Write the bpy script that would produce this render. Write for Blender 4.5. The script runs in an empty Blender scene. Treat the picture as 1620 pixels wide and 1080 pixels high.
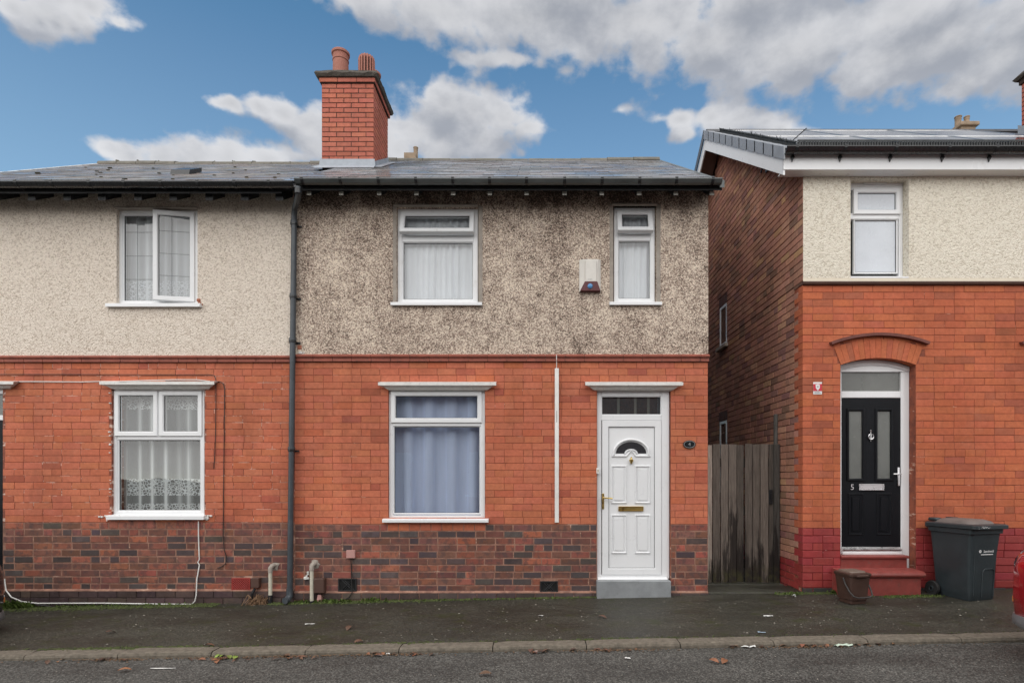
import bpy, bmesh, math, random
from mathutils import Vector, Matrix

R = random.Random(11)
sc = bpy.context.scene
COL = sc.collection
rad = math.radians

# ------------------------------------------------------------------ camera
CAM_D, CAM_Z, FPX, CX, CY = 7.0, 1.46, 910.0, 850.0, 755.0
cam = bpy.data.cameras.new('camera')
cam.sensor_width = 36.0
cam.lens = 36.0 * FPX / 1620.0
cam.shift_x = (810.0 - CX) / 1620.0
cam.shift_y = (CY - 540.0) / 1620.0
cam.clip_end = 2000.0
camo = bpy.data.objects.new('camera', cam)
COL.objects.link(camo)
camo.location = (0, -CAM_D, CAM_Z)
camo.rotation_euler = (rad(90), 0, 0)
sc.camera = camo


def PX(x, d=0.0):
    return (x - CX) * (CAM_D + d) / FPX


def PZ(y, d=0.0):
    return CAM_Z + (CY - y) * (CAM_D + d) / FPX


def G(x):            # the street climbs gently along +X
    return 0.0185 * x


# ------------------------------------------------------------------ light
SUN_EL, SUN_AZ = rad(46), rad(194)      # azimuth clockwise from +Y
sun = bpy.data.lights.new('sun', 'SUN')
sun.energy = 1.5
sun.angle = rad(115)
sun.color = (1.0, 0.965, 0.92)
suno = bpy.data.objects.new('sun', sun)
COL.objects.link(suno)
sdir = Vector((math.sin(SUN_AZ) * math.cos(SUN_EL), math.cos(SUN_AZ) * math.cos(SUN_EL), math.sin(SUN_EL)))
suno.rotation_euler = sdir.to_track_quat('Z', 'Y').to_euler()
suno.location = (0, -20, 20)

sc.view_settings.view_transform = 'Standard'
sc.view_settings.look = 'None'
sc.view_settings.gamma = 1
sc.view_settings.use_curve_mapping = False
sc.view_settings.exposure = 1.5


def srgb(r, g, b):
    f = lambda c: (c / 255 / 12.92) if c <= 10 else (((c / 255) + 0.055) / 1.055) ** 2.4
    return (f(r), f(g), f(b), 1.0)


# ------------------------------------------------------------------ node helpers
class NT:
    def __init__(s, tree):
        s.t = tree
        s.n = tree.nodes
        s.l = tree.links

    def node(s, kind, **kw):
        n = s.n.new(kind)
        for k, v in kw.items():
            setattr(n, k, v)
        return n

    def put(s, sock, v):
        if v is None:
            return
        if isinstance(v, bpy.types.NodeSocket):
            s.l.new(v, sock)
        else:
            sock.default_value = v

    def math(s, op, a, b=None, c=None, clamp=False):
        n = s.n.new('ShaderNodeMath')
        n.operation = op
        n.use_clamp = clamp
        for i, v in enumerate((a, b, c)):
            s.put(n.inputs[i], v)
        return n.outputs[0]

    def vec(s, op, a, b=None, c=None, scale=None):
        n = s.n.new('ShaderNodeVectorMath')
        n.operation = op
        for i, v in enumerate((a, b, c)):
            s.put(n.inputs[i], v)
        if scale is not None:
            s.put(n.inputs['Scale'], scale)
        return n.outputs['Value'] if op in ('LENGTH', 'DOT_PRODUCT', 'DISTANCE') else n.outputs[0]

    def mix(s, fac, a, b, blend='MIX'):
        n = s.n.new('ShaderNodeMix')
        n.data_type = 'RGBA'
        n.blend_type = blend
        n.clamp_factor = True
        s.put(n.inputs[0], fac)
        s.put(n.inputs[6], a)
        s.put(n.inputs[7], b)
        return n.outputs[2]

    def ramp(s, v, a, b, c=0.0, d=1.0, smooth=True):
        n = s.n.new('ShaderNodeMapRange')
        n.interpolation_type = 'SMOOTHSTEP' if smooth else 'LINEAR'
        for i, x in enumerate((v, a, b, c, d)):
            s.put(n.inputs[i], x)
        return n.outputs[0]

    def noise(s, vec, scale, detail=4, rough=0.55):
        n = s.n.new('ShaderNodeTexNoise')
        s.put(n.inputs['Vector'], vec)
        n.inputs['Scale'].default_value = scale
        n.inputs['Detail'].default_value = detail
        n.inputs['Roughness'].default_value = rough
        return n.outputs[0]

    def voro(s, vec, scale, feature='F1', rnd=1.0):
        n = s.n.new('ShaderNodeTexVoronoi')
        n.feature = feature
        s.put(n.inputs['Vector'], vec)
        n.inputs['Scale'].default_value = scale
        n.inputs['Randomness'].default_value = rnd
        return n

    def bump(s, h, strength, dist, normal=None):
        n = s.n.new('ShaderNodeBump')
        n.inputs['Strength'].default_value = strength
        n.inputs['Distance'].default_value = dist
        s.put(n.inputs['Height'], h)
        if normal is not None:
            s.put(n.inputs['Normal'], normal)
        return n.outputs[0]


def new_mat(name):
    m = bpy.data.materials.new(name)
    m.use_nodes = True
    t = NT(m.node_tree)
    b = m.node_tree.nodes['Principled BSDF']
    pos = t.node('ShaderNodeNewGeometry').outputs['Position']
    return m, t, b, pos


def scl(t, pos, x, y, z):
    return t.vec('MULTIPLY', pos, (x, y, z))


def plain(name, col, rough=0.5, metal=0.0, spec=0.5, var=0.12, vscale=6.0, bump=0.0, bscale=60.0, rvar=0.1,
          dirt=None, dirt_amt=0.0, obj_color=False):
    m, t, b, pos = new_mat(name)
    n = t.noise(pos, vscale, 5, 0.6)
    c = (col[0], col[1], col[2], 1)
    f = t.ramp(n, 0.25, 0.75, 1 - var, 1 + var, False)
    if obj_color:
        oc = t.node('ShaderNodeObjectInfo').outputs['Color']
        base = t.vec('SCALE', oc, scale=f)
    else:
        base = t.vec('SCALE', (c[0], c[1], c[2]), scale=f)
    if dirt is not None:
        d = t.ramp(t.noise(pos, vscale * 2.3, 6, 0.7), 0.62 - dirt_amt * 0.3, 0.8 - dirt_amt * 0.3, 0, min(1, dirt_amt * 2))
        base = t.mix(d, base, (dirt[0], dirt[1], dirt[2], 1))
    t.put(b.inputs['Base Color'], base)
    t.put(b.inputs['Roughness'], t.ramp(t.noise(pos, vscale * 3, 4), 0.3, 0.7, max(0.02, rough - rvar), min(1, rough + rvar), False))
    b.inputs['Metallic'].default_value = metal
    b.inputs['Specular IOR Level'].default_value = spec
    if bump:
        t.put(b.inputs['Normal'], t.bump(t.noise(pos, bscale, 4), bump, 0.01))
    return m


# ------------------------------------------------------------------ world: Nishita sky with cumulus
w = bpy.data.worlds.new('World')
sc.world = w
w.use_nodes = True
t = NT(w.node_tree)
bg = w.node_tree.nodes['Background']
sky = t.node('ShaderNodeTexSky')
sky.sky_type = 'NISHITA'
sky.sun_disc = False
sky.sun_elevation = SUN_EL
sky.sun_rotation = SUN_AZ
sky.air_density = 1.0
sky.dust_density = 0.4
sky.ozone_density = 2.2
gen = t.node('ShaderNodeTexCoord').outputs['Generated']
dirn = t.vec('NORMALIZE', gen)
sep = t.node('ShaderNodeSeparateXYZ')
t.put(sep.inputs[0], dirn)
az = t.math('ARCTAN2', sep.outputs[0], sep.outputs[1])
el = t.math('ARCSINE', sep.outputs[2])


def dir_of(x, y):
    dx, dz = (x - CX) / FPX, (CY - y) / FPX
    return math.atan(dx), math.atan(dz / math.hypot(1, dx))


# cumulus puffs: centre and half sizes given as view directions
PUFFS = []


def bank(pts, r, jit=0.25, seed=1):
    """string of round puffs along a polyline of (x, y, size)"""
    rg = random.Random(seed)
    for (x0, y0, s0), (x1, y1, s1) in zip(pts, pts[1:]):
        d = math.hypot(x1 - x0, y1 - y0)
        n = max(1, round(d / (r * 1.15)))
        for k in range(n):
            f = k / n
            rr = r * (s0 + (s1 - s0) * f) * rg.uniform(1 - jit, 1 + jit)
            PUFFS.append((x0 + (x1 - x0) * f, y0 + (y1 - y0) * f + rg.uniform(-0.2, 0.2) * rr, rr * 1.1, rr * 0.84))


bank([(10, 10, 1.0), (70, 28, 1.3), (130, 32, 1.1), (165, 36, 0.8)], 34, 0.15, 3)
bank([(60, -10, 1), (150, 5, 1.0), (170, 5, 1)], 30, 0.2, 4)
for e in ((560, -8, 95, 38), (680, 18, 130, 52), (830, 25, 170, 66), (1000, 35, 170, 72), (1130, 60, 150, 66), (1260, 75, 160, 74), (1400, 95, 130, 66),
          (1500, 60, 150, 70), (1590, 90, 120, 62), (1640, 20, 140, 90), (1200, -20, 200, 70), (1430, 20, 150, 60), (800, 96, 45, 16), (1540, 132, 75, 24), (900, -25, 260, 60)):
    PUFFS.append(e)
for (x, y, r) in ((370, 167, 23), (412, 170, 27), (452, 180, 33), (492, 196, 42), (545, 215, 52), (600, 215, 45), (500, 228, 30),
                  (705, 170, 50), (745, 182, 62), (800, 195, 50), (838, 204, 27), (660, 208, 46), (765, 228, 50), (630, 238, 34), (700, 235, 50),
                  (310, 254, 52), (252, 252, 36), (205, 252, 24), (368, 254, 40), (428, 258, 34),
                  
                  (1080, 184, 24), (1132, 182, 31), (1175, 186, 36), (1214, 194, 28), (1240, 202, 22), (1150, 216, 40), (1230, 222, 30), (1090, 212, 22)):
    PUFFS.append((x, y, r * 1.05, r * 0.8))
PUFFS += [(982, 172, 42, 20, 0.75), (355, 168, 50, 18, 0.5), (190, 240, 60, 22, 0.5), (470, 245, 60, 22, 0.5), (1050, 185, 40, 18, 0.5), (1275, 208, 50, 20, 0.5), (195, 38, 36, 20, 0.5), (760, 96, 110, 22, 0.5)]


def build_field(elv, warp):
    comb = t.node('ShaderNodeCombineXYZ')
    t.put(comb.inputs[0], az)
    t.put(comb.inputs[1], elv)
    p = t.vec('ADD', comb.outputs[0], warp)
    d = None
    for pf in PUFFS:
        x, y, rx, ry = pf[:4]
        a0, e0 = dir_of(x, y)
        a1, _ = dir_of(x + rx, y)
        _, e1 = dir_of(x, y - ry)
        sx, sy = 1 / abs(a1 - a0), 1 / abs(e1 - e0)
        q = t.vec('MULTIPLY_ADD', p, (sx, sy, 0), (-a0 * sx, -e0 * sy, 0))
        l = t.vec('LENGTH', q)
        if len(pf) > 4:
            l = t.math('ADD', l, pf[4])
        if d is None:
            d = l
        else:
            d = t.math('SMOOTH_MIN', d, l, 0.8)
    return d


wn = t.node('ShaderNodeTexNoise')
t.put(wn.inputs['Vector'], dirn)
wn.inputs['Scale'].default_value = 9.0
wn.inputs['Detail'].default_value = 5.0
warp = t.vec('MULTIPLY', t.vec('SUBTRACT', wn.outputs['Color'], (0.5, 0.5, 0.5)), (0.045, 0.03, 0))
fb = t.noise(t.vec('MULTIPLY', dirn, (1, 1, 1.5)), 24.0, 8, 0.6)
fb_up = t.noise(t.vec('ADD', t.vec('MULTIPLY', dirn, (1, 1, 1.5)), (0.004, 0, 0.016)), 24.0, 5, 0.55)
# unseen sky: cloud cover raised to near overcast, to brighten alley and windows
gate = t.math('MULTIPLY', t.ramp(t.math('ABSOLUTE', az), 0.75, 1.0, 1, 0), t.ramp(el, 0.7, 0.8, 1, 0))
gn = t.noise(t.vec('MULTIPLY', dirn, (1, 1, 1.8)), 2.6, 5, 0.55)
generic = t.math('ADD', t.ramp(gn, 0.22, 0.45, 1.2, 0.15, False), t.math('MULTIPLY', gate, 3.0))
d0 = t.math('MINIMUM', build_field(el, warp), generic)
d1 = t.math('MINIMUM', build_field(t.math('ADD', el, 0.03), warp), generic)
fb2 = t.noise(t.vec('MULTIPLY', dirn, (1, 1, 1.3)), 10.0, 4, 0.5)
fb2_up = t.noise(t.vec('ADD', t.vec('MULTIPLY', dirn, (1, 1, 1.3)), (0.012, 0, 0.05)), 10.0, 3, 0.5)
fbm = t.math('ADD', t.math('MULTIPLY', t.math('SUBTRACT', fb, 0.5), 1.6), t.math('MULTIPLY', t.math('SUBTRACT', fb2, 0.5), 0.9))
dens = t.math('ADD', d0, fbm)
vb = t.node('ShaderNodeTexVoronoi')
vb.feature = 'SMOOTH_F1'
t.put(vb.inputs['Vector'], t.vec('ADD', t.vec('MULTIPLY', dirn, (1, 1, 1.15)), t.vec('SCALE', wn.outputs['Color'], scale=0.05)))
vb.inputs['Scale'].default_value = 17.0
vb.inputs['Detail'].default_value = 2.0
vb.inputs['Roughness'].default_value = 0.55
vb.inputs['Smoothness'].default_value = 0.35
dens = t.math('ADD', dens, t.math('MULTIPLY', t.math('SUBTRACT', vb.outputs['Distance'], 0.62), 0.75))
mask = t.ramp(dens, 1.55, 0.85)
topness = t.math('ADD', t.math('MULTIPLY', t.math('MINIMUM', t.math('MAXIMUM', t.math('SUBTRACT', d1, d0), -0.6), 0.65), 0.9), t.math('ADD', t.math('MULTIPLY', t.math('SUBTRACT', fb, fb_up), 1.1), t.math('MULTIPLY', t.math('SUBTRACT', fb2, fb2_up), 1.5)))
litf = t.ramp(topness, -0.75, 0.85, 0, 1, True)
thick = t.ramp(d0, -0.2, 1.1, 0.84, 1.04)
CLOUD_DARK, CLOUD_LIGHT = (2.1, 2.2, 2.45, 1), (4.1, 4.1, 4.2, 1)
ccol = t.vec('SCALE', t.mix(litf, CLOUD_DARK, CLOUD_LIGHT), scale=thick)
hsv = t.node('ShaderNodeHueSaturation')
hsv.inputs['Saturation'].default_value = 1.0
hsv.inputs['Value'].default_value = 1.0
t.put(hsv.inputs['Color'], sky.outputs[0])
skyc = t.mix(t.ramp(el, 0.55, 0.75, 1, 0), t.vec('MULTIPLY', hsv.outputs[0], (0.5, 0.83, 0.84)), t.vec('MULTIPLY', hsv.outputs[0], (0.64, 0.86, 0.86)))
skyc = t.mix(t.ramp(el, 0.2, 0.7, 0.36, 0.0), skyc, (2.6, 3.5, 4.2, 1))
up = t.ramp(sep.outputs[2], -0.02, 0.02)
full = t.mix(t.math('MULTIPLY', mask, t.math('MULTIPLY', up, 0.94)), skyc, ccol)
t.put(bg.inputs['Color'], full)
bg.inputs['Strength'].default_value = 0.066
w.cycles.sampling_method = 'MANUAL'
w.cycles.sample_map_resolution = 512

# ------------------------------------------------------------------ mesh builder
WLOC = {}
QF = [(0, 3, 2, 1), (4, 5, 6, 7), (0, 1, 5, 4), (1, 2, 6, 5), (2, 3, 7, 6), (3, 0, 4, 7)]


class MB:
    def __init__(s):
        s.v, s.f, s.c = [], [], []

    def add(s, vs, fs, col=None):
        o = len(s.v)
        s.v.extend(vs)
        for f in fs:
            s.f.append(tuple(i + o for i in f))
            if col is not None:
                s.c.append(col)
        return s

    def box(s, x0, x1, y0, y1, z0, z1, col=None):
        return s.add([(x0, y0, z0), (x1, y0, z0), (x1, y1, z0), (x0, y1, z0),
                      (x0, y0, z1), (x1, y0, z1), (x1, y1, z1), (x0, y1, z1)], QF, col)

    def cbox(s, x0, x1, y0, y1, z0, z1, c=0.004, col=None):
        X, Y, Z = (x0, x1), (y0, y1), (z0, z1)
        vs, idx = [], {}
        for i in (0, 1):
            for j in (0, 1):
                for k in (0, 1):
                    dx, dy, dz = c * (1 - 2 * i), c * (1 - 2 * j), c * (1 - 2 * k)
                    idx[i, j, k] = len(vs)
                    vs += [(X[i], Y[j] + dy, Z[k] + dz), (X[i] + dx, Y[j], Z[k] + dz), (X[i] + dx, Y[j] + dy, Z[k])]
        fs = []
        q = ((0, 0), (1, 0), (1, 1), (0, 1))
        for i in (0, 1):
            fs.append([idx[i, a, b] for a, b in q])
            fs.append([idx[a, i, b] + 1 for a, b in q])
            fs.append([idx[a, b, i] + 2 for a, b in q])
        for a in (0, 1):
            for b in (0, 1):
                fs.append([idx[a, b, 0], idx[a, b, 1], idx[a, b, 1] + 1, idx[a, b, 0] + 1])
                fs.append([idx[a, 0, b], idx[a, 1, b], idx[a, 1, b] + 2, idx[a, 0, b] + 2])
                fs.append([idx[0, a, b] + 1, idx[1, a, b] + 1, idx[1, a, b] + 2, idx[0, a, b] + 2])
                for k in (0, 1):
                    m = idx[a, b, k]
                    fs.append([m, m + 1, m + 2])
        return s.add(vs, fs, col)

    def prism(s, poly, axis, t0, t1, col=None):
        def P(a, b, c):
            return {'x': (c, a, b), 'y': (a, c, b), 'z': (a, b, c)}[axis]
        n = len(poly)
        vs = [P(a, b, t0) for a, b in poly] + [P(a, b, t1) for a, b in poly]
        fs = [tuple(range(n)), tuple(range(2 * n - 1, n - 1, -1))]
        fs += [(i, (i + 1) % n, n + (i + 1) % n, n + i) for i in range(n)]
        return s.add(vs, fs, col)

    def strip(s, pa, pb):          # quad strip between two equal polylines
        n = len(pa)
        return s.add(list(pa) + list(pb), [(i, i + 1, n + i + 1, n + i) for i in range(n - 1)])

    def tube(s, pts, r, n=8, caps=True, radii=None):
        pts = [Vector(p) for p in pts]
        vs, fs = [], []
        up = None
        for i, p in enumerate(pts):
            a = pts[max(0, i - 1)]
            b = pts[min(len(pts) - 1, i + 1)]
            d = (b - a).normalized()
            if up is None:
                up = Vector((0, 0, 1)) if abs(d.z) < 0.9 else Vector((0, 1, 0))
            side = d.cross(up).normalized()
            up = side.cross(d).normalized()
            rr = radii[i] if radii else r
            for k in range(n):
                an = 2 * math.pi * k / n
                vs.append(tuple(p + side * (rr * math.cos(an)) + up * (rr * math.sin(an))))
        for i in range(len(pts) - 1):
            for k in range(n):
                fs.append((i * n + k, i * n + (k + 1) % n, (i + 1) * n + (k + 1) % n, (i + 1) * n + k))
        if caps:
            fs.append(tuple(range(n)))
            fs.append(tuple(range((len(pts) - 1) * n, len(pts) * n)))
        return s.add(vs, fs)

    def lathe(s, prof, cx, cy, n=20, cz=0.0):
        vs, fs = [], []
        for (r, z) in prof:
            for k in range(n):
                a = 2 * math.pi * k / n
                vs.append((cx + r * math.cos(a), cy + r * math.sin(a), cz + z))
        for i in range(len(prof) - 1):
            for k in range(n):
                fs.append((i * n + k, i * n + (k + 1) % n, (i + 1) * n + (k + 1) % n, (i + 1) * n + k))
        return s.add(vs, fs)

    def ring(s, x0, x1, z0, z1, wd, yf, yb, c=0.008):
        """mitred rectangular frame in the XZ plane, front at yf, chamfered rim inside and out"""
        def rect(d, y):
            return [(x0 + d, y, z0 + d), (x1 - d, y, z0 + d), (x1 - d, y, z1 - d), (x0 + d, y, z1 - d)]
        loops = [rect(0, yb), rect(0, yf + c * 0.5), rect(c * 0.5, yf), rect(wd - c, yf), rect(wd, yf + c * 1.3), rect(wd, yb)]
        vs = [p for l in loops for p in l]
        fs = []
        m = len(loops)
        for i in range(m):
            j = (i + 1) % m
            for k in range(4):
                fs.append((i * 4 + k, i * 4 + (k + 1) % 4, j * 4 + (k + 1) % 4, j * 4 + k))
        return s.add(vs, fs)

    def build(s, name, mat, parent=None, smooth=False, kind=None, origin=None, recalc=True, color=None):
        if origin is None:
            lo = [min(v[i] for v in s.v) for i in range(3)]
            hi = [max(v[i] for v in s.v) for i in range(3)]
            origin = Vector([(a + b) / 2 for a, b in zip(lo, hi)])
        origin = Vector(origin)
        me = bpy.data.meshes.new(name)
        me.from_pydata([tuple(Vector(v) - origin) for v in s.v], [], s.f)
        if s.c:
            at = me.attributes.new('col', 'FLOAT_COLOR', 'FACE')
            flat = []
            for c in s.c:
                flat += [c[0], c[1], c[2], 1.0]
            at.data.foreach_set('color', flat)
        if recalc:
            bm = bmesh.new()
            bm.from_mesh(me)
            bmesh.ops.recalc_face_normals(bm, faces=bm.faces)
            bm.to_mesh(me)
            bm.free()
        if smooth:
            me.polygons.foreach_set('use_smooth', [True] * len(me.polygons))
            me.set_sharp_from_angle(angle=rad(38))
        me.materials.append(mat)
        me.update()
        o = link(name, me, parent, origin)
        if kind:
            o['kind'] = kind
        if color:
            o.color = color
        elif s.c:
            o.color = (0, 0, 0, 1)
        return o


def link(name, data, parent, loc):
    o = bpy.data.objects.new(name, data)
    COL.objects.link(o)
    loc = Vector(loc)
    WLOC[o.name] = loc
    if parent is not None:
        o.parent = parent
        o.location = loc - WLOC[parent.name]
    else:
        o.location = loc
    return o


def tag(o, label=None, cat=None, group=None, kind=None):
    if label:
        o['label'] = label
    if cat:
        o['category'] = cat
    if group:
        o['group'] = group
    if kind:
        o['kind'] = kind
    return o


def thing(name, loc, label, cat, group=None):
    o = link(name, None, None, loc)
    o.empty_display_size = 0.2
    return tag(o, label, cat, group)


def text_mesh(name, s, size, mat, parent, loc, depth=0.002, rot=(rad(90), 0, 0), font_shear=0.0, align='CENTER'):
    cu = bpy.data.curves.new(name, 'FONT')
    cu.body = s
    cu.size = size
    cu.extrude = depth
    cu.align_x = align
    cu.align_y = 'CENTER'
    cu.resolution_u = 3
    tmp = bpy.data.objects.new('tmp_text', cu)
    COL.objects.link(tmp)
    bpy.context.view_layer.update()
    me = bpy.data.meshes.new_from_object(tmp.evaluated_get(bpy.context.evaluated_depsgraph_get()))
    bpy.data.objects.remove(tmp)
    bpy.data.curves.remove(cu)
    me.name = name
    me.materials.clear()
    me.materials.append(mat)
    o = link(name, me, parent, loc)
    o.rotation_euler = rot
    return o


# ------------------------------------------------------------------ materials
M = {}


def brick_mat(name, rough=0.85, grime=0.25, spec=0.3, pale=0.1, burnt=0.0):
    m, t, b, pos = new_mat(name)
    oc = t.node('ShaderNodeObjectInfo').outputs['Color']
    at = t.node('ShaderNodeAttribute', attribute_name='col').outputs['Color']
    base = t.vec('ADD', oc, at)
    n1 = t.noise(pos, 22.0, 6, 0.65)
    n2 = t.noise(pos, 140.0, 3, 0.6)
    n3 = t.noise(scl(t, pos, 1, 1, 0.6), 1.1, 5, 0.6)
    f = t.math('MULTIPLY', t.ramp(n1, 0.25, 0.75, 0.82, 1.17, False), t.ramp(n2, 0.25, 0.75, 0.86, 1.13, False))
    f = t.math('MULTIPLY', f, t.ramp(n3, 0.3, 0.7, 0.8, 1.14, False))
    st = t.noise(scl(t, pos, 1, 1, 0.35), 2.4, 7, 0.72)
    f = t.math('MULTIPLY', f, t.ramp(st, 0.5, 0.72, 1.0, 0.8))
    base = t.vec('SCALE', base, scale=f)
    fade = t.ramp(t.noise(scl(t, pos, 1, 1, 1.6), 3.1, 6, 0.7), 0.48, 0.75, 0, 0.34)
    base = t.mix(fade, base, t.vec('ADD', t.vec('SCALE', base, scale=0.75), (0.17, 0.1, 0.075)))
    g = t.ramp(t.noise(pos, 5.0, 7, 0.72), 0.56, 0.78, 0, grime)
    base = t.mix(g, base, (0.055, 0.04, 0.035, 1))
    if burnt:
        bn = t.ramp(t.noise(scl(t, pos, 1, 1, 0.8), 11.0, 5, 0.65), 0.47, 0.6, 0, burnt)
        base = t.mix(bn, base, (0.075, 0.05, 0.048, 1))
    p = t.ramp(t.noise(pos, 34.0, 4, 0.7), 0.72, 0.82, 0, pale)
    base = t.mix(p, base, (0.62, 0.5, 0.42, 1))
    t.put(b.inputs['Base Color'], base)
    b.inputs['Roughness'].default_value = rough
    b.inputs['Specular IOR Level'].default_value = spec
    h = t.math('ADD', t.math('MULTIPLY', n2, 0.5), n1)
    t.put(b.inputs['Normal'], t.bump(h, 0.35, 0.004))
    return m


M['brick'] = brick_mat('brick_red')
M['brick_old'] = brick_mat('brick_old', 0.8, 0.4, 0.4, 0.25, 0.62)
M['brick_side'] = brick_mat('brick_side', 0.85, 0.15, 0.3, 0.1, 0.08)
M['brick_paint'] = brick_mat('brick_painted', 0.5, 0.12, 0.5, 0.1)


def mortar_mat(name, col, streak, amt, dark=(0.09, 0.05, 0.04)):
    m, t, b, pos = new_mat(name)
    n = t.noise(scl(t, pos, 2.2, 2.2, 9), 1.6, 5, 0.7)
    base = t.mix(t.ramp(t.noise(pos, 9, 5, 0.7), 0.35, 0.65), (*col, 1), (*dark, 1))
    base = t.mix(t.ramp(n, 0.62 - amt, 0.68 - amt), base, (*streak, 1))
    t.put(b.inputs['Base Color'], base)
    b.inputs['Roughness'].default_value = 0.95
    b.inputs['Specular IOR Level'].default_value = 0.15
    t.put(b.inputs['Normal'], t.bump(t.noise(pos, 150, 3), 0.5, 0.004))
    return m


M['mortar_red'] = mortar_mat('mortar_red', (0.33, 0.105, 0.062), (0.6, 0.38, 0.29), 0.02, (0.2, 0.07, 0.05))
M['mortar_streaked'] = mortar_mat('mortar_streaked', (0.33, 0.11, 0.07), (0.68, 0.5, 0.42), 0.09, (0.2, 0.075, 0.055))
M['mortar_pale'] = mortar_mat('mortar_pale', (0.36, 0.2, 0.145), (0.52, 0.34, 0.26), 0.02, (0.2, 0.11, 0.085))
M['mortar_paint'] = mortar_mat('mortar_paint', (0.17, 0.02, 0.02), (0.6, 0.4, 0.38), -0.02, (0.13, 0.016, 0.016))
M['mortar_soot'] = mortar_mat('mortar_soot', (0.2, 0.115, 0.085), (0.4, 0.27, 0.2), 0.0, (0.1, 0.058, 0.045))
M['mortar_chimney'] = mortar_mat('mortar_chimney', (0.06, 0.045, 0.04), (0.3, 0.2, 0.16), 0.0, (0.05, 0.035, 0.03))


def dash_mat(name, light, mid, dark, scale, dirt, bump, top=None):
    m, t, b, pos = new_mat(name)
    wv = t.vec('ADD', pos, t.vec('SCALE', t.node('ShaderNodeTexNoise').outputs['Color'], scale=0.0))
    v = t.voro(wv, scale)
    r = t.node('ShaderNodeSeparateColor')
    t.put(r.inputs[0], v.outputs['Color'])
    rnd = r.outputs[0]
    big = t.noise(pos, 1.5, 6, 0.68)
    med = t.noise(pos, 7.0, 5, 0.6)
    fine = t.noise(pos, 95.0, 2, 0.6)
    k = t.math('ADD', t.math('MULTIPLY', rnd, 0.62), t.math('MULTIPLY', fine, 0.5))
    k = t.math('ADD', k, t.math('MULTIPLY', t.math('SUBTRACT', big, 0.5), dirt * 2.2))
    k = t.math('ADD', k, t.math('MULTIPLY', t.math('SUBTRACT', med, 0.5), dirt * 1.4))
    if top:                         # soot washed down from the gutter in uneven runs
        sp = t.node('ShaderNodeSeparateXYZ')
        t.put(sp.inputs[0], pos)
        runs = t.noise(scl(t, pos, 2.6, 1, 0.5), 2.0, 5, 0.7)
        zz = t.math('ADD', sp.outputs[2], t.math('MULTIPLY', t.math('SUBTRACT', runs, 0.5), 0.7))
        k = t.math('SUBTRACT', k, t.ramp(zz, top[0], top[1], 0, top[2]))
    cr = t.node('ShaderNodeValToRGB')
    e = cr.color_ramp.elements
    e[0].position, e[0].color = 0.2, (*dark, 1)
    e[1].position, e[1].color = 0.82, (*light, 1)
    x = cr.color_ramp.elements.new(0.5)
    x.color = (*mid, 1)
    t.put(cr.inputs[0], k)
    t.put(b.inputs['Base Color'], cr.outputs[0])
    b.inputs['Roughness'].default_value = 0.95
    b.inputs['Specular IOR Level'].default_value = 0.2
    dist = t.math('SUBTRACT', 1.0, v.outputs['Distance'])
    hh = t.math('ADD', dist, t.math('MULTIPLY', t.noise(pos, 45.0, 4), 0.8))
    t.put(b.inputs['Normal'], t.bump(hh, bump, 0.016))
    return m


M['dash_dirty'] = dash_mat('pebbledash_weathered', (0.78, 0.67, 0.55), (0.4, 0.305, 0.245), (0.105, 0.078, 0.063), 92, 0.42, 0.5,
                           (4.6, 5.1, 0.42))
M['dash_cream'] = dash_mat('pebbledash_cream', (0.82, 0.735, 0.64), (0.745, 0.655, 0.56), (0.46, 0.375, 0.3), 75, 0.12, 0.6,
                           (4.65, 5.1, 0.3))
M['dash_pale'] = dash_mat('pebbledash_pale', (0.82, 0.77, 0.66), (0.76, 0.7, 0.59), (0.54, 0.48, 0.38), 60, 0.05, 0.55)
M['band_cream'] = plain('painted_band', (0.74, 0.67, 0.54), 0.7, var=0.06)
M['upvc'] = plain('white_upvc', (0.8, 0.81, 0.82), 0.32, var=0.025, vscale=3, rvar=0.06, dirt=(0.5, 0.48, 0.43), dirt_amt=0.13)
M['gasket'] = plain('rubber_gasket', (0.02, 0.02, 0.022), 0.6)
M['lead_strip'] = plain('lead_strip', (0.2, 0.21, 0.22), 0.5)
M['canopy_paint'] = plain('flaking_paint', (0.72, 0.71, 0.68), 0.7, var=0.1, vscale=14, dirt=(0.2, 0.19, 0.17), dirt_amt=0.22, bump=0.4)
M['cement'] = plain('cement_edge', (0.33, 0.29, 0.25), 0.9, var=0.25, vscale=12, bump=0.4)
M['terracotta'] = plain('terracotta', (0.36, 0.11, 0.065), 0.75, var=0.22, vscale=9, bump=0.25, dirt=(0.07, 0.05, 0.04), dirt_amt=0.22)
M['hood_brick'] = plain('hood_brick', (0.15, 0.05, 0.038), 0.75, var=0.25, vscale=8, bump=0.3)
M['string_brick'] = plain('string_course_brick', (0.3, 0.085, 0.055), 0.7, var=0.25, vscale=8, bump=0.3, dirt=(0.06, 0.04, 0.035), dirt_amt=0.3)
M['pot'] = plain('chimney_pot_clay', (0.33, 0.135, 0.1), 0.8, var=0.15, vscale=9, bump=0.2, dirt=(0.08, 0.06, 0.05), dirt_amt=0.12)
M['mossy_cap'] = plain('mossy_cap', (0.075, 0.065, 0.055), 0.95, var=0.4, vscale=18, bump=0.8, bscale=40, dirt=(0.1, 0.11, 0.05), dirt_amt=0.25)
M['flashing'] = plain('lead_flashing', (0.3, 0.33, 0.37), 0.5, var=0.18, vscale=7, spec=0.5)
M['ridge'] = plain('ridge_tile_clay', (0.13, 0.12, 0.1), 0.75, var=0.3, vscale=8, bump=0.4, dirt=(0.2, 0.21, 0.13), dirt_amt=0.25)
M['ridge_joint'] = plain('mossy_joint', (0.11, 0.1, 0.07), 0.95, var=0.4, vscale=22, bump=0.7)
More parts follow.
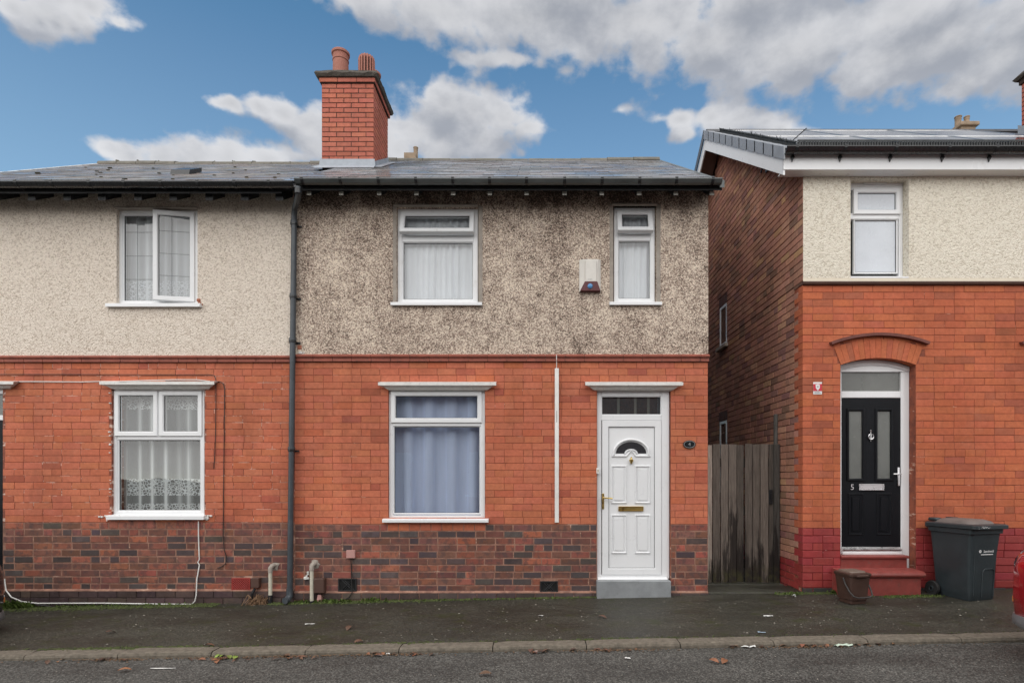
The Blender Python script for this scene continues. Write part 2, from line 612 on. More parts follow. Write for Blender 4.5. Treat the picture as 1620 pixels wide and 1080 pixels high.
M['black_gloss'] = plain('black_plastic', (0.018, 0.019, 0.021), 0.28, var=0.15, rvar=0.08)
M['gutter_grey'] = plain('weathered_black_gutter', (0.085, 0.095, 0.095), 0.38, var=0.3, vscale=4, rvar=0.1)
M['black_paint'] = plain('black_paint', (0.012, 0.013, 0.015), 0.55, var=0.3)
M['stub_grey'] = plain('weathered_rafter_end', (0.42, 0.42, 0.38), 0.8, var=0.3, vscale=20)
M['pipe_grey'] = plain('grey_painted_pipe', (0.055, 0.065, 0.075), 0.42, var=0.25, vscale=7, dirt=(0.17, 0.16, 0.15), dirt_amt=0.12, rvar=0.1)
M['pipe_white'] = plain('old_white_pipe', (0.56, 0.53, 0.43), 0.6, var=0.15, vscale=14, dirt=(0.22, 0.19, 0.11), dirt_amt=0.3)
M['brown_plastic'] = plain('brown_plastic', (0.085, 0.042, 0.03), 0.55, var=0.2, vscale=8)
M['pink_plastic'] = plain('faded_pink_plastic', (0.52, 0.28, 0.25), 0.6, var=0.12)
M['air_black'] = plain('black_air_brick', (0.014, 0.015, 0.017), 0.5)
M['air_red'] = plain('red_air_brick', (0.32, 0.035, 0.028), 0.6)
M['hole'] = plain('dark_hole', (0.006, 0.006, 0.006), 0.9)
M['brass'] = plain('brass', (0.62, 0.45, 0.16), 0.3, metal=1.0, var=0.1)
M['chrome'] = plain('chrome', (0.78, 0.78, 0.79), 0.32, metal=1.0, var=0.04)
M['door_black'] = None
M['step_red'] = plain('red_tile_paint', (0.25, 0.052, 0.043), 0.5, var=0.25, vscale=9, dirt=(0.17, 0.1, 0.08), dirt_amt=0.32, bump=0.15)
M['step_grey'] = plain('grey_step_stone', (0.26, 0.275, 0.285), 0.55, var=0.22, vscale=6, dirt=(0.12, 0.12, 0.11), dirt_amt=0.2, bump=0.2)
M['cable_white'] = plain('white_cable', (0.78, 0.77, 0.74), 0.45)
M['cable_black'] = plain('black_cable', (0.02, 0.018, 0.017), 0.5)
M['alarm_white'] = plain('aged_white_plastic', (0.68, 0.65, 0.6), 0.5, var=0.07, vscale=12)
M['alarm_red'] = plain('maroon_plastic', (0.1, 0.018, 0.022), 0.35)
M['alarm_blue'] = plain('blue_lens', (0.1, 0.28, 0.55), 0.12)
M['white_print'] = plain('white_print', (0.78, 0.78, 0.77), 0.5, var=0.05)
M['red_print'] = plain('red_print', (0.58, 0.03, 0.05), 0.5, var=0.05)
M['grey_print'] = plain('grey_print', (0.3, 0.3, 0.3), 0.5)
M['plaque_black'] = plain('black_enamel', (0.012, 0.016, 0.018), 0.2)
M['bin_grey'] = plain('dark_grey_bin_plastic', (0.032, 0.042, 0.047), 0.42, var=0.2, vscale=5, bump=0.08, dirt=(0.09, 0.09, 0.085), dirt_amt=0.08)
M['bin_lid_top'] = plain('faded_bin_lid', (0.15, 0.125, 0.115), 0.6, var=0.15, vscale=7)
M['caddy'] = plain('brown_caddy_plastic', (0.068, 0.036, 0.027), 0.45, var=0.15, bump=0.05)
M['caddy_lid'] = plain('faded_caddy_lid', (0.16, 0.115, 0.09), 0.5, var=0.12)
M['rubber'] = plain('rubber', (0.016, 0.016, 0.016), 0.75)
M['soffit_brown'] = plain('brown_soffit', (0.15, 0.1, 0.085), 0.6)
M['verge_grey'] = plain('grey_verge_cap', (0.25, 0.265, 0.29), 0.45, var=0.12)
M['dark_tile'] = plain('dark_concrete_tile', (0.045, 0.045, 0.05), 0.38, var=0.3, vscale=6, bump=0.3, dirt=(0.13, 0.13, 0.12), dirt_amt=0.2)
M['solar'] = plain('solar_glass', (0.02, 0.023, 0.035), 0.05, spec=0.6, rvar=0.02)
M['alu'] = plain('alu_frame', (0.5, 0.5, 0.5), 0.35, metal=0.9)
M['mesh_black'] = plain('black_mesh', (0.02, 0.024, 0.026), 0.5)
M['inner_wall'] = plain('plaster', (0.33, 0.31, 0.28), 0.9)
M['stone_far'] = plain('buff_stone', (0.27, 0.2, 0.14), 0.9, var=0.3, vscale=4, bump=0.4)
M['leaf'] = plain('dead_leaf', (0.2, 0.1, 0.05), 0.6, var=0.3, vscale=40, obj_color=True)
M['paper'] = plain('scrap_paper', (0.72, 0.72, 0.7), 0.6, var=0.1, vscale=30)
M['moss'] = plain('moss_green', (0.055, 0.07, 0.018), 0.9, var=0.5, vscale=14)
M['grass'] = plain('weed_green', (0.1, 0.15, 0.03), 0.6, var=0.5, vscale=9)
M['dead_stem'] = plain('dead_stem', (0.17, 0.1, 0.055), 0.9, var=0.4, vscale=20)
M['roof_moss'] = plain('roof_moss', (0.035, 0.033, 0.022), 0.95, var=0.4, vscale=20)
M['car_red'] = plain('car_paint_red', (0.34, 0.008, 0.016), 0.16, var=0.04, spec=0.6, rvar=0.02)
M['car_black'] = plain('car_paint_black', (0.012, 0.012, 0.014), 0.14, var=0.04, spec=0.6, rvar=0.02)
M['car_trim'] = plain('grey_car_trim', (0.2, 0.2, 0.21), 0.4, var=0.06)
M['lamp_red'] = plain('lamp_red', (0.35, 0.02, 0.02), 0.1)
M['lamp_clear'] = plain('lamp_clear', (0.45, 0.46, 0.48), 0.08)
M['amber'] = plain('amber_reflector', (0.55, 0.2, 0.06), 0.2)
for nm in ('car_red', 'car_black'):
    bb = M[nm].node_tree.nodes['Principled BSDF']
    bb.inputs['Coat Weight'].default_value = 1.0
    bb.inputs['Coat Roughness'].default_value = 0.03


def slate_mat(name, col, warm, rough):
    m, t, b, pos = new_mat(name)
    oc = t.node('ShaderNodeObjectInfo').outputs['Color']
    base = t.vec('MULTIPLY', (*col,), oc)
    base = t.vec('SCALE', base, scale=t.ramp(t.noise(pos, 18, 5, 0.65), 0.3, 0.7, 0.7, 1.3, False))
    base = t.mix(t.ramp(t.noise(pos, 1.3, 6, 0.7), 0.48, 0.66, 0, 0.75), base, (*warm, 1))
    base = t.mix(t.ramp(t.noise(pos, 11, 6, 0.75), 0.63, 0.72, 0, 0.7), base, (0.17, 0.16, 0.12, 1))
    t.put(b.inputs['Base Color'], base)
    wet = t.noise(scl(t, pos, 1.0, 1.0, 1.0), 1.7, 5, 0.65)
    t.put(b.inputs['Roughness'], t.ramp(wet, 0.4, 0.66, rough, rough + 0.24))
    b.inputs['Specular IOR Level'].default_value = 0.62
    t.put(b.inputs['Normal'], t.bump(t.noise(pos, 40, 4, 0.6), 0.05, 0.004))
    return m


M['slate'] = slate_mat('wet_slate', (0.2, 0.2, 0.205), (0.2, 0.165, 0.15), 0.1)
M['slate_old'] = slate_mat('lichened_slate', (0.21, 0.195, 0.18), (0.23, 0.19, 0.165), 0.18)


def glass_mat(name, boost=2.2, tint=(1, 1, 1), base=0.02):
    m = bpy.data.materials.new(name)
    m.use_nodes = True
    t = NT(m.node_tree)
    m.node_tree.nodes.remove(m.node_tree.nodes['Principled BSDF'])
    out = m.node_tree.nodes['Material Output']
    tr = t.node('ShaderNodeBsdfTransparent')
    tr.inputs[0].default_value = (*tint, 1)
    gl = t.node('ShaderNodeBsdfGlossy')
    gl.inputs['Roughness'].default_value = 0.0
    lw = t.node('ShaderNodeLayerWeight')
    lw.inputs[0].default_value = 0.5
    fres = t.math('MULTIPLY_ADD', t.math('POWER', lw.outputs['Facing'], 5.0), 0.96, 0.04)
    pos = t.node('ShaderNodeNewGeometry').outputs['Position']
    t.put(gl.inputs['Normal'], t.bump(t.noise(pos, 2.2, 2), 0.05, 0.02))
    mx = t.node('ShaderNodeMixShader')
    t.put(mx.inputs[0], t.math('ADD', t.math('MULTIPLY', fres, boost, clamp=True), base, clamp=True))
    t.l.new(tr.outputs[0], mx.inputs[1])
    t.l.new(gl.outputs[0], mx.inputs[2])
    t.l.new(mx.outputs[0], out.inputs[0])
    return m


M['glass'] = glass_mat('window_glass', 2.0, (0.93, 0.95, 0.95), 0.02)
M['glass_dark'] = plain('obscured_dark_glass', (0.03, 0.03, 0.034), 0.14, spec=0.6, var=0.4, vscale=60, bump=0.25, bscale=120)
M['glass_smoke'] = plain('obscured_grey_glass', (0.13, 0.135, 0.125), 0.2, spec=0.6, var=0.15, vscale=3, bump=0.12, bscale=150)
M['glass_frost'] = plain('frosted_glass', (0.58, 0.62, 0.67), 0.25, spec=0.6, var=0.06, vscale=3)


def cloth_mat(name, col, dens_face, dens_edge, lace=None):
    """sheer net: denser where the fold turns edge-on; lace = bands (z0,z1) of worked pattern and sprig rows"""
    m = bpy.data.materials.new(name)
    m.use_nodes = True
    t = NT(m.node_tree)
    m.node_tree.nodes.remove(m.node_tree.nodes['Principled BSDF'])
    out = m.node_tree.nodes['Material Output']
    pos = t.node('ShaderNodeNewGeometry').outputs['Position']
    df = t.node('ShaderNodeBsdfDiffuse')
    df.inputs[0].default_value = (*col, 1)
    tl = t.node('ShaderNodeBsdfTranslucent')
    tl.inputs[0].default_value = (*col, 1)
    m1 = t.node('ShaderNodeMixShader')
    m1.inputs[0].default_value = 0.22
    t.l.new(df.outputs[0], m1.inputs[1])
    t.l.new(tl.outputs[0], m1.inputs[2])
    tr = t.node('ShaderNodeBsdfTransparent')
    lw = t.node('ShaderNodeLayerWeight')
    lw.inputs[0].default_value = 0.45
    dens = t.ramp(lw.outputs['Facing'], 0.02, 0.6, dens_face, dens_edge)
    dens = t.math('MULTIPLY', dens, t.ramp(t.noise(scl(t, pos, 1, 1, 0.1), 7, 4), 0.3, 0.7, 0.88, 1.1, False))
    if lace:
        sp = t.node('ShaderNodeSeparateXYZ')
        t.put(sp.inputs[0], pos)
        z = sp.outputs[2]
        v = t.voro(pos, 30, 'DISTANCE_TO_EDGE')
        pat = t.ramp(v.outputs['Distance'], 0.05, 0.16, 1, 0.15)
        total = None
        for (a, b2) in lace:
            bm_ = t.math('MULTIPLY', t.math('GREATER_THAN', z, a), t.math('LESS_THAN', z, b2))
            total = bm_ if total is None else t.math('MAXIMUM', total, bm_)
        ext = t.math('MULTIPLY', total, pat)
        dens = t.math('MAXIMUM', dens, t.math('MULTIPLY', ext, 0.95))
    m2 = t.node('ShaderNodeMixShader')
    t.put(m2.inputs[0], dens)
    t.l.new(tr.outputs[0], m2.inputs[1])
    t.l.new(m1.outputs[0], m2.inputs[2])
    t.l.new(m2.outputs[0], out.inputs[0])
    return m


def asphalt_mat(name, col, moss_amt, scale, rough, leafy=0.0):
    m, t, b, pos = new_mat(name)
    v = t.voro(pos, scale)
    sp = t.node('ShaderNodeSeparateColor')
    t.put(sp.inputs[0], v.outputs['Color'])
    k = t.math('POWER', sp.outputs[0], 2.2)
    base = t.vec('SCALE', (*col,), scale=t.ramp(k, 0, 1, 0.5, 2.1, False))
    big = t.noise(scl(t, pos, 0.5, 1.3, 1), 1.6, 6, 0.7)
    base = t.vec('SCALE', base, scale=t.ramp(big, 0.3, 0.7, 0.6, 1.35, False))
    if moss_amt:
        mm = t.ramp(t.noise(pos, 3.2, 7, 0.75), 0.66 - moss_amt * 0.4, 0.8 - moss_amt * 0.3, 0, 0.85)
        base = t.mix(mm, base, (0.032, 0.037, 0.012, 1))
    t.put(b.inputs['Base Color'], base)
    t.put(b.inputs['Roughness'], t.ramp(big, 0.3, 0.7, rough - 0.15, rough + 0.15, False))
    b.inputs['Specular IOR Level'].default_value = 0.35
    hh = t.math('ADD', v.outputs['Distance'], t.math('MULTIPLY', t.noise(pos, 160, 3), 0.7))
    t.put(b.inputs['Normal'], t.bump(hh, 0.35, 0.006))
    return m


M['pavement'] = asphalt_mat('pavement_tarmac', (0.041, 0.039, 0.03), 0.36, 130, 0.55)
M['road'] = asphalt_mat('road_tarmac', (0.072, 0.07, 0.064), 0.0, 95, 0.7)
M['kerb'] = plain('kerb_concrete', (0.15, 0.128, 0.1), 0.9, var=0.4, vscale=24, bump=0.7, bscale=130, dirt=(0.055, 0.055, 0.035), dirt_amt=0.28)
M['slab'] = plain('wet_concrete_slab', (0.05, 0.048, 0.038), 0.6, var=0.4, vscale=7, bump=0.4, dirt=(0.045, 0.055, 0.018), dirt_amt=0.4)
M['earth'] = plain('earth', (0.08, 0.075, 0.05), 0.95, var=0.3, vscale=0.3)


def timber_mat():
    m, t, b, pos = new_mat('weathered_timber')
    oc = t.node('ShaderNodeObjectInfo').outputs['Color']
    g = t.noise(scl(t, pos, 9, 9, 0.55), 9.0, 6, 0.7)
    base = t.vec('SCALE', oc, scale=t.ramp(g, 0.25, 0.75, 0.45, 1.5, False))
    st = t.noise(scl(t, pos, 5, 5, 0.5), 1.6, 6, 0.7)
    sp = t.node('ShaderNodeSeparateXYZ')
    t.put(sp.inputs[0], pos)
    damp = t.math('ADD', t.math('MULTIPLY', t.math('SUBTRACT', st, 0.5), 3.2), t.ramp(sp.outputs[2], 0.1, 1.25, 0.95, 0.0, False))
    base = t.mix(t.ramp(damp, 0.45, 0.8, 0, 0.88), base, (0.017, 0.013, 0.012, 1))
    gr = t.math('MULTIPLY', t.ramp(t.noise(pos, 9, 5, 0.7), 0.42, 0.62), t.ramp(sp.outputs[2], 0.1, 0.36, 1, 0))
    base = t.mix(t.math('MULTIPLY', gr, 0.55), base, (0.085, 0.08, 0.03, 1))
    t.put(b.inputs['Base Color'], base)
    b.inputs['Roughness'].default_value = 0.85
    b.inputs['Specular IOR Level'].default_value = 0.25
    t.put(b.inputs['Normal'], t.bump(g, 0.7, 0.005))
    return m


M['timber'] = timber_mat()


def door_mat():
    m, t, b, pos = new_mat('black_grained_door')
    wv = t.node('ShaderNodeTexWave')
    wv.inputs['Scale'].default_value = 5.0
    wv.inputs['Distortion'].default_value = 7.0
    wv.inputs['Detail'].default_value = 3.0
    t.put(wv.inputs['Vector'], scl(t, pos, 9, 9, 1.3))
    b.inputs['Base Color'].default_value = (0.008, 0.009, 0.0115, 1)
    b.inputs['Roughness'].default_value = 0.38
    b.inputs['Specular IOR Level'].default_value = 0.22
    t.put(b.inputs['Normal'], t.bump(wv.outputs[1], 0.35, 0.003))
    return m


M['door_black'] = door_mat()

# ------------------------------------------------------------------ structure: ground, road, pavement, kerb
KY0, KY1 = -1.70, -1.86           # back and front edge of the kerb


def pave_z(x, y):
    return G(x) + 0.028 * y


XS = [i * 1.0 for i in range(-34, 35)]


def sheet(name, mat, y0, y1, zf, kind='structure', xs=XS, ny=1):
    mb = MB()
    ys = [y0 + (y1 - y0) * j / ny for j in range(ny + 1)]
    n = len(xs)
    vs = [(x, y, zf(x, y)) for y in ys for x in xs]
    fs = [(j * n + i, j * n + i + 1, (j + 1) * n + i + 1, (j + 1) * n + i) for j in range(ny) for i in range(n - 1)]
    mb.add(vs, fs)
    return mb.build(name, mat, kind=kind, recalc=False)


sheet('pavement', M['pavement'], KY0 + 0.0, 0.4, pave_z, ny=2)
sheet('road', M['road'], -9.3, KY1 + 0.002, lambda x, y: G(x) - 0.075 - 0.012 * abs(y + 5.6) + 0.03)
sheet('far_pavement', M['pavement'], -11.6, -9.3, lambda x, y: G(x) - 0.03)
gm = MB().add([(-400, -400, -0.95), (400, -400, -0.95), (400, 400, -0.95), (-400, 400, -0.95)], [(0, 1, 2, 3)])
gm.build('ground', M['earth'], kind='structure', recalc=False)

kerb = link('kerb', None, None, (0, KY1, 0))
kerb['kind'] = 'structure'
L_K = PX(626, -1.8) - PX(479, -1.8)
x = PX(45, -1.8) - 12 * L_K
kmesh = []
for v in range(4):
    mb = MB()
    prof = [(0.0, -0.3), (0.0, 0.0), (-0.125, 0.0), (-0.148, -0.008), (-0.158, -0.028), (-0.166, -0.3)]
    nseg = 6
    vs = []
    for i in range(nseg + 1):
        xx = (i / nseg - 0.5) * (L_K - 0.009)
        e = 0.006 if i in (0, nseg) else 0.0
        for (py, pz) in prof:
            jj = R.uniform(-0.002, 0.002)
            vs.append((xx, py + (e if py < -0.1 else 0) + jj, pz - (e if pz > -0.1 else 0) + jj))
    n = len(prof)
    fs = [(i * n + k, i * n + (k + 1) % n, (i + 1) * n + (k + 1) % n, (i + 1) * n + k) for i in range(nseg) for k in range(n)]
    fs += [tuple(range(n)), tuple(range(nseg * n, nseg * n + n))]
    mb.add(vs, fs)
    o = mb.build('kerb_stone', M['kerb'], kerb, origin=(0, 0, 0))
    kmesh.append(o.data)
    bpy.data.objects.remove(o)
for i in range(40):
    xc = x + (i + 0.5) * L_K
    o = link('kerb_stone', kmesh[i % 4], kerb, (xc, KY0 - 0.002, pave_z(xc, KY0) + 0.006 + R.uniform(-0.003, 0.003)))
    o.rotation_euler = (R.uniform(-0.01, 0.01), -math.atan(0.0185) + R.uniform(-0.002, 0.002), R.uniform(-0.003, 0.003))


# ------------------------------------------------------------------ bricks
def rect_open(x0, x1, z0, z1):
    return lambda z: (x0, x1) if z0 < z < z1 else None


def courses(x0, x1, z0, z1, ch, L, joint, openings, hdr=1, rng=R, top=None):
    out = []
    n = max(1, round((z1 - z0) / ch))
    ch = (z1 - z0) / n
    for i in range(n):
        za, zb = z0 + i * ch + joint / 2, z0 + (i + 1) * ch - joint / 2
        zc = (za + zb) / 2
        cuts = [c for c in (o(zc) for o in openings) if c]
        x = x0 - (L / 2 if i % 2 else 0)
        while x < x1 - 0.01:
            if i % 4 == hdr:
                wd = L / 2 if rng.random() < 0.55 else L
            else:
                wd = L if rng.random() > 0.07 else L / 2
            wd *= rng.uniform(0.985, 1.015)
            if x1 - (x + wd) < 0.05:
                wd = x1 - x
            segs = [(max(x, x0), min(x + wd, x1))]
            x += wd
            for (c0, c1) in cuts:
                ns = []
                for (a, b) in segs:
                    if c1 <= a or c0 >= b:
                        ns.append((a, b))
                    else:
                        if c0 > a:
                            ns.append((a, c0))
                        if c1 < b:
                            ns.append((c1, b))
                segs = ns
            for (a, b) in segs:
                a, b = a + joint / 2, b - joint / 2
                if b - a > 0.03:
                    out.append((a, b, za, zb))
    return out


BRICK_CACHE = {}


def brick_mesh(w, h, d, mat, var, name='brick'):
    key = (round(w * 100), round(h * 200), round(d * 100), mat.name, var)
    if key not in BRICK_CACHE:
        w, h = round(w * 100) / 100, round(h * 200) / 200
        mb = MB()
        c = 0.0035
        j = lambda: R.uniform(-0.0012, 0.0012)
        x0, x1, z0, z1 = -w / 2, w / 2, -h / 2, h / 2
        vs = []
        for (dd, y) in ((0, d), (0, c), (c, 0)):
            vs += [(x0 + dd + j(), y, z0 + dd + j()), (x1 - dd + j(), y, z0 + dd + j()),
                   (x1 - dd + j(), y, z1 - dd + j()), (x0 + dd + j(), y, z1 - dd + j())]
        fs = [(8, 9, 10, 11)]
        for r in (0, 1):
            for k in range(4):
                fs.append((r * 4 + k, r * 4 + (k + 1) % 4, (r + 1) * 4 + (k + 1) % 4, (r + 1) * 4 + k))
        mb.add(vs, fs)
        me = bpy.data.meshes.new(name)
        me.from_pydata(mb.v, [], mb.f)
        bm = bmesh.new()
        bm.from_mesh(me)
        bmesh.ops.recalc_face_normals(bm, faces=bm.faces)
        bm.to_mesh(me)
        bm.free()
        me.materials.append(mat)
        BRICK_CACHE[key] = (me, w, h)
    return BRICK_CACHE[key]


def front_piece(mb, a, b, za, zb, y, d, col, c=0.003):
    vs = []
    for (dd, yy) in ((0, y + d), (0, y + c), (c, y)):
        vs += [(a + dd, yy, za + dd), (b - dd, yy, za + dd), (b - dd, yy, zb - dd), (a + dd, yy, zb - dd)]
    fs = [(8, 9, 10, 11)]
    for r in (0, 1):
        for k in range(4):
            fs.append((r * 4 + k, r * 4 + (k + 1) % 4, (r + 1) * 4 + (k + 1) % 4, (r + 1) * 4 + k))
    mb.add(vs, fs, col)


def place_bricks(pieces, wall, limit, y=0.0, d=0.03):
    """pieces: (x0,x1,z0,z1,colour,material,depth); the largest become single objects"""
    pieces = [p if len(p) == 8 else p + (y,) for p in pieces]
    inview = [p for p in pieces if -6.6 < p[0] and p[1] < 6.0]
    inview.sort(key=lambda p: (-round((p[1] - p[0]) * (p[3] - p[2]), 4), (p[0] + p[1]) ** 2 / 4 + ((p[2] + p[3]) / 2 - CAM_Z) ** 2))
    single = set(id(p) for p in inview[:limit])
    rest = {}
    for p in pieces:
        a, b, za, zb, colr, mat, dp, yy = p
        jy = R.uniform(-0.0018, 0.0018)
        if id(p) in single:
            me, w0, h0 = brick_mesh(b - a, zb - za, dp, mat, R.randrange(3))
            o = link('brick', me, wall, ((a + b) / 2, yy + jy, (za + zb) / 2))
            o.scale = ((b - a) / w0, 1, (zb - za) / h0)
            o.rotation_euler = (R.uniform(-0.004, 0.004), R.uniform(-0.003, 0.003), R.uniform(-0.003, 0.003))
            o.color = (*colr, 1)
        else:
            front_piece(rest.setdefault(mat.name, (MB(), mat))[0], a, b, za, zb, yy + jy, dp, colr)
    for nm, (mb, mat) in rest.items():
        if mb.v:
            mb.build('bricks', mat, wall, kind='stuff')


def wall_cells(x0, x1, z0, z1, yf, yb, openings):
    """solid wall with rectangular openings: outer skin and reveals only"""
    xs = sorted({x0, x1, *[min(max(v, x0), x1) for o in openings for v in o[:2]]})
    zs = sorted({z0, z1, *[min(max(v, z0), z1) for o in openings for v in o[2:]]})
    nx, nz = len(xs) - 1, len(zs) - 1

    def solid(i, k):
        if not (0 <= i < nx and 0 <= k < nz):
            return False
        cx, cz = (xs[i] + xs[i + 1]) / 2, (zs[k] + zs[k + 1]) / 2
        return not any(o[0] < cx < o[1] and o[2] < cz < o[3] for o in openings)
    mb = MB()
    for i in range(nx):
        for k in range(nz):
            if not solid(i, k):
                continue
            a, b, c, d = xs[i], xs[i + 1], zs[k], zs[k + 1]
            mb.add([(a, yf, c), (b, yf, c), (b, yf, d), (a, yf, d)], [(0, 1, 2, 3)])
            mb.add([(a, yb, c), (b, yb, c), (b, yb, d), (a, yb, d)], [(3, 2, 1, 0)])
            if not solid(i - 1, k):
                mb.add([(a, yf, c), (a, yb, c), (a, yb, d), (a, yf, d)], [(3, 2, 1, 0)])
            if not solid(i + 1, k):
                mb.add([(b, yf, c), (b, yb, c), (b, yb, d), (b, yf, d)], [(0, 1, 2, 3)])
            if not solid(i, k - 1):
                mb.add([(a, yf, c), (b, yf, c), (b, yb, c), (a, yb, c)], [(3, 2, 1, 0)])
            if not solid(i, k + 1):
                mb.add([(a, yf, d), (b, yf, d), (b, yb, d), (a, yb, d)], [(0, 1, 2, 3)])
    return mb


def vary(c, amt, hue=0.06):
    f = 1 + R.uniform(-amt, amt)
    return (max(0, c[0] * f), max(0, c[1] * f * (1 + R.uniform(-hue, hue) * 2)), max(0, c[2] * f * (1 + R.uniform(-hue, hue) * 2)))


def red_col(c=None):
    r = R.random()
    if r < 0.05:
        return vary((0.4, 0.11, 0.065), 0.1, 0.03)
    if r < 0.12:
        return vary((0.5, 0.14, 0.07), 0.05, 0.03)
    return vary((0.51, 0.155, 0.084), 0.07, 0.03)


def plinth_col(c=None):
    r = R.random()
    if r < 0.26:
        return vary((0.08, 0.06, 0.058), 0.3)
    if r < 0.7:
        return vary((0.185, 0.075, 0.056), 0.25)
    if r < 0.9:
        return vary((0.27, 0.09, 0.06), 0.18)
    return vary((0.36, 0.105, 0.065), 0.12)


# ------------------------------------------------------------------ window builder
def rot_about(o, axis, ang):
    o.rotation_euler = Matrix.Rotation(ang, 3, axis).to_euler()


def upvc_window(house, X0, X1, Z0, Z1, yf, lights, name='window', frame_w=0.055, sill=None, head=None, leaded=False,
                pane_mat=None, depth=0.07, mat=None):
    """lights: (x0,x1,z0,z1,kind,swing) glass-light openings of the frame; kind 'fixed' | 'sash'"""
    mat = mat or M['upvc']
    mb = MB()
    mb.ring(X0, X1, Z0, Z1, frame_w, yf, yf + depth, 0.007)
    # bars between lights
    zsplit = sorted({round(l[2], 4) for l in lights} | {round(l[3], 4) for l in lights})
    for (bx0, bx1, bz0, bz1) in bars_between(lights, X0 + frame_w, X1 - frame_w, Z0 + frame_w, Z1 - frame_w):
        mb.cbox(bx0, bx1, yf + 0.003, yf + depth - 0.003, bz0, bz1, 0.005)
    win = mb.build(name, mat, house)
    for (a, b, c, d, kind, swing) in lights:
        pm = pane_mat or M['glass']
        if kind == 'fixed':
            rb = MB().ring(a - 0.004, b + 0.004, c - 0.004, d + 0.004, 0.018, yf + 0.012, yf + 0.05, 0.006)
            rb.build('glazing_bead', mat, win)
            gk = MB().ring(a + 0.0125, b - 0.0125, c + 0.0125, d - 0.0125, 0.006, yf + 0.022, yf + 0.034, 0.001)
            gk.build('gasket', M['gasket'], win)
            gp = MB().add([(a + 0.012, yf + 0.03, c + 0.012), (b - 0.012, yf + 0.03, c + 0.012), (b - 0.012, yf + 0.03, d - 0.012), (a + 0.012, yf + 0.03, d - 0.012)], [(0, 1, 2, 3)])
            pane = gp.build('pane', pm, win, recalc=False)
            parts = []
            ya = yf + 0.03
            ga = (a + 0.012, b - 0.012, c + 0.012, d - 0.012)
            org = None
        else:
            sw = 0.058
            ov = 0.012
            A, B, C_, D = a - ov, b + ov, c - ov, d + ov
            org = {'top': ((A + B) / 2, yf, D), 'right': (B, yf, (C_ + D) / 2), None: None}[swing[0] if swing else None]
            sb = MB().ring(A, B, C_, D, sw, yf - 0.018, yf + 0.04, 0.01)
            so = sb.build('sash', mat, win, origin=org)
            gk = MB().ring(A + sw - 0.001, B - sw + 0.001, C_ + sw - 0.001, D - sw + 0.001, 0.006, yf + 0.002, yf + 0.012, 0.001)
            go = gk.build('gasket', M['gasket'], win, origin=org)
            ga = (A + sw - 0.001, B - sw + 0.001, C_ + sw - 0.001, D - sw + 0.001)
            ya = yf + 0.008
            gp = MB().add([(ga[0], ya, ga[2]), (ga[1], ya, ga[2]), (ga[1], ya, ga[3]), (ga[0], ya, ga[3])], [(0, 1, 2, 3)])
            pane = gp.build('pane', pm, win, recalc=False, origin=org)
            parts = [so, go, pane]
        if leaded:
            lb = MB()
            nv, nh = leaded
            for i in range(1, nv):
                xx = ga[0] + (ga[1] - ga[0]) * (0.42 if nv == 2 else i / nv)
                lb.box(xx - 0.003, xx + 0.003, ya - 0.003, ya - 0.0005, ga[2], ga[3])
            for zf in nh:
                zz = ga[2] + (ga[3] - ga[2]) * zf
                lb.box(ga[0], ga[1], ya - 0.0032, ya - 0.0006, zz - 0.003, zz + 0.003)
            parts.append(lb.build('leading', M['lead_strip'], win, origin=org))
        if swing and org is not None:
            for p in parts:
                if swing[0] == 'top':
                    rot_about(p, 'X', -swing[1])
                else:
                    rot_about(p, 'Z', swing[1])
    if sill:
        s0, s1, sz0, sz1, proj = sill
        sb = MB().prism([(yf + 0.03, sz0 + 0.004), (-proj, sz0), (-proj, sz1 - 0.008), (-proj + 0.01, sz1), (yf + 0.03, sz1 + 0.014)], 'x', s0, s1)
        sb.build('sill', mat, win)
    if head:
        h0, h1, hz0, hz1, proj = head
        MB().cbox(h0, h1, -proj, yf + 0.01, hz0, hz1, 0.004).build('head_trim', M['cement'], win)
    return win


def bars_between(lights, x0, x1, z0, z1):
    """frame bars in the gaps between glazed lights"""
    bars = []
    rows = sorted({(round(l[2], 3), round(l[3], 3)) for l in lights})
    for (r0, r1) in zip(rows, rows[1:]):
        if r1[0] > r0[1]:
            bars.append((x0 - 0.001, x1 + 0.001, r0[1] - 0.005, r1[0] + 0.005))
    for r in rows:
        ls = sorted([l for l in lights if (round(l[2], 3), round(l[3], 3)) == r])
        for a, b in zip(ls, ls[1:]):
            if b[0] > a[1]:
                bars.append((a[1] - 0.005, b[0] + 0.005, r[0] - 0.004, r[1] + 0.004))
    return bars


def curtain(label, X0, X1, Z0, Z1, y, mat, folds, amp, seed, hem=0.0, group=None):
    rng = random.Random(seed)
    n = 150
    ph = [(rng.uniform(0, 6.28), folds * rng.uniform(0.55, 1.6), rng.uniform(0.4, 1)) for _ in range(4)]
    mb = MB()
    vs = []
    rows = 7
    for j in range(rows + 1):
        v = j / rows
        for i in range(n + 1):
            u = i / n
            yy = sum(a * math.sin(6.283 * f * (u + 0.012 * (1 - v) * math.sin(3 * u + p)) + p) for p, f, a in ph) / 2.4
            yy = math.copysign(abs(yy) ** 0.75, yy)
            vs.append((X0 + (X1 - X0) * u, y + amp * yy * (1.0 - 0.35 * v), Z0 + (Z1 - Z0) * v))
    m = n + 1
    fs = [(j * m + i, j * m + i + 1, (j + 1) * m + i + 1, (j + 1) * m + i) for j in range(rows) for i in range(n)]
    mb.add(vs, fs)
    o = mb.build('net_curtain', mat, None, smooth=True, recalc=False)
    return tag(o, label, 'curtain', group)


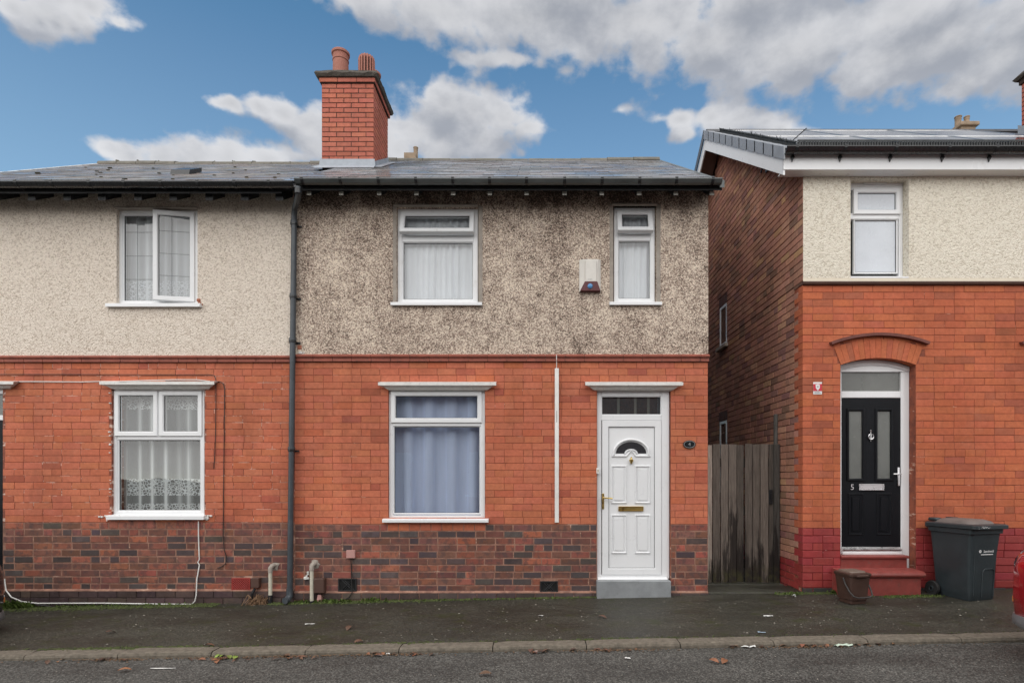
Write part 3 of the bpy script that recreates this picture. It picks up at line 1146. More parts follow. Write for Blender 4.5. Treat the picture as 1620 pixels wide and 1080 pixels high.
def canopy(house, x0, x1, ytop, ybot, proj=0.1):
    """small moulded lintel hood with returned ends"""
    X0, X1, zt, zb = PX(x0, -proj), PX(x1, -proj), PZ(ytop, -proj), PZ(ybot, -proj)
    h = zt - zb
    prof = [(0.01, zb - 0.012), (-proj * 0.35, zb - 0.002), (-proj * 0.6, zb + h * 0.3), (-proj, zb + h * 0.5), (-proj, zt - 0.004), (0.01, zt + 0.02)]
    mb = MB()
    e = [(0.13, 0), (0.1, 0), (0.06, 0), (0, 0), (0, 0), (0, 0)]
    n = len(prof)
    vs = [(X0 + e[i][0], prof[i][0], prof[i][1]) for i in range(n)] + [(X1 - e[i][0], prof[i][0], prof[i][1]) for i in range(n)]
    fs = [tuple(range(n)), tuple(range(2 * n - 1, n - 1, -1))] + [(i, (i + 1) % n, n + (i + 1) % n, n + i) for i in range(n)]
    mb.add(vs, fs)
    return mb.build('lintel_hood', M['canopy_paint'], house)


def string_course(house, x0, x1, ytop, ybot, mat=None):
    """two course moulded brick band built of single bricks"""
    zt, zb = PZ(ytop), PZ(ybot)
    m = (zt + zb) / 2 + 0.005
    L = 0.235
    s = MB()
    root = None
    band = MB().box(x0, x1, -0.012, 0.05, zb - 0.004, zt + 0.0).build('string_course', M['mortar_chimney'], house)
    x = x0
    i = 0
    while x < x1 - 0.02:
        xe = min(x + L, x1)
        if x1 - xe < 0.06:
            xe = x1
        pr = [(-0.045, m), (-0.05, m + 0.01), (-0.05, zt - 0.016), (-0.03, zt), (0.05, zt + 0.012), (0.05, m)]
        o = MB().prism(pr, 'x', x + 0.002, xe - 0.002).build('moulded_brick', M['string_brick'], band)
        o2 = MB().prism([(-0.028, zb), (-0.028, m - 0.005), (-0.012, m - 0.001), (0.05, m - 0.001), (0.05, zb)], 'x', x + 0.003, xe - 0.003).build('moulded_brick', M['string_brick'], band)
        x = xe
    return band


def room(house, x0, x1, y0, y1, z0, z1, zfl):
    """plain shell behind the windows so the rooms read as dark interiors"""
    mb = MB()
    mb.box(x0, x1, y1 - 0.05, y1, z0, z1)
    mb.box(x0, x1, y0, y1 - 0.051, zfl - 0.1, zfl + 0.1)
    mb.box(x0, x1, y0, y1 - 0.051, z0 - 0.1, z0 + 0.05)
    mb.box(x0, x1, y0, y1 - 0.051, z1 - 0.05, z1)
    mb.box(x0, x0 + 0.05, y0, y1 - 0.051, z0 + 0.051, z1 - 0.051)
    mb.box(x1 - 0.05, x1, y0, y1 - 0.051, z0 + 0.051, z1 - 0.051)
    return mb.build('rooms', M['inner_wall'], house)


def slate_roof(house, X0, X1, ye, ze, slope, yr, mat, expo=0.265, wd=0.3, tint=(0.8, 1.2), thick=0.0095, holes=()):
    """front slope laid with single slates on a boarded roof; returns roof object"""
    zr = ze + slope * (yr - ye)
    d = 0.02
    yb = 2 * yr - ye
    pr = [(ye + 0.03, ze - 0.04), (yr, zr - 0.035), (yb, ze - 0.035), (yb, ze - 0.09), (yr, zr - 0.12), (ye + 0.03, ze - 0.09)]
    roof = MB().prism(pr, 'x', X0 + 0.01, X1 - 0.01).build('roof', M['black_paint'], house)
    bk = MB().prism([(yr + 0.02, zr - 0.03), (yb - 0.02, ze - 0.02), (yb, ze - 0.034), (yr, zr - 0.034)], 'x', X0, X1)
    bk.build('rear_slope', M['slate_old'], roof)
    ang = math.atan(slope)
    Ls = (yr - ye) / math.cos(ang)
    rows = int(Ls / expo)
    expo = Ls / rows
    me_cache = []
    for v in range(5):
        mb = MB()
        L = expo * 1.75
        j = [R.uniform(-0.004, 0.004) for _ in range(4)]
        x0, x1 = -wd / 2 + 0.003, wd / 2 - 0.003
        vs = [(x0, j[0], thick), (x1, j[1], thick), (x1, L, 0.003), (x0, L, 0.003),
              (x0, j[0], 0), (x1, j[1], 0), (x1, L, -0.002), (x0, L, -0.002)]
        mb.add(vs, [(0, 1, 2, 3), (7, 6, 5, 4), (0, 4, 5, 1), (1, 5, 6, 2), (2, 6, 7, 3), (3, 7, 4, 0)])
        o = mb.build('slate', mat, roof, origin=(0, 0, 0))
        me_cache.append(o.data)
        bpy.data.objects.remove(o)
    nx = round((X1 - X0) / wd)
    wx = (X1 - X0) / nx
    for r in range(rows):
        y = ye + r * expo * math.cos(ang)
        z = ze + r * expo * math.sin(ang)
        off = 0.5 if r % 2 else 0.0
        for i in range(nx + (1 if off else 0)):
            xa = X0 + (i - off) * wx
            xb = xa + wx
            xa, xb = max(xa, X0), min(xb, X1)
            if xb - xa < 0.05:
                continue
            xc = (xa + xb) / 2
            if any(h[0] < xc < h[1] and h[2] < y + 0.1 < h[3] for h in holes):
                continue
            o = link('slate', R.choice(me_cache), roof, (xc, y, z + R.uniform(-0.001, 0.003)))
            o.scale = ((xb - xa) / wd, 1 if r < rows - 2 else (0.98 if r == rows - 2 else 0.56), 1)
            o.rotation_euler = (ang - 0.008 + R.uniform(-0.004, 0.008), R.uniform(-0.006, 0.006), R.uniform(-0.006, 0.006))
            g = R.uniform(*tint)
            o.color = (g * R.uniform(0.95, 1.08), g, g * R.uniform(0.95, 1.05), 1)
    return roof, zr


def ridge_tiles(roof, X0, X1, yr, zr, L, mossy, sag=0.0, h=0.1):
    n = max(1, round((X1 - X0) / L))
    L = (X1 - X0) / n
    for i in range(n):
        a, b = X0 + i * L, X0 + (i + 1) * L
        dz = -sag * math.sin(math.pi * (i + 0.5) / n) + R.uniform(-0.008, 0.008)
        pr = []
        for k in range(9):
            an = math.pi * (k / 8)
            pr.append((yr - 0.125 * math.cos(an), zr - 0.05 + h * (0.35 + math.sin(an) * 0.9) + dz - 0.04))
        inner = [(yr + (p[0] - yr) * 0.85, p[1] - 0.02) for p in reversed(pr)]
        MB().prism(pr + inner, 'x', a + 0.004, b - 0.004).build('ridge_tile', M['ridge'], roof, smooth=False)
        if mossy:
            jm = MB()
            for q in range(7):
                s = R.uniform(0.008, 0.02)
                cx, cy, cz = b + R.uniform(-0.03, 0.03), yr + R.uniform(-0.07, 0.02), zr + 0.025 + dz + R.uniform(-0.02, 0.01)
                jm.cbox(cx - s, cx + s, cy - s, cy + s, cz - s * 0.7, cz + s * 0.7, s * 0.35)
            jm.build('mossy_joint', M['ridge_joint'], roof)


def half_gutter(house, X0, X1, yc, zt, r, mat, brackets, bmat, sag=0.0):
    prof = []
    for k in range(9):
        an = math.pi * k / 8
        prof.append((yc - r * math.cos(an), zt - r * math.sin(an)))
    inner = [(yc + (p[0] - yc) * 0.88, p[1] + (0.006 if 0 < i < 8 else 0)) for i, p in enumerate(prof)][::-1]
    lip = prof[0]
    poly = [(lip[0] - 0.006, lip[1]), (lip[0] - 0.006, lip[1] - 0.012)] + prof[1:] + inner
    gut = MB().prism(poly, 'x', X0, X1).build('gutter', mat, house, smooth=True)
    for bx in brackets:
        bp = []
        for k in range(9):
            an = math.pi * k / 8
            bp.append((yc - (r + 0.009) * math.cos(an), zt + 0.006 - (r + 0.009) * math.sin(an)))
        bi = [(yc + (p[0] - yc) * 0.86, p[1] + 0.012) for p in bp][::-1]
        mb = MB().prism(bp + bi, 'x', bx - 0.016, bx + 0.016)
        mb.box(bx - 0.012, bx + 0.012, yc + r - 0.01, yc + r + 0.1, zt - r * 0.9, zt - r * 0.6)
        mb.build('gutter_bracket', bmat, gut)
    return gut


def arch_pts(cx, zs, half, rise, n, extra=0.0):
    """points of a segmental arch: springing half width, rise, offset outward by extra"""
    rr = (half * half + rise * rise) / (2 * rise)
    cz = zs + rise - rr
    a = math.asin(half / rr)
    return [(cx + (rr + extra) * math.sin(-a + 2 * a * i / n), cz + (rr + extra) * math.cos(-a + 2 * a * i / n)) for i in range(n + 1)]


def chimney(house, X0, X1, Y0, Y1, z0, zb, cap_h, mat, ch=0.0735, L=0.22, corb=0.03):
    """brick stack laid brick by brick, oversailing course and slab cap"""
    core = MB().box(X0 + 0.006, X1 - 0.006, Y0 + 0.006, Y1 - 0.006, z0 - 0.6, zb).build('chimney', M['mortar_chimney'], house)
    n = round((zb - z0) / ch)
    ch = (zb - z0) / n
    jt = 0.01
    pal = lambda: vary((0.44, 0.135, 0.09), 0.1, 0.03)
    for i in range(n):
        za, zc = z0 + i * ch + jt / 2, z0 + (i + 1) * ch - jt / 2
        over = 0.0
        xx = X0
        first = L if i % 2 else L / 2
        k = 0
        while xx < X1 - 0.01:
            wd = first if k == 0 else L
            xe = min(xx + wd, X1)
            if X1 - xe < 0.05:
                xe = X1
            last = xe >= X1 - 1e-6
            a, b = xx + (jt / 2 if k else 0), xe - (0 if last else jt / 2)
            dp = (L / 2 if (i % 2) else L) - jt if (k == 0 or last) else 0.05
            me, w0, h0 = brick_mesh(b - a, zc - za, dp, mat, R.randrange(3))
            o = link('brick', me, core, ((a + b) / 2, Y0 + R.uniform(-0.0015, 0.0015), (za + zc) / 2))
            o.scale = ((b - a) / w0, 1, (zc - za) / h0)
            o.color = (*pal(), 1)
            xx = xe
            k += 1
        for side, xs in ((1, X1), (-1, X0)):
            yy = Y0 + (L / 2 if i % 2 else L)
            while yy < Y1 - 0.01:
                ye = min(yy + L, Y1)
                if Y1 - ye < 0.05:
                    ye = Y1
                a, b = yy + jt / 2, ye - jt / 2
                me, w0, h0 = brick_mesh(b - a, zc - za, 0.05, mat, R.randrange(3))
                o = link('brick', me, core, (xs + R.uniform(-0.0015, 0.0015), (a + b) / 2, (za + zc) / 2))
                o.scale = ((b - a) / w0, 1, (zc - za) / h0)
                o.rotation_euler = (0, 0, rad(90) * side)
                o.color = (*pal(), 1)
                yy = ye
    # oversailing course of single bricks
    za, zc = zb + 0.002, zb + ch
    MB().box(X0 - corb + 0.008, X1 + corb - 0.008, Y0 - corb + 0.008, Y1 + corb - 0.008, za, zc).build('corbel_bed', M['mortar_chimney'], core)
    nx = round((X1 - X0 + 2 * corb) / (L * 1.25))
    wx = (X1 - X0 + 2 * corb) / nx
    for k in range(nx):
        MB().cbox(X0 - corb + k * wx + 0.003, X0 - corb + (k + 1) * wx - 0.003, Y0 - corb, Y0 - corb + 0.1, za + 0.004, zc - 0.004, 0.004).build('brick', mat, core, color=(*pal(), 1))
    ny = max(1, round((Y1 - Y0 + 2 * corb - 0.1) / L))
    wy = (Y1 - Y0 + 2 * corb - 0.1) / ny
    for k in range(ny):
        y = Y0 - corb + 0.1 + k * wy
        MB().cbox(X1 + corb - 0.1, X1 + corb, y + 0.004, y + wy - 0.003, za + 0.004, zc - 0.004, 0.004).build('brick', mat, core, color=(*pal(), 1))
    # slab cap with ragged mossy edge
    mb = MB()
    c2 = corb + 0.05
    nxs, nys = 14, 14
    zt = zc + cap_h
    outer = []
    for i in range(nxs):
        outer.append((X0 - c2 + (X1 - X0 + 2 * c2) * i / nxs, Y0 - c2))
    for i in range(nys):
        outer.append((X1 + c2, Y0 - c2 + (Y1 - Y0 + 2 * c2) * i / nys))
    for i in range(nxs):
        outer.append((X1 + c2 - (X1 - X0 + 2 * c2) * i / nxs, Y1 + c2))
    for i in range(nys):
        outer.append((X0 - c2, Y1 + c2 - (Y1 - Y0 + 2 * c2) * i / nys))
    m = len(outer)
    cxx, cyy = (X0 + X1) / 2, (Y0 + Y1) / 2
    vs = [(cxx + (px - cxx) * 0.95, cyy + (py - cyy) * 0.95, zc + 0.002) for px, py in outer]
    vs += [(px + R.uniform(-0.006, 0.006), py + R.uniform(-0.006, 0.006), zc + cap_h * R.uniform(0.35, 0.6)) for px, py in outer]
    vs += [(cxx + (px - cxx) * 0.97, cyy + (py - cyy) * 0.97, zt - R.uniform(0, 0.018)) for px, py in outer]
    fs = [tuple(range(m)), tuple(range(2 * m, 3 * m))]
    for r in (0, 1):
        fs += [(r * m + i, r * m + (i + 1) % m, (r + 1) * m + (i + 1) % m, (r + 1) * m + i) for i in range(m)]
    mb.add(vs, fs)
    mb.build('cap_slab', M['mossy_cap'], core)
    return core, zt


# ================================================================== the middle house, number 4
XL, XR = PX(466), PX(1120)
XE = PX(466)
XLL = -7.64
HM = thing('terraced_house', (0, 0, 0), 'middle house with dark mottled pebbledash upstairs and white front door numbered 4', 'house')
ZS_T, ZS_B = PZ(561), PZ(572)
Z_PL = PZ(829)
# openings (X0,X1,Z0,Z1)
W1 = (PX(628), PX(757), PZ(483), PZ(329))
W2 = (PX(970), PX(1038), PZ(482), PZ(327))
WG = (PX(614.5), PX(767), PZ(822), PZ(615))
DR = (PX(944.5), PX(1061), PZ(944), PZ(615))
low = wall_cells(XL, XR, -0.5, ZS_B + 0.02, 0.0045, 0.24, [WG, (DR[0], DR[1], -0.6, DR[3])]).build('brick_wall', M['mortar_red'], HM)
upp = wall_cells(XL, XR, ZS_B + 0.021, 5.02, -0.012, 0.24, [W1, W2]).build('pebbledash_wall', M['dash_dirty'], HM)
GS = 0.0
opn = [rect_open(*WG), rect_open(DR[0], DR[1], -1, DR[3])]
air1 = (PX(536), PX(564), PZ(934), PZ(915))
air2 = (PX(855), PX(882), PZ(936), PZ(919))
AIRS = (air1, air2)
p1 = courses(XL, XR, Z_PL, ZS_B, 0.0822, 0.232, 0.0045, opn, 1)
soldier = (PX(613), PX(768), PZ(839.5), PZ(827))
p2 = courses(XL, XR, PZ(936), Z_PL, 0.0826, 0.232, 0.013, opn + [rect_open(*A_) for A_ in AIRS] + [rect_open(soldier[0], soldier[1], soldier[2] - 0.01, soldier[3] + 0.1)], 2)
pcs = [(a, b, c, d, red_col(), M['brick'], 0.03) for (a, b, c, d) in p1]
pcs += [(a, b, c, d, plinth_col(), M['brick_old'], 0.03) for (a, b, c, d) in p2]
nb = 9
for i in range(nb):
    w_ = (soldier[1] - soldier[0]) / nb
    pcs.append((soldier[0] + i * w_ + 0.004, soldier[0] + (i + 1) * w_ - 0.004, soldier[2] + 0.004, soldier[3] - 0.002, red_col(), M['brick'], 0.03))
# pale mortar bed behind the plinth courses
MB().box(XL + 0.001, DR[0] - 0.001, 0.003, 0.03, -0.45, Z_PL).build('plinth_bed', M['mortar_pale'], low)
MB().box(DR[1] + 0.001, XR - 0.001, 0.003, 0.03, -0.45, Z_PL).build('plinth_bed', M['mortar_pale'], low)
# projecting footing courses
foot = []
for (fa, fb_) in ((XL, DR[0]), (DR[1], XR)):
    MB().box(fa, fb_, -0.014, 0.03, -0.45, PZ(937)).build('footing_bed', M['mortar_pale'], low)
    for (a, b, c, d) in courses(fa, fb_, PZ(937) - 0.0826 * 4, PZ(937), 0.0826, 0.235, 0.008, [], 9):
        if d > G((a + b) / 2) - 0.02:
            pcs.append((a, b, c, d, vary((0.075, 0.052, 0.05), 0.3), M['brick_old'], 0.03, -0.022))
place_bricks(pcs, low, 300)
string_course(HM, XL, XR + 0.01, 561, 572)
# side, rear and party walls
sw = MB()
sw.box(XR - 0.24, XR, 0.241, 6.4, -0.5, 5.0)
sw.prism([(0.241, 5.001), (6.4, 5.001), (3.2, 6.95)], 'x', XR - 0.24, XR)
sw.box(XL, XR - 0.241, 6.16, 6.4, -0.5, 5.0)
sw.build('side_wall', M['brick_old'], HM, color=(0.2, 0.075, 0.05, 1))
room(HM, XL + 0.02, XR - 0.26, 0.245, 2.4, 0.05, 4.95, 2.72)
ROOF = slate_roof(HM, XE, XR + 0.075, -0.36, 4.875, 0.62, 3.2, M['slate'])
ridge_tiles(ROOF[0], XE + 0.02, XR + 0.075, 3.2, ROOF[1], 0.46, False, 0.03)
vg = MB()
for (y0_, y1_) in ((-0.36, 1.0), (1.0, 2.3), (2.3, 3.2)):
    za, zb_ = 4.875 + 0.62 * (y0_ + 0.36), 4.875 + 0.62 * (y1_ + 0.36)
    vg.add([(XR + 0.03, y0_, za - 0.07), (XR + 0.085, y0_, za - 0.07), (XR + 0.085, y0_, za + 0.012), (XR + 0.03, y0_, za + 0.012),
            (XR + 0.03, y1_, zb_ - 0.07), (XR + 0.085, y1_, zb_ - 0.07), (XR + 0.085, y1_, zb_ + 0.012), (XR + 0.03, y1_, zb_ + 0.012)], QF)
vg.build('verge_board', M['gutter_grey'], HM)
bx = [PX(v, -0.4) for v in (480, 540, 600, 659, 717, 775, 833, 893, 952, 1011, 1069, 1126)]
half_gutter(HM, PX(468, -0.4), PX(1141, -0.4), -0.40, 4.868, 0.052, M['gutter_grey'], bx, M['black_gloss'])
MB().prism([(-0.33, 4.848), (0.02, 5.065), (0.02, 5.085), (-0.33, 4.868)], 'x', XL, XR + 0.06).build('eaves_board', M['black_paint'], HM)
for v in (489, 540, 600, 659, 717, 775, 833, 893, 952, 1011, 1069, 1126):
    xx = PX(v, -0.27)
    rf = MB().prism([(-0.27, 4.755), (-0.27, 4.805), (0.0, 5.0), (0.0, 4.93)], 'x', xx - 0.028, xx + 0.028).build('rafter_end', M['black_paint'], HM)
    MB().cbox(xx - 0.026, xx + 0.026, -0.279, -0.2705, 4.757, 4.803, 0.003).build('rafter_cap', M['stub_grey'], rf)
# chimney on the party line
CH, CZT = chimney(HM, PX(509, 1.6), PX(591, 1.6), 1.6, 2.43, PZ(255, 1.6), 7.345, 0.085, M['brick'])
fl = MB()
fx0, fx1 = PX(509, 1.6) - 0.02, PX(591, 1.6) + 0.02
rz = lambda y: 4.875 + 0.62 * (y + 0.36)
fl.add([(fx0, 1.585, rz(1.6) + 0.12), (fx1, 1.585, rz(1.6) + 0.12), (fx1 + 0.01, 1.575, rz(1.6) + 0.02), (fx0 - 0.01, 1.575, rz(1.6) + 0.02),
        (fx0 - 0.04, 1.4, rz(1.4) + 0.016), (fx1 + 0.04, 1.4, rz(1.4) + 0.016)], [(0, 1, 2, 3), (3, 2, 5, 4)])
stp = 7
for side, xs in ((1, fx1 - 0.012), (-1, fx0 + 0.012)):
    for k in range(stp):
        ya, yb_ = 1.6 + 0.83 * k / stp, 1.6 + 0.83 * (k + 1) / stp
        zt_ = rz(yb_) + 0.09
        o_ = xs + side * (0.004 + 0.002 * (k % 2))
        fl.add([(o_, ya - 0.015, rz(ya) - 0.0), (o_, yb_, rz(yb_)), (o_, yb_, zt_), (o_, ya - 0.015, rz(ya) + 0.09)], [(0, 1, 2, 3)])
    fl.add([(xs, 1.5, rz(1.5) + 0.02), (xs, 2.45, rz(2.45) + 0.02), (xs + side * 0.13, 2.45, rz(2.45) + 0.018), (xs + side * 0.13, 1.5, rz(1.5) + 0.018)], [(0, 1, 2, 3)])
fl.build('flashing', M['flashing'], CH)


def pot_plain(parent, X, Y, z0, z1, r, mat):
    h = z1 - z0
    pr = [(r * 1.02, -0.02), (r * 0.98, h * 0.6), (r * 0.96, h * 0.72), (r * 1.03, h * 0.73), (r * 1.03, h * 0.77), (r * 0.97, h * 0.78), (r, h * 0.9), (r * 1.14, h * 0.92), (r * 1.16, h * 0.98), (r * 1.08, h), (r * 0.85, h), (r * 0.8, h * 0.6)]
    return MB().lathe(pr, X, Y, 24, z0).build('chimney_pot', mat, parent, smooth=True)


def pot_louvred(parent, X, Y, z0, z1, r, mat):
    h = z1 - z0
    mb = MB()
    mb.lathe([(r * 0.8, 0), (r * 0.8, h * 0.9), (0.01, h * 0.98)], X, Y, 20, z0)
    p = mb.build('chimney_pot', M['hole'], parent, smooth=True)
    rb = MB()
    n = 16
    for k in range(n):
        a = 2 * math.pi * k / n
        pts = [(X + r * math.cos(a), Y + r * math.sin(a), z0 + zz * h) for zz in (-0.02, 0.3, 0.9)] + [(X + r * 0.9 * math.cos(a), Y + r * 0.9 * math.sin(a), z0 + h * 0.99)]
        rb.tube(pts, r * 0.125, 6)
    rb.lathe([(r * 1.02, -0.02), (r * 1.06, h * 0.08), (r * 1.06, h * 0.14), (r * 0.8, h * 0.16)], X, Y, 20, z0)
    rb.lathe([(r * 0.84, h * 0.88), (r * 1.0, h * 0.9), (r * 0.98, h * 0.98), (r * 0.6, h * 1.02), (0.01, h * 1.02)], X, Y, 20, z0)
    rb.build('pot_louvres', mat, p, smooth=True)
    return p


pot_plain(CH, PX(539, 1.85), 1.85, CZT - 0.02, PZ(84, 1.85), 0.118, M['pot'])
pot_louvred(CH, PX(580, 1.85), 1.85, CZT - 0.02, PZ(92, 1.85), 0.112, M['pot'])
pot_plain(CH, PX(590, 2.25), 2.25, CZT - 0.02, PZ(117, 2.25), 0.11, M['pot'])

# windows of number 4
for (a, b, c, d) in (W1, W2):
    mg = MB().box(a - 0.045, a - 0.001, -0.0165, 0.0, c - 0.03, d + 0.02)
    mg.box(b + 0.001, b + 0.05, -0.0165, 0.0, c - 0.03, d + 0.02)
    mg.build('cement_margin', M['cement'], HM)
YF = 0.035
upvc_window(HM, PX(629, .03), PX(756, .03), PZ(481, .03), PZ(330, .03), YF,
            [(PX(636, .03), PX(749, .03), PZ(474, .03), PZ(381.5, .03), 'fixed', None),
             (PX(636, .03), PX(749, .03), PZ(372, .03), PZ(337, .03), 'sash', ('top', rad(17)))],
            sill=(PX(619.5), PX(763), PZ(484.5), PZ(479.5), 0.055), head=(PX(624.5), PX(757), PZ(328.5), PZ(325.5), 0.05))
upvc_window(HM, PX(971.5, .03), PX(1036, .03), PZ(480, .03), PZ(328, .03), YF,
            [(PX(977.5, .03), PX(1030, .03), PZ(473, .03), PZ(379.5, .03), 'fixed', None),
             (PX(977.5, .03), PX(1030, .03), PZ(370, .03), PZ(335, .03), 'sash', ('top', rad(17)))],
            sill=(PX(963.5), PX(1046), PZ(484), PZ(479), 0.055), head=(PX(968), PX(1038.5), PZ(327), PZ(324), 0.05))
upvc_window(HM, PX(614.5, .03), PX(767.5, .03), PZ(822, .03), PZ(615, .03), YF,
            [(PX(621.5, .03), PX(760, .03), PZ(813, .03), PZ(673, .03), 'fixed', None),
             (PX(620, .03), PX(761, .03), PZ(667, .03), PZ(620.5, .03), 'sash', None)],
            sill=(PX(604.5, -.06), PX(772.5, -.06), PZ(826, -.06), PZ(821, -.06), 0.06))
canopy(HM, 598, 785, 604, 614.5)
canopy(HM, 926, 1081, 604, 614.5)
c_white = cloth_mat('white_net', (0.84, 0.86, 0.9), 0.95, 1.0)
c_blue = cloth_mat('blue_white_net', (0.68, 0.77, 1.0), 0.82, 1.0)
curtain('plain white net curtain filling the wide upstairs window of the mottled house', PX(630, .14), PX(756, .14), PZ(484, .14), PZ(329, .14), 0.125, c_white, 9, 0.022, 3)
curtain('plain white net curtain filling the narrow upstairs window beside the alarm box', PX(971, .14), PX(1038, .14), PZ(484, .14), PZ(325, .14), 0.14, c_white, 6, 0.02, 5)
curtain('bluish sheer net curtain hanging behind the ground floor window near door 4', PX(612, .18), PX(770, .18), PZ(822, .18), PZ(614, .18), 0.18, c_blue, 5, 0.06, 14)
for (a, nm) in ((air1, 0), (air2, 0)):
    ab = MB().box(a[0], a[1], -0.004, 0.02, a[2], a[3])
    abo = ab.build('air_brick', M['hole'], HM)
    gb = MB()
    W_, H_ = a[1] - a[0], a[3] - a[2]
    gb.ring(a[0] - 0.004, a[1] + 0.004, a[2] - 0.004, a[3] + 0.004, 0.016, -0.014, 0.0, 0.002)
    for k in range(-5, 12):
        for sg in (1, -1):
            x0_ = a[0] + W_ * k / 8
            pts = []
            for tt in (0, 1):
                xx = x0_ + sg * tt * H_ if sg > 0 else x0_ + H_ - tt * H_
                pts.append((xx, -0.009, a[2] + tt * H_))
            if min(p[0] for p in pts) > a[0] and max(p[0] for p in pts) < a[1]:
                gb.tube(pts, 0.004, 4)
    gb.build('air_brick_grille', M['air_black'], abo)

# front door of number 4
DY = 0.045
fr = MB()
x0, x1 = DR[0] + 0.002, DR[1] - 0.004
zt = DR[3] - 0.012
zth = PZ(915, .045)
fr.cbox(x0, PX(951.5, .045), DY, DY + 0.07, zth, zt, 0.006)
fr.cbox(PX(1046.5, .045), x1, DY, DY + 0.07, zth, zt, 0.006)
fr.cbox(PX(951.5, .045) + 0.0005, PX(1046.5, .045) - 0.0005, DY + 0.0015, DY + 0.07, PZ(626.5, .045), zt - 0.001, 0.006)
fr.cbox(PX(951.5, .045) + 0.0005, PX(1046.5, .045) - 0.0005, DY + 0.0015, DY + 0.07, PZ(664.5, .045), PZ(656, .045), 0.006)
dfr = fr.build('door_frame', M['upvc'], HM)
tp = MB().add([(PX(951), DY + 0.03, PZ(657)), (PX(1047), DY + 0.03, PZ(657)), (PX(1047), DY + 0.03, PZ(625)), (PX(951), DY + 0.03, PZ(625))], [(0, 1, 2, 3)])
tp.build('transom_pane', M['glass'], dfr, recalc=False)
MB().box(PX(952), PX(1046), DY + 0.05, DY + 0.055, PZ(657), PZ(625)).build('transom_backing', M['glass_dark'], dfr)
for v_ in (978, 1005, 1026):  # pale bars behind the pane, painted in as the reflection of the building opposite
    MB().box(PX(v_), PX(v_ + 4), DY + 0.045, DY + 0.049, PZ(656), PZ(626)).build('reflection_bar', M['glass_smoke'], dfr)
tb = MB().ring(PX(951.2, .045), PX(1046.8, .045), PZ(656.4, .045), PZ(626, .045), 0.012, DY + 0.008, DY + 0.03, 0.004)
tb.build('glazing_bead', M['upvc'], dfr)
lz0 = PZ(908.5, .045)
MB().prism([(DY + 0.06, zth - 0.06), (-0.045, zth - 0.06), (-0.045, zth - 0.045), (-0.02, zth - 0.012), (DY - 0.004, zth + 0.02), (DY - 0.004, lz0 - 0.002), (DY + 0.06, lz0 - 0.002)], 'x', x0 + 0.006, x1 - 0.03).build('threshold', M['upvc'], dfr)
lx0, lx1, lz0, lz1 = PX(952.5, .045), PX(1046, .045), PZ(908.5, .045), PZ(665, .045)
lf = MB().ring(lx0, lx1, lz0, lz1, 0.08, DY - 0.012, DY + 0.05, 0.008)
px0, px1, pz0, pz1 = lx0 + 0.079, lx1 - 0.079, lz0 + 0.079, lz1 - 0.079
lf.box(px0 - 0.003, px1 + 0.003, DY + 0.006, DY + 0.03, pz0 - 0.003, pz1 + 0.003)
dleaf = lf.build('door', M['upvc'], HM)
MB().ring(px0 - 0.001, px1 + 0.001, pz0 - 0.001, pz1 + 0.001, 0.007, DY + 0.001, DY + 0.01, 0.001).build('gasket', M['gasket'], dleaf)
for (a, b, c, d) in ((967, 991.5, 796, 736), (1004.5, 1029, 796, 736), (967, 991.5, 875, 813.5), (1004.5, 1029, 875, 813.5)):
    A, B, C_, D = PX(a, .045), PX(b, .045), PZ(c, .045), PZ(d, .045)
    mb = MB().ring(A, B, C_, D, 0.022, DY - 0.008, DY + 0.008, 0.012)
    mb.cbox(A + 0.034, B - 0.034, DY - 0.003, DY + 0.008, C_ + 0.034, D - 0.034, 0.008)
    mb.build('door_panel', M['upvc'], dleaf)
# half-round glazing with moulding
fcx, fcz = PX(998.5, .045), PZ(717, .045)


def ell(rx, rz, n=20):
    return [(fcx + rx * math.cos(math.pi - math.pi * i / n), fcz + rz * math.sin(math.pi * i / n)) for i in range(n + 1)]


k_ = 7.045 / 910
outer, inner = ell(24 * k_, 18.5 * k_), ell(9.5 * k_, 6.5 * k_)
mb = MB().strip([(a, DY + 0.004, b) for a, b in outer], [(a, DY + 0.004, b) for a, b in inner])
mb.build('fanlight_pane', M['glass_dark'], dleaf, recalc=False)
mb = MB()
o1 = [(a, DY - 0.006, b) for a, b in ell(27.5 * k_, 22 * k_)]
mb.tube([(o1[0][0], DY - 0.004, o1[0][2] - 0.02)] + o1 + [(o1[-1][0], DY - 0.004, o1[-1][2] - 0.02)], 0.014, 8)
mb.tube([(a, DY, b - 0.004) for a, b in ell(9.5 * k_, 6.5 * k_)], 0.01, 6)
mb.tube([(PX(968, .045), DY, PZ(721, .045)), (PX(991, .045), DY, PZ(721, .045))], 0.011, 8)
mb.tube([(PX(1006, .045), DY, PZ(721, .045)), (PX(1029, .045), DY, PZ(721, .045))], 0.011, 8)
mb.tube([(PX(991, .045), DY, PZ(721, .045)), (PX(998.5, .045), DY, PZ(712, .045)), (PX(1006, .045), DY, PZ(721, .045))], 0.01, 8)
mb.build('fanlight_moulding', M['upvc'], dleaf, smooth=True)
kx, kz = PX(998.5, .04), PZ(727.5, .04)
kb = MB().prism([(kx + 0.03 * math.cos(a), kz + 0.048 * math.sin(a)) for a in [i * math.pi / 10 for i in range(20)]], 'y', DY - 0.006, DY + 0.008).build('knocker', M['upvc'], dleaf)
mb = MB()
mb.lathe([(0.004, -0.045), (0.012, -0.03), (0.026, 0.0), (0.028, 0.008), (0.012, 0.014), (0.008, 0.03), (0.012, 0.036), (0.003, 0.045)], kx, DY - 0.016, 12, kz - 0.004)
mb.build('knocker_urn', M['brass'], kb, smooth=True)
lbx0, lbx1, lbz0, lbz1 = PX(978.5, .04), PX(1018, .04), PZ(808, .04), PZ(800.5, .04)
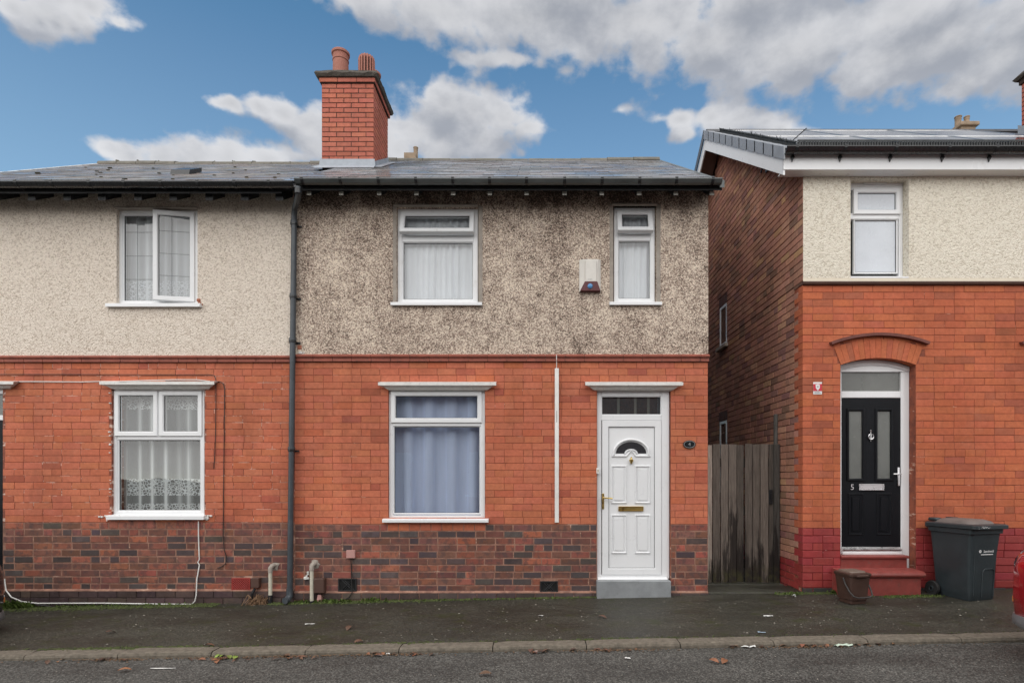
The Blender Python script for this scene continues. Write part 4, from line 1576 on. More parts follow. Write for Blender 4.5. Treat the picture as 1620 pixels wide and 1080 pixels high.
mb = MB().ring(lbx0, lbx1, lbz0, lbz1, 0.009, DY - 0.012, DY + 0.008, 0.002)
mb.cbox(lbx0 + 0.008, lbx1 - 0.008, DY - 0.004, DY + 0.008, lbz0 + 0.008, lbz1 - 0.008, 0.003)
mb.build('letterbox', M['brass'], dleaf)
hx = PX(954, .03)
mb = MB().cbox(hx - 0.013, hx + 0.013, DY - 0.022, DY - 0.011, PZ(805, .03), PZ(780, .03), 0.004)
mb.tube([(hx, DY - 0.02, PZ(787, .03)), (hx, DY - 0.06, PZ(787, .03)), (hx + 0.02, DY - 0.066, PZ(787, .03)), (hx + 0.11, DY - 0.062, PZ(788, .03))], 0.009, 8)
mb.lathe([(0.0065, -0.01), (0.0065, 0.01)], hx, DY - 0.024, 8, PZ(799, .03))
mb.build('door_handle', M['brass'], dleaf, smooth=True)
MB().cbox(PX(943.6), PX(948), -0.012, 0.04, PZ(749), PZ(740), 0.003).build('doorbell', M['cable_white'], dfr)
MB().cbox(PX(945.2), PX(946.4), -0.015, -0.0115, PZ(746.5), PZ(742.5), 0.001).build('bell_push', M['brass'], dfr)
st = MB().cbox(PX(944.5, -.1), PX(1062, -.1), -0.1, 0.11, -0.25, PZ(918.5, -.1), 0.008).build('door_step', M['step_grey'], HM)
# hall behind the transom so the light stays dark
# ================================================================== the cream house
HL = thing('terraced_house', (-5.3, 0, 0), 'cream pebbledash house with an open casement upstairs and lichened roof', 'house')
LX0, LX1 = XLL, XL - 0.002
WU = (PX(185.5), PX(313.5), PZ(484), PZ(330.5))
WL = (PX(176.5), PX(323.5), PZ(816), PZ(614.5))
DL = (PX(-110), PX(4), -0.6, PZ(614))
lzs = PZ(562.5)
llow = wall_cells(LX0, LX1, -0.6, ZS_B + 0.015, 0.0045, 0.24, [WL, DL]).build('brick_wall', M['mortar_streaked'], HL)
lupp = wall_cells(LX0, LX1, ZS_B + 0.016, 4.985, -0.012, 0.24, [WU]).build('pebbledash_wall', M['dash_cream'], HL)
air3 = (PX(367.5), PX(396), PZ(934), PZ(914))
opn = [rect_open(*WL), rect_open(DL[0], DL[1], -1, DL[3])]
p1 = courses(LX0, LX1, PZ(826), ZS_B - 0.01, 0.0826, 0.232, 0.005, opn, 3)
sold = (PX(172), PX(321.5), PZ(836), PZ(821.5))
p2 = courses(LX0, LX1, PZ(933), PZ(826), 0.0823, 0.232, 0.014, opn + [rect_open(*air3)] + [rect_open(sold[0], sold[1], sold[2] - 0.01, sold[3] + 0.1)], 0)
pcs = [(a, b, c, d, red_col(), M['brick'], 0.03) for (a, b, c, d) in p1]
pcs += [(a, b, c, d, plinth_col(), M['brick_old'], 0.03) for (a, b, c, d) in p2]
nb = 10
for i in range(nb):
    w_ = (sold[1] - sold[0]) / nb
    pcs.append((sold[0] + i * w_ + 0.004, sold[0] + (i + 1) * w_ - 0.004, sold[2] + 0.004, sold[3] - 0.002, vary((0.36, 0.13, 0.085), 0.15), M['brick_old'], 0.03))
for (wl_, fa, fb_, zz) in ((low, XL, DR[0], PZ(937)), (low, DR[1], XR, PZ(937)), (llow, DL[1], LX1, PZ(934))):
    MB().prism([(-0.021, zz - 0.001), (-0.019, zz + 0.006), (-0.001, zz + 0.024), (0.02, zz + 0.024), (0.02, zz - 0.001)], 'x', fa + 0.001, fb_ - 0.001).build('mortar_ledge', M['mortar_pale'], wl_)
MB().box(DL[1] + 0.001, LX1 - 0.001, 0.003, 0.03, -0.55, PZ(826)).build('plinth_bed', M['mortar_pale'], llow)
MB().box(LX0 + 0.001, DL[0] - 0.001, 0.003, 0.03, -0.55, PZ(826)).build('plinth_bed', M['mortar_pale'], llow)
for (fa, fb_) in ((LX0, DL[0]), (DL[1], LX1)):
    MB().box(fa, fb_, -0.014, 0.03, -0.55, PZ(934)).build('footing_bed', M['mortar_chimney'], llow)
    for (a, b, c, d) in courses(fa, fb_, PZ(934) - 0.0826 * 5, PZ(934), 0.0826, 0.235, 0.008, [], 9):
        if d > G((a + b) / 2) - 0.02:
            pcs.append((a, b, c, d, vary((0.078, 0.05, 0.046), 0.35), M['brick_old'], 0.03, -0.022))
place_bricks(pcs, llow, 300)
string_course(HL, LX0, LX1, 563, 573)
sw = MB()
sw.box(LX0, LX0 + 0.24, 0.241, 6.4, -0.6, 4.95)
sw.prism([(0.241, 4.951), (6.4, 4.951), (3.2, 6.88)], 'x', LX0, LX0 + 0.24)
sw.box(LX0 + 0.241, LX1, 6.16, 6.4, -0.6, 4.95)
sw.build('side_wall', M['brick_old'], HL, color=(0.2, 0.075, 0.05, 1))
room(HL, LX0 + 0.26, LX1 - 0.02, 0.245, 2.4, 0.0, 4.9, 2.72)
RL = slate_roof(HL, XLL - 0.08, XE, -0.36, 4.84, 0.612, 3.2, M['slate_old'], tint=(0.7, 1.3), wd=0.29,
                holes=())
ridge_tiles(RL[0], XLL - 0.08, XE - 0.02, 3.2, RL[1], 0.335, True, 0.02)
vt = MB()
vx, vy = PX(284, 0.9), 0.9
vz = 4.84 + 0.612 * (vy + 0.36)
vt.prism([(vy, vz + 0.01), (vy + 0.02, vz + 0.085), (vy + 0.3, vz + 0.26), (vy + 0.3, vz + 0.2), (vy + 0.05, vz + 0.03)], 'x', vx - 0.13, vx + 0.13)
vt.build('roof_vent', M['black_gloss'], RL[0])
mm = MB()
for i in range(34):
    u, v_ = R.uniform(XLL + 0.3, XE - 0.2), R.betavariate(1, 1.6) * 3.1 - 0.3
    s = R.uniform(0.008, 0.022)
    zz = 4.84 + 0.612 * (v_ + 0.36) + 0.014
    mm.cbox(u - s * 1.6, u + s * 1.6, v_ - s, v_ + s, zz - 0.01, zz + s * 0.35, s * 0.25)
mm.build('moss_clumps', M['roof_moss'], RL[0], kind='stuff')
vg = MB()
lvx = XLL - 0.08
vg.add([(lvx - 0.02, -0.36, 4.77), (lvx + 0.03, -0.36, 4.77), (lvx + 0.03, -0.36, 4.85), (lvx - 0.02, -0.36, 4.85),
        (lvx - 0.02, 3.2, RL[1] - 0.07), (lvx + 0.03, 3.2, RL[1] - 0.07), (lvx + 0.03, 3.2, RL[1] + 0.012), (lvx - 0.02, 3.2, RL[1] + 0.012)], QF)
vg.build('verge_board', M['canopy_paint'], HL)
bx = [PX(v, -0.4) for v in (-140, -80, -25, 30, 86, 145, 200, 258, 316, 374, 428)]
half_gutter(HL, XLL - 0.12, PX(466, -0.4), -0.40, 4.834, 0.054, M['black_gloss'], bx, M['black_gloss'])
MB().prism([(-0.33, 4.812), (0.02, 5.026), (0.02, 5.046), (-0.33, 4.832)], 'x', LX0 - 0.05, LX1).build('eaves_board', M['black_paint'], HL)
for v in (-175, -120, -62, -6, 50, 106, 161, 218, 274, 331, 387, 442):
    xx = PX(v, -0.27)
    MB().prism([(-0.27, 4.70), (-0.27, 4.775), (0.0, 4.96), (0.0, 4.87)], 'x', xx - 0.045, xx + 0.045).build('rafter_end', M['black_paint'], HL)
# upstairs casement, one leaf standing open
upvc_window(HL, PX(186.5, .03), PX(312.5, .03), PZ(481.5, .03), PZ(332, .03), YF,
            [(PX(193, .03), PX(244, .03), PZ(476.5, .03), PZ(338.5, .03), 'fixed', None),
             (PX(249.5, .03), PX(306.5, .03), PZ(476, .03), PZ(338, .03), 'sash', ('right', rad(10)))],
            sill=(PX(172), PX(320.5), PZ(487), PZ(481.5), 0.06), head=(PX(183.5), PX(314), PZ(331.5), PZ(329.3), 0.04),
            leaded=(2, (0.255, 0.53, 0.81)), frame_w=0.05)
upvc_window(HL, PX(177.5, .03), PX(323, .03), PZ(815.5, .03), PZ(615.5, .03), YF,
            [(PX(185, .03), PX(319.5, .03), PZ(808.5, .03), PZ(694.5, .03), 'fixed', None),
             (PX(183, .03), PX(248, .03), PZ(688, .03), PZ(620, .03), 'sash', None),
             (PX(253.5, .03), PX(318.5, .03), PZ(688, .03), PZ(620, .03), 'sash', None)],
            sill=(PX(168, -.05), PX(322.5, -.05), PZ(821.5, -.05), PZ(815, -.05), 0.055))
canopy(HL, 157, 339, 603, 613)
canopy(HL, -150, 21, 603, 612)
lace_up = cloth_mat('lace_net_upstairs', (0.8, 0.82, 0.85), 0.62, 0.97, [(PZ(484), PZ(438))])
lace_dn = cloth_mat('lace_net_downstairs', (0.8, 0.82, 0.82), 0.28, 0.9,
                    [(PZ(812), PZ(797)), (PZ(784), PZ(757)), (PZ(645), PZ(628))])
curtain('white lace hemmed net curtain behind the open casement of the cream house', PX(187, .15), PX(313, .15), PZ(484, .15), PZ(331, .15), 0.15, lace_up, 7, 0.018, 21)
curtain('sheer net curtain with lace bands behind the three light window of the cream house', PX(178, .18), PX(325, .18), PZ(816, .18), PZ(614, .18), 0.18, lace_dn, 6, 0.03, 33)
def lumps(name, parent, x, y, n, sx, sz, size, mat, **kw):
    mb = MB()
    for k in range(n):
        cx, cz, q = PX(x) + R.gauss(0, sx), PZ(y) + R.gauss(0, sz), size * R.uniform(0.5, 1.2)
        mb.cbox(cx - q, cx + q, -0.012 - q * 0.6, 0.01, cz - q * 0.8, cz + q * 0.8, q * 0.3)
    return mb.build(name, mat, parent, **kw)


lumps('exposed_brick', lupp, 318.5, 481, 5, 0.015, 0.02, 0.02, M['brick'], color=(0.4, 0.15, 0.09, 1))
MB().cbox(PX(471), PX(478), -0.016, 0.0, PZ(553), PZ(546), 0.004).build('exposed_brick', M['brick_old'], upp, color=(0.4, 0.15, 0.09, 1))
lumps('mortar_dab', upp, 474, 558, 6, 0.03, 0.012, 0.018, M['canopy_paint'])
lumps('mortar_dab', llow, 166, 817, 7, 0.03, 0.015, 0.014, M['canopy_paint'])
lumps('mortar_dab', llow, 329, 817, 7, 0.03, 0.015, 0.014, M['canopy_paint'])
lumps('mortar_dab', llow, 174.5, 700, 16, 0.004, 0.5, 0.009, M['canopy_paint'])
lumps('mortar_dab', low, 486, 916, 6, 0.01, 0.06, 0.02, M['canopy_paint'])
# door at the frame's edge
dm = MB().cbox(DL[0] + 0.003, DL[0] + 0.055, 0.03, 0.1, -0.2, DL[3] - 0.01, 0.006)
dm.cbox(DL[0] + 0.056, DL[1] - 0.003, 0.031, 0.1, DL[3] - 0.065, DL[3] - 0.011, 0.006)
dm.cbox(DL[0] + 0.056, DL[1] - 0.003, 0.033, 0.098, PZ(664), PZ(656), 0.004)
ldf = dm.build('door_frame', M['upvc'], HL)
MB().box(DL[0] + 0.056, DL[1] - 0.003, 0.06, 0.065, PZ(656.5), DL[3] - 0.06).build('transom_pane', M['glass_smoke'], ldf)
lf = MB().ring(DL[0] + 0.057, DL[1] - 0.003, -0.2, PZ(664.5), 0.12, 0.035, 0.085, 0.008)
lf.box(DL[0] + 0.17, DL[1] - 0.115, 0.055, 0.075, -0.09, PZ(678))
lf.build('door', M['door_black'], HL)
a = air3
abo = MB().box(a[0], a[1], -0.004, 0.02, a[2], a[3]).build('air_brick', M['hole'], HL)
gb = MB().ring(a[0] - 0.003, a[1] + 0.003, a[2] - 0.003, a[3] + 0.003, 0.014, -0.014, 0.0, 0.002)
H_ = a[3] - a[2]
for k in range(-8, 14):
    for sg in (1, -1):
        q0 = a[0] + 0.0272 * k
        pa, pb = (q0, a[2]), (q0 + H_, a[3])
        lo, hi = max(0, (a[0] - q0) / H_), min(1, (a[1] - q0) / H_)
        if hi - lo > 0.05:
            f0, f1 = (lo, hi)
            g0, g1 = (a[2] + f0 * H_, a[2] + f1 * H_) if sg > 0 else (a[3] - f0 * H_, a[3] - f1 * H_)
            gb.tube([(q0 + f0 * H_, -0.009, g0), (q0 + f1 * H_, -0.009, g1)], 0.0055, 4)
gb.build('air_brick_grille', M['air_red'], abo)

# ================================================================== number 5 across the alley
HR = thing('terraced_house', (6.5, 0, 0), 'house with clean pale pebbledash, solar panels and black front door numbered 5', 'house')
RX0, RX1 = PX(1270), 10.2
ZB5, ZT5 = PZ(451), PZ(268)
ZP5 = PZ(835)
W5 = (PX(1345), PX(1437), PZ(438), PZ(283))
D5 = (PX(1330), PX(1449), -0.6, PZ(577))
rise5 = PZ(566) - PZ(577)
rlow = wall_cells(RX0 + 0.008, RX1, -0.5, PZ(450) + 0.01, 0.0045, 0.24, [(D5[0], D5[1], -0.6, PZ(566)), (PX(1628), PX(1745), PZ(800), PZ(566))]).build('brick_wall', M['mortar_red'], HR)
rupp = wall_cells(RX0, RX1, PZ(440), 5.2, -0.01, 0.24, [W5, (PX(1680), PX(1772), PZ(438), PZ(283))]).build('pebbledash_wall', M['dash_pale'], HR)
MB().box(RX0, RX1, -0.011, 0.24, PZ(450) + 0.011, PZ(440) - 0.001).build('painted_band', M['band_cream'], HR)
MB().prism([(0.0, PZ(451)), (-0.03, PZ(451)), (-0.04, PZ(448.5)), (-0.04, PZ(446.5)), (0.0, PZ(445.5))], 'x', RX0 - 0.012, RX1).build('string_course', M['brown_plastic'], HR)
acx, ahalf = (D5[0] + D5[1]) / 2, (D5[1] - D5[0]) / 2
ext_h = PZ(536.5) - PZ(566)
ex_pts = arch_pts(acx, PZ(577), ahalf, rise5, 40, ext_h)


def arch_open(z):
    if -1 < z < PZ(577) - 0.0:
        return (D5[0], D5[1])
    if z < PZ(577) + 0.0:
        return None
    xs = [p[0] for p in ex_pts if p[1] > z]
    if xs:
        lim = ahalf + ext_h * 0.62
        ins = ahalf + (z - PZ(577)) * 0.62
        return (max(min(xs), acx - ins), min(max(xs), acx + ins))
    return None


win5b = rect_open(PX(1628), PX(1745), PZ(800), PZ(566))
q1 = courses(RX0, RX1, ZP5, PZ(451), 0.0858, 0.246, 0.005, [arch_open, win5b], 2)
q2 = courses(RX0, RX1, PZ(929), ZP5, 0.0858, 0.246, 0.007, [arch_open], 1)
q3 = courses(RX0, D5[0], PZ(929) - 0.1716, PZ(929), 0.0858, 0.246, 0.007, [], 9) + courses(D5[1], RX1, PZ(929) - 0.1716, PZ(929), 0.0858, 0.246, 0.007, [], 9)


def paint_col():
    return vary((0.33, 0.044, 0.044), 0.1)


def red5():
    r = R.random()
    if r < 0.1:
        return vary((0.4, 0.115, 0.062), 0.1, 0.03)
    return vary((0.49, 0.135, 0.064), 0.06, 0.03)


pcs = []
for i, (a, b, c, d) in enumerate(q1):
    dp = 0.13 if a < RX0 + 0.01 else 0.03
    if a < RX0 + 0.01:
        a = RX0
        dp = 0.12 if round((c - ZP5) / 0.0858) % 2 else 0.23
    pcs.append((a, b, c, d, red5(), M['brick'], dp))
for (a, b, c, d) in q2:
    dp = 0.03
    if a < RX0 + 0.01:
        a = RX0
        dp = 0.12 if round((c - ZP5) / 0.0858) % 2 else 0.23
    pcs.append((a, b, c, d, paint_col(), M['brick_paint'], dp))
for (a, b, c, d) in q3:
    pcs.append((a, b, c, d, vary((0.05, 0.045, 0.045), 0.2), M['brick_old'], 0.03))
MB().box(RX0 + 0.01, D5[0] - 0.001, 0.002, 0.03, -0.45, ZP5).build('painted_bed', M['mortar_paint'], rlow)
MB().box(D5[1] + 0.001, RX1 - 0.001, 0.002, 0.03, -0.45, ZP5).build('painted_bed', M['mortar_paint'], rlow)
place_bricks(pcs, rlow, 300)
# segmental arch of single wedge bricks
nv = 15
pi_, po_ = arch_pts(acx, PZ(577), ahalf, rise5, nv, 0.0), arch_pts(acx, PZ(577), ahalf, rise5, nv, ext_h)
for i in range(nv):
    sh = 0.004

    def lerp(p, q, f):
        return (p[0] + (q[0] - p[0]) * f, p[1] + (q[1] - p[1]) * f)
    quad = [lerp(pi_[i], pi_[i + 1], 0.025), lerp(pi_[i + 1], pi_[i], 0.025), lerp(po_[i + 1], po_[i], 0.025), lerp(po_[i], po_[i + 1], 0.025)]
    MB().prism(quad, 'y', R.uniform(-0.004, -0.001), 0.1).build('arch_brick', M['brick'], rlow, color=(*red5(), 1))
hm_i = arch_pts(acx, PZ(546), PX(1466) - acx, PZ(532) - PZ(546), 20, 0.0)
hm_o = arch_pts(acx, PZ(546), PX(1466) - acx, PZ(532) - PZ(546), 20, 0.034)


def hood(dx):
    for i in range(0, 20, 2):
        mb = MB()
        poly = [hm_i[i], hm_i[i + 1], hm_i[i + 2], hm_o[i + 2], hm_o[i + 1], hm_o[i]]
        cxm = sum(p[0] for p in poly) / 6
        poly = [(cxm + (p[0] - cxm) * 0.985 + dx, p[1]) for p in poly]
        mb.prism(poly, 'y', -0.055, 0.02)
        mb.build('hood_brick', M['hood_brick'], rlow)


hood(0.0)
hood(PX(1690) - acx)
# neighbour's ground floor window under the second hood, beyond the frame
upvc_window(HR, PX(1628, .1), PX(1738, .1), PZ(800, .1), PZ(570, .1), 0.1, [(PX(1636, .1), PX(1730, .1), PZ(792, .1), PZ(640, .1), 'fixed', None), (PX(1636, .1), PX(1730, .1), PZ(630, .1), PZ(580, .1), 'fixed', None)], pane_mat=M['glass_frost'])
upvc_window(HR, PX(1682, .1), PX(1762, .1), PZ(438, .1), PZ(295, .1), 0.1, [(PX(1688, .1), PX(1756, .1), PZ(430, .1), PZ(343, .1), 'fixed', None), (PX(1688, .1), PX(1756, .1), PZ(336, .1), PZ(302, .1), 'fixed', None)], pane_mat=M['glass_frost'])
# upstairs window, set back in its opening
y5 = 0.1
win5 = upvc_window(HR, W5[0] + 0.003, W5[1] - 0.003, W5[2] + 0.002, PZ(295, .1), y5,
                   [(PX(1352, .1), PX(1421, .1), PZ(431.5, .1), PZ(346, .1), 'fixed', None),
                    (PX(1351, .1), PX(1422.5, .1), PZ(338, .1), PZ(300, .1), 'sash', None)], pane_mat=M['glass_frost'], frame_w=0.045)
ex = MB().box(W5[0] + 0.003, W5[1] - 0.003, y5 + 0.004, y5 + 0.07, PZ(295, .1) + 0.001, W5[3] + 0.02)
ex.build('frame_extension', M['upvc'], win5)
MB().cbox(PX(1367, .08), PX(1404, .08), y5 - 0.012, y5 + 0.003, PZ(291, .08), PZ(288, .08), 0.003).build('trickle_vent', M['upvc'], win5)
MB().cbox(W5[0] + 0.002, W5[1] - 0.002, -0.013, y5 - 0.001, W5[2] - 0.02, W5[2] + 0.0015, 0.003).build('sill', M['upvc'], win5)
# door 5
dy = 0.12
fd = dy
fr = MB()
zth5 = PZ(876, fd)
fr.cbox(D5[0] + 0.001, PX(1331.5, fd), dy, dy + 0.07, zth5, PZ(588, fd), 0.004)
fr.cbox(PX(1425.5, fd), D5[1] - 0.001, dy, dy + 0.07, PZ(901, fd), PZ(588, fd), 0.006)
fr.cbox(PX(1331.5, fd) + 0.001, PX(1425.5, fd) - 0.001, dy + 0.002, dy + 0.068, PZ(629, fd), PZ(618.5, fd), 0.005)
hd = [(D5[0] + 0.001, PZ(588, fd) + 0.001), (D5[1] - 0.001, PZ(588, fd) + 0.001)] + [(p[0] * 0.998 + acx * 0.002, p[1] - 0.002) for p in reversed(arch_pts(acx, PZ(577), ahalf - 0.002, rise5, 14))]
fr.prism(hd, 'y', dy - 0.001, dy + 0.07)
r5 = MB()
fr5 = fr.build('door_frame', M['upvc'], HR)
hb = MB().tube([(p[0], dy - 0.006, p[1] - 0.05) for p in arch_pts(acx, PZ(577), ahalf - 0.02, rise5 * 0.9, 14)], 0.012, 6)
hb.build('frame_moulding', M['upvc'], fr5, smooth=True)
MB().box(PX(1331, fd), PX(1426, fd), dy + 0.03, dy + 0.035, PZ(619, fd), PZ(587, fd)).build('transom_pane', M['glass_smoke'], fr5)
MB().prism([(dy + 0.06, zth5), (-0.02 + dy, zth5), (-0.02 + dy, zth5 + 0.02), (dy + 0.01, zth5 + 0.075), (dy + 0.06, zth5 + 0.075)], 'x', PX(1331.5, fd) + 0.001, PX(1425.5, fd) - 0.001).build('threshold', M['upvc'], fr5)
MB().prism([(dy - 0.02, zth5 + 0.05), (dy - 0.028, zth5 + 0.05), (dy - 0.028, zth5 + 0.062), (dy + 0.01, zth5 + 0.09), (dy + 0.01, zth5 + 0.05)], 'x', PX(1332, fd) + 0.001, PX(1425, fd) - 0.001).build('weather_bar', M['chrome'], fr5)
ld = MB()
lx0, lx1, lz0, lz1 = PX(1332, fd), PX(1425, fd), PZ(866, fd), PZ(629.5, fd)
gl5 = [(PX(1343.5, fd), PX(1365, fd), PZ(758, fd), PZ(649.5, fd)), (PX(1388.5, fd), PX(1410, fd), PZ(758, fd), PZ(649.5, fd))]
lw_ = wall_cells(lx0, lx1, lz0, lz1, dy + 0.008, dy + 0.05, gl5)
d5 = lw_.build('door', M['door_black'], HR)
for (a, b, c, d) in gl5:
    MB().ring(a - 0.028, b + 0.028, c - 0.02, d + 0.028, 0.032, dy - 0.008, dy + 0.02, 0.012).build('pane_moulding', M['door_black'], d5)
    MB().box(a - 0.002, b + 0.002, dy + 0.02, dy + 0.025, c - 0.002, d + 0.002).build('pane', M['glass_smoke'], d5)
for (a, b) in ((1342, 1366.5), (1387, 1411.5)):
    A, B, C_, D = PX(a, fd), PX(b, fd), PZ(846, fd), PZ(780, fd)
    mb = MB().ring(A, B, C_, D, 0.026, dy - 0.002, dy + 0.01, 0.014)
    mb.cbox(A + 0.045, B - 0.045, dy + 0.0, dy + 0.012, C_ + 0.045, D - 0.045, 0.01)
    mb.build('door_panel', M['door_black'], d5)
lb = (PX(1359, fd), PX(1398.5, fd), PZ(775, fd), PZ(765, fd))
mb = MB().ring(*lb, 0.012, dy - 0.008, dy + 0.01, 0.003)
mb.cbox(lb[0] + 0.013, lb[1] - 0.013, dy - 0.002, dy + 0.009, lb[2] + 0.014, lb[3] - 0.012, 0.003)
mb.build('letterbox', M['chrome'], d5)
kx, kz = PX(1377.2, fd), PZ(689, fd)
mb = MB()
mb.lathe([(0.003, 0.0), (0.009, 0.012), (0.006, 0.028), (0.013, 0.04), (0.013, 0.05), (0.003, 0.06)], kx, dy - 0.004, 10, kz + 0.015)
ringp = [(kx + 0.03 * math.sin(a), dy - 0.012, kz - 0.012 - 0.034 * math.cos(a)) for a in [-2.6 + 5.2 * i / 16 for i in range(17)]]
mb.tube(ringp, 0.007, 6)
mb.lathe([(0.002, -0.01), (0.008, 0), (0.002, 0.01)], kx, dy - 0.004, 8, kz - 0.062)
mb.tube([(kx, dy - 0.008, kz + 0.02), (kx, dy - 0.008, kz - 0.05)], 0.008, 6)
mb.build('knocker', M['chrome'], d5, smooth=True)
hx = PX(1421.5, fd)
mb = MB().cbox(hx - 0.014, hx + 0.014, dy - 0.012, dy + 0.009, PZ(768, fd), PZ(739, fd), 0.004)
mb.tube([(hx, dy - 0.01, PZ(749.5, fd)), (hx, dy - 0.05, PZ(749.5, fd)), (hx - 0.02, dy - 0.055, PZ(749.5, fd)), (hx - 0.095, dy - 0.052, PZ(749.5, fd))], 0.009, 8)
mb.build('door_handle', M['chrome'], d5, smooth=True)
text_mesh('door_number', '5', 0.098, M['chrome'], d5, (PX(1348.6, fd), dy + 0.004, PZ(770.5, fd)), 0.003)
# red steps
zt1 = PZ(878, .0)
MB().box(D5[0] + 0.002, PX(1425.5, fd) - 0.002, 0.005, dy + 0.1, -0.3, zth5 - 0.03).build('door_step', M['step_red'], HR)
MB().prism([(dy + 0.08, zth5 - 0.001), (-0.012, zth5 - 0.001), (-0.022, zth5 - 0.012), (-0.022, zth5 - 0.03), (-0.01, zth5 - 0.034), (dy + 0.08, zth5 - 0.034)], 'x', D5[0] + 0.002, PX(1425.5, fd) + 0.01).build('step_nosing', M['step_red'], HR)
s2z = PZ(903, -.18)
MB().box(PX(1330, -.2), PX(1455, -.2), -0.22, 0.0, -0.25, s2z - 0.071).build('door_step', M['step_red'], HR)
MB().prism([(0.004, s2z + 0.012), (-0.22, s2z), (-0.25, s2z - 0.014), (-0.258, s2z - 0.035), (-0.25, s2z - 0.058), (-0.225, s2z - 0.068), (0.004, s2z - 0.068)], 'x', PX(1330, -.2), PX(1460, -.2)).build('step_nosing', M['step_red'], HR, smooth=True)
# alley side wall: mortar backing and bricks laid along the depth
YB5 = 6.2
ze5, sl5, ye5, yr5 = 5.338, 0.661, -0.2, 3.04
roofz = lambda y: ze5 + sl5 * (y - ye5) if y <= yr5 else ze5 + sl5 * (2 * yr5 - y - ye5)
sd = MB()
yl = [0.03, yr5, YB5]
sd.prism([(0.2405, -0.5), (YB5, -0.5), (YB5, roofz(YB5) - 0.1), (yr5, roofz(yr5) - 0.1), (0.2405, roofz(0.24) - 0.1)], 'x', RX0 + 0.008, RX0 + 0.24)
sd.box(RX0 - 0.001, RX0 + 0.02, -0.0095, 0.2403, PZ(449), roofz(-0.0) - 0.1)
SW5 = [(2.80, 3.18, PZ(543, 2.8), PZ(478, 2.8)), (2.80, 3.18, 1.2, PZ(664, 2.8))]
side = sd.build('side_wall', M['mortar_soot'], HR)
sb_ = MB()
sp_ = MB()
n = 90
ch = 0.0858
for i in range(n):
    za = ZP5 + (i - 12) * ch + 0.005
    zb_ = za + ch - 0.01
    if za > roofz(yr5):
        break
    k = i - 12
    y = 0.125 if k % 2 else 0.235
    # up in the gable the bricks run past the front quoins
    if za > PZ(449):
        y = -0.0085 if k % 2 else -0.12
    while y < YB5:
        wd = 0.246 if (i % 4 != 1 or R.random() < 0.4) else 0.123
        a, b = max(y + 0.005, -0.008), min(y + wd, YB5) - 0.005
        y += wd
        if zb_ > roofz((a + b) / 2) - 0.12:
            continue
        for o in SW5:
            if o[2] - 0.03 < (za + zb_) / 2 < o[3] + 0.16:
                if a < o[0] < b:
                    b = o[0] - 0.004
                elif a < o[1] < b:
                    a = o[1] + 0.004
                elif o[0] <= a and b <= o[1]:
                    a = b
        if b - a < 0.02:
            continue
        r_ = R.random()
        cc = vary((0.4, 0.2, 0.14), 0.16, 0.03) if r_ < 0.75 else (vary((0.27, 0.145, 0.11), 0.2) if r_ < 0.9 else vary((0.48, 0.26, 0.165), 0.12))
        painted = zb_ < 0.42
        mbx = sp_ if painted else sb_
        if painted:
            cc = paint_col()
        xx = RX0 + R.uniform(-0.002, 0.002) - (0.006 if za > PZ(449) else 0)
        c_ = 0.003
        vs = []
        for (dd, x_) in ((0, xx + 0.03), (0, xx + c_), (c_, xx)):
            vs += [(x_, a + dd, za + dd), (x_, b - dd, za + dd), (x_, b - dd, zb_ - dd), (x_, a + dd, zb_ - dd)]
        fs = [(11, 10, 9, 8)]
        for r in (0, 1):
            for kk in range(4):
                fs.append((r * 4 + kk, (r + 1) * 4 + kk, (r + 1) * 4 + (kk + 1) % 4, r * 4 + (kk + 1) % 4))
        mbx.add(vs, fs, cc)
sb_.build('side_bricks', M['brick_side'], side, kind='stuff')
if sp_.v:
    sp_.build('painted_side_bricks', M['brick_paint'], side, kind='stuff')
for (a, b, c, d) in SW5:
    rc = MB()
    xg = RX0 + 0.02
    rc.box(xg, xg + 0.05, a, b, c, d)
    sw_ = rc.build('side_window', M['hole'], side)
    fm = MB()
    for (p, q, r_, s_) in ((a, a + 0.05, c, d), (b - 0.05, b, c, d), (a + 0.051, b - 0.051, d - 0.05, d), (a + 0.051, b - 0.051, c, c + 0.05)):
        fm.cbox(RX0 - 0.004, RX0 + 0.06, p, q, r_, s_, 0.004)
    fm.build('frame', M['upvc'], sw_)
    MB().box(RX0 + 0.014, RX0 + 0.018, a + 0.04, b - 0.04, c + 0.04, d - 0.04).build('pane', M['glass_frost'], sw_)
    MB().cbox(RX0 - 0.06, RX0 + 0.05, a - 0.06, b + 0.06, c - 0.06, c - 0.002, 0.004).build('sill', M['cement'], sw_)
    hdp = MB()
    for k in range(5):
        ya, yb_ = a - 0.04 + (b - a + 0.08) * k / 5, a - 0.04 + (b - a + 0.08) * (k + 1) / 5
        hdp.cbox(RX0 - 0.006, RX0 + 0.05, ya + 0.004, yb_ - 0.004, d + 0.005, d + 0.17, 0.003)
    hdp.build('arch_bricks', M['brick_old'], sw_, color=(0.12, 0.05, 0.04, 1))
bk = MB()
bk.box(RX0 + 0.241, RX1, YB5 - 0.24, YB5, -0.5, 4.9)
bk.box(RX1 - 0.2, RX1, 0.241, YB5 - 0.241, -0.5, 4.9)
bk.build('rear_wall', M['brick_old'], HR, color=(0.2, 0.08, 0.05, 1))
room(HR, RX0 + 0.26, RX1 - 0.22, 0.245, 2.6, 0.2, 5.0, 2.9)
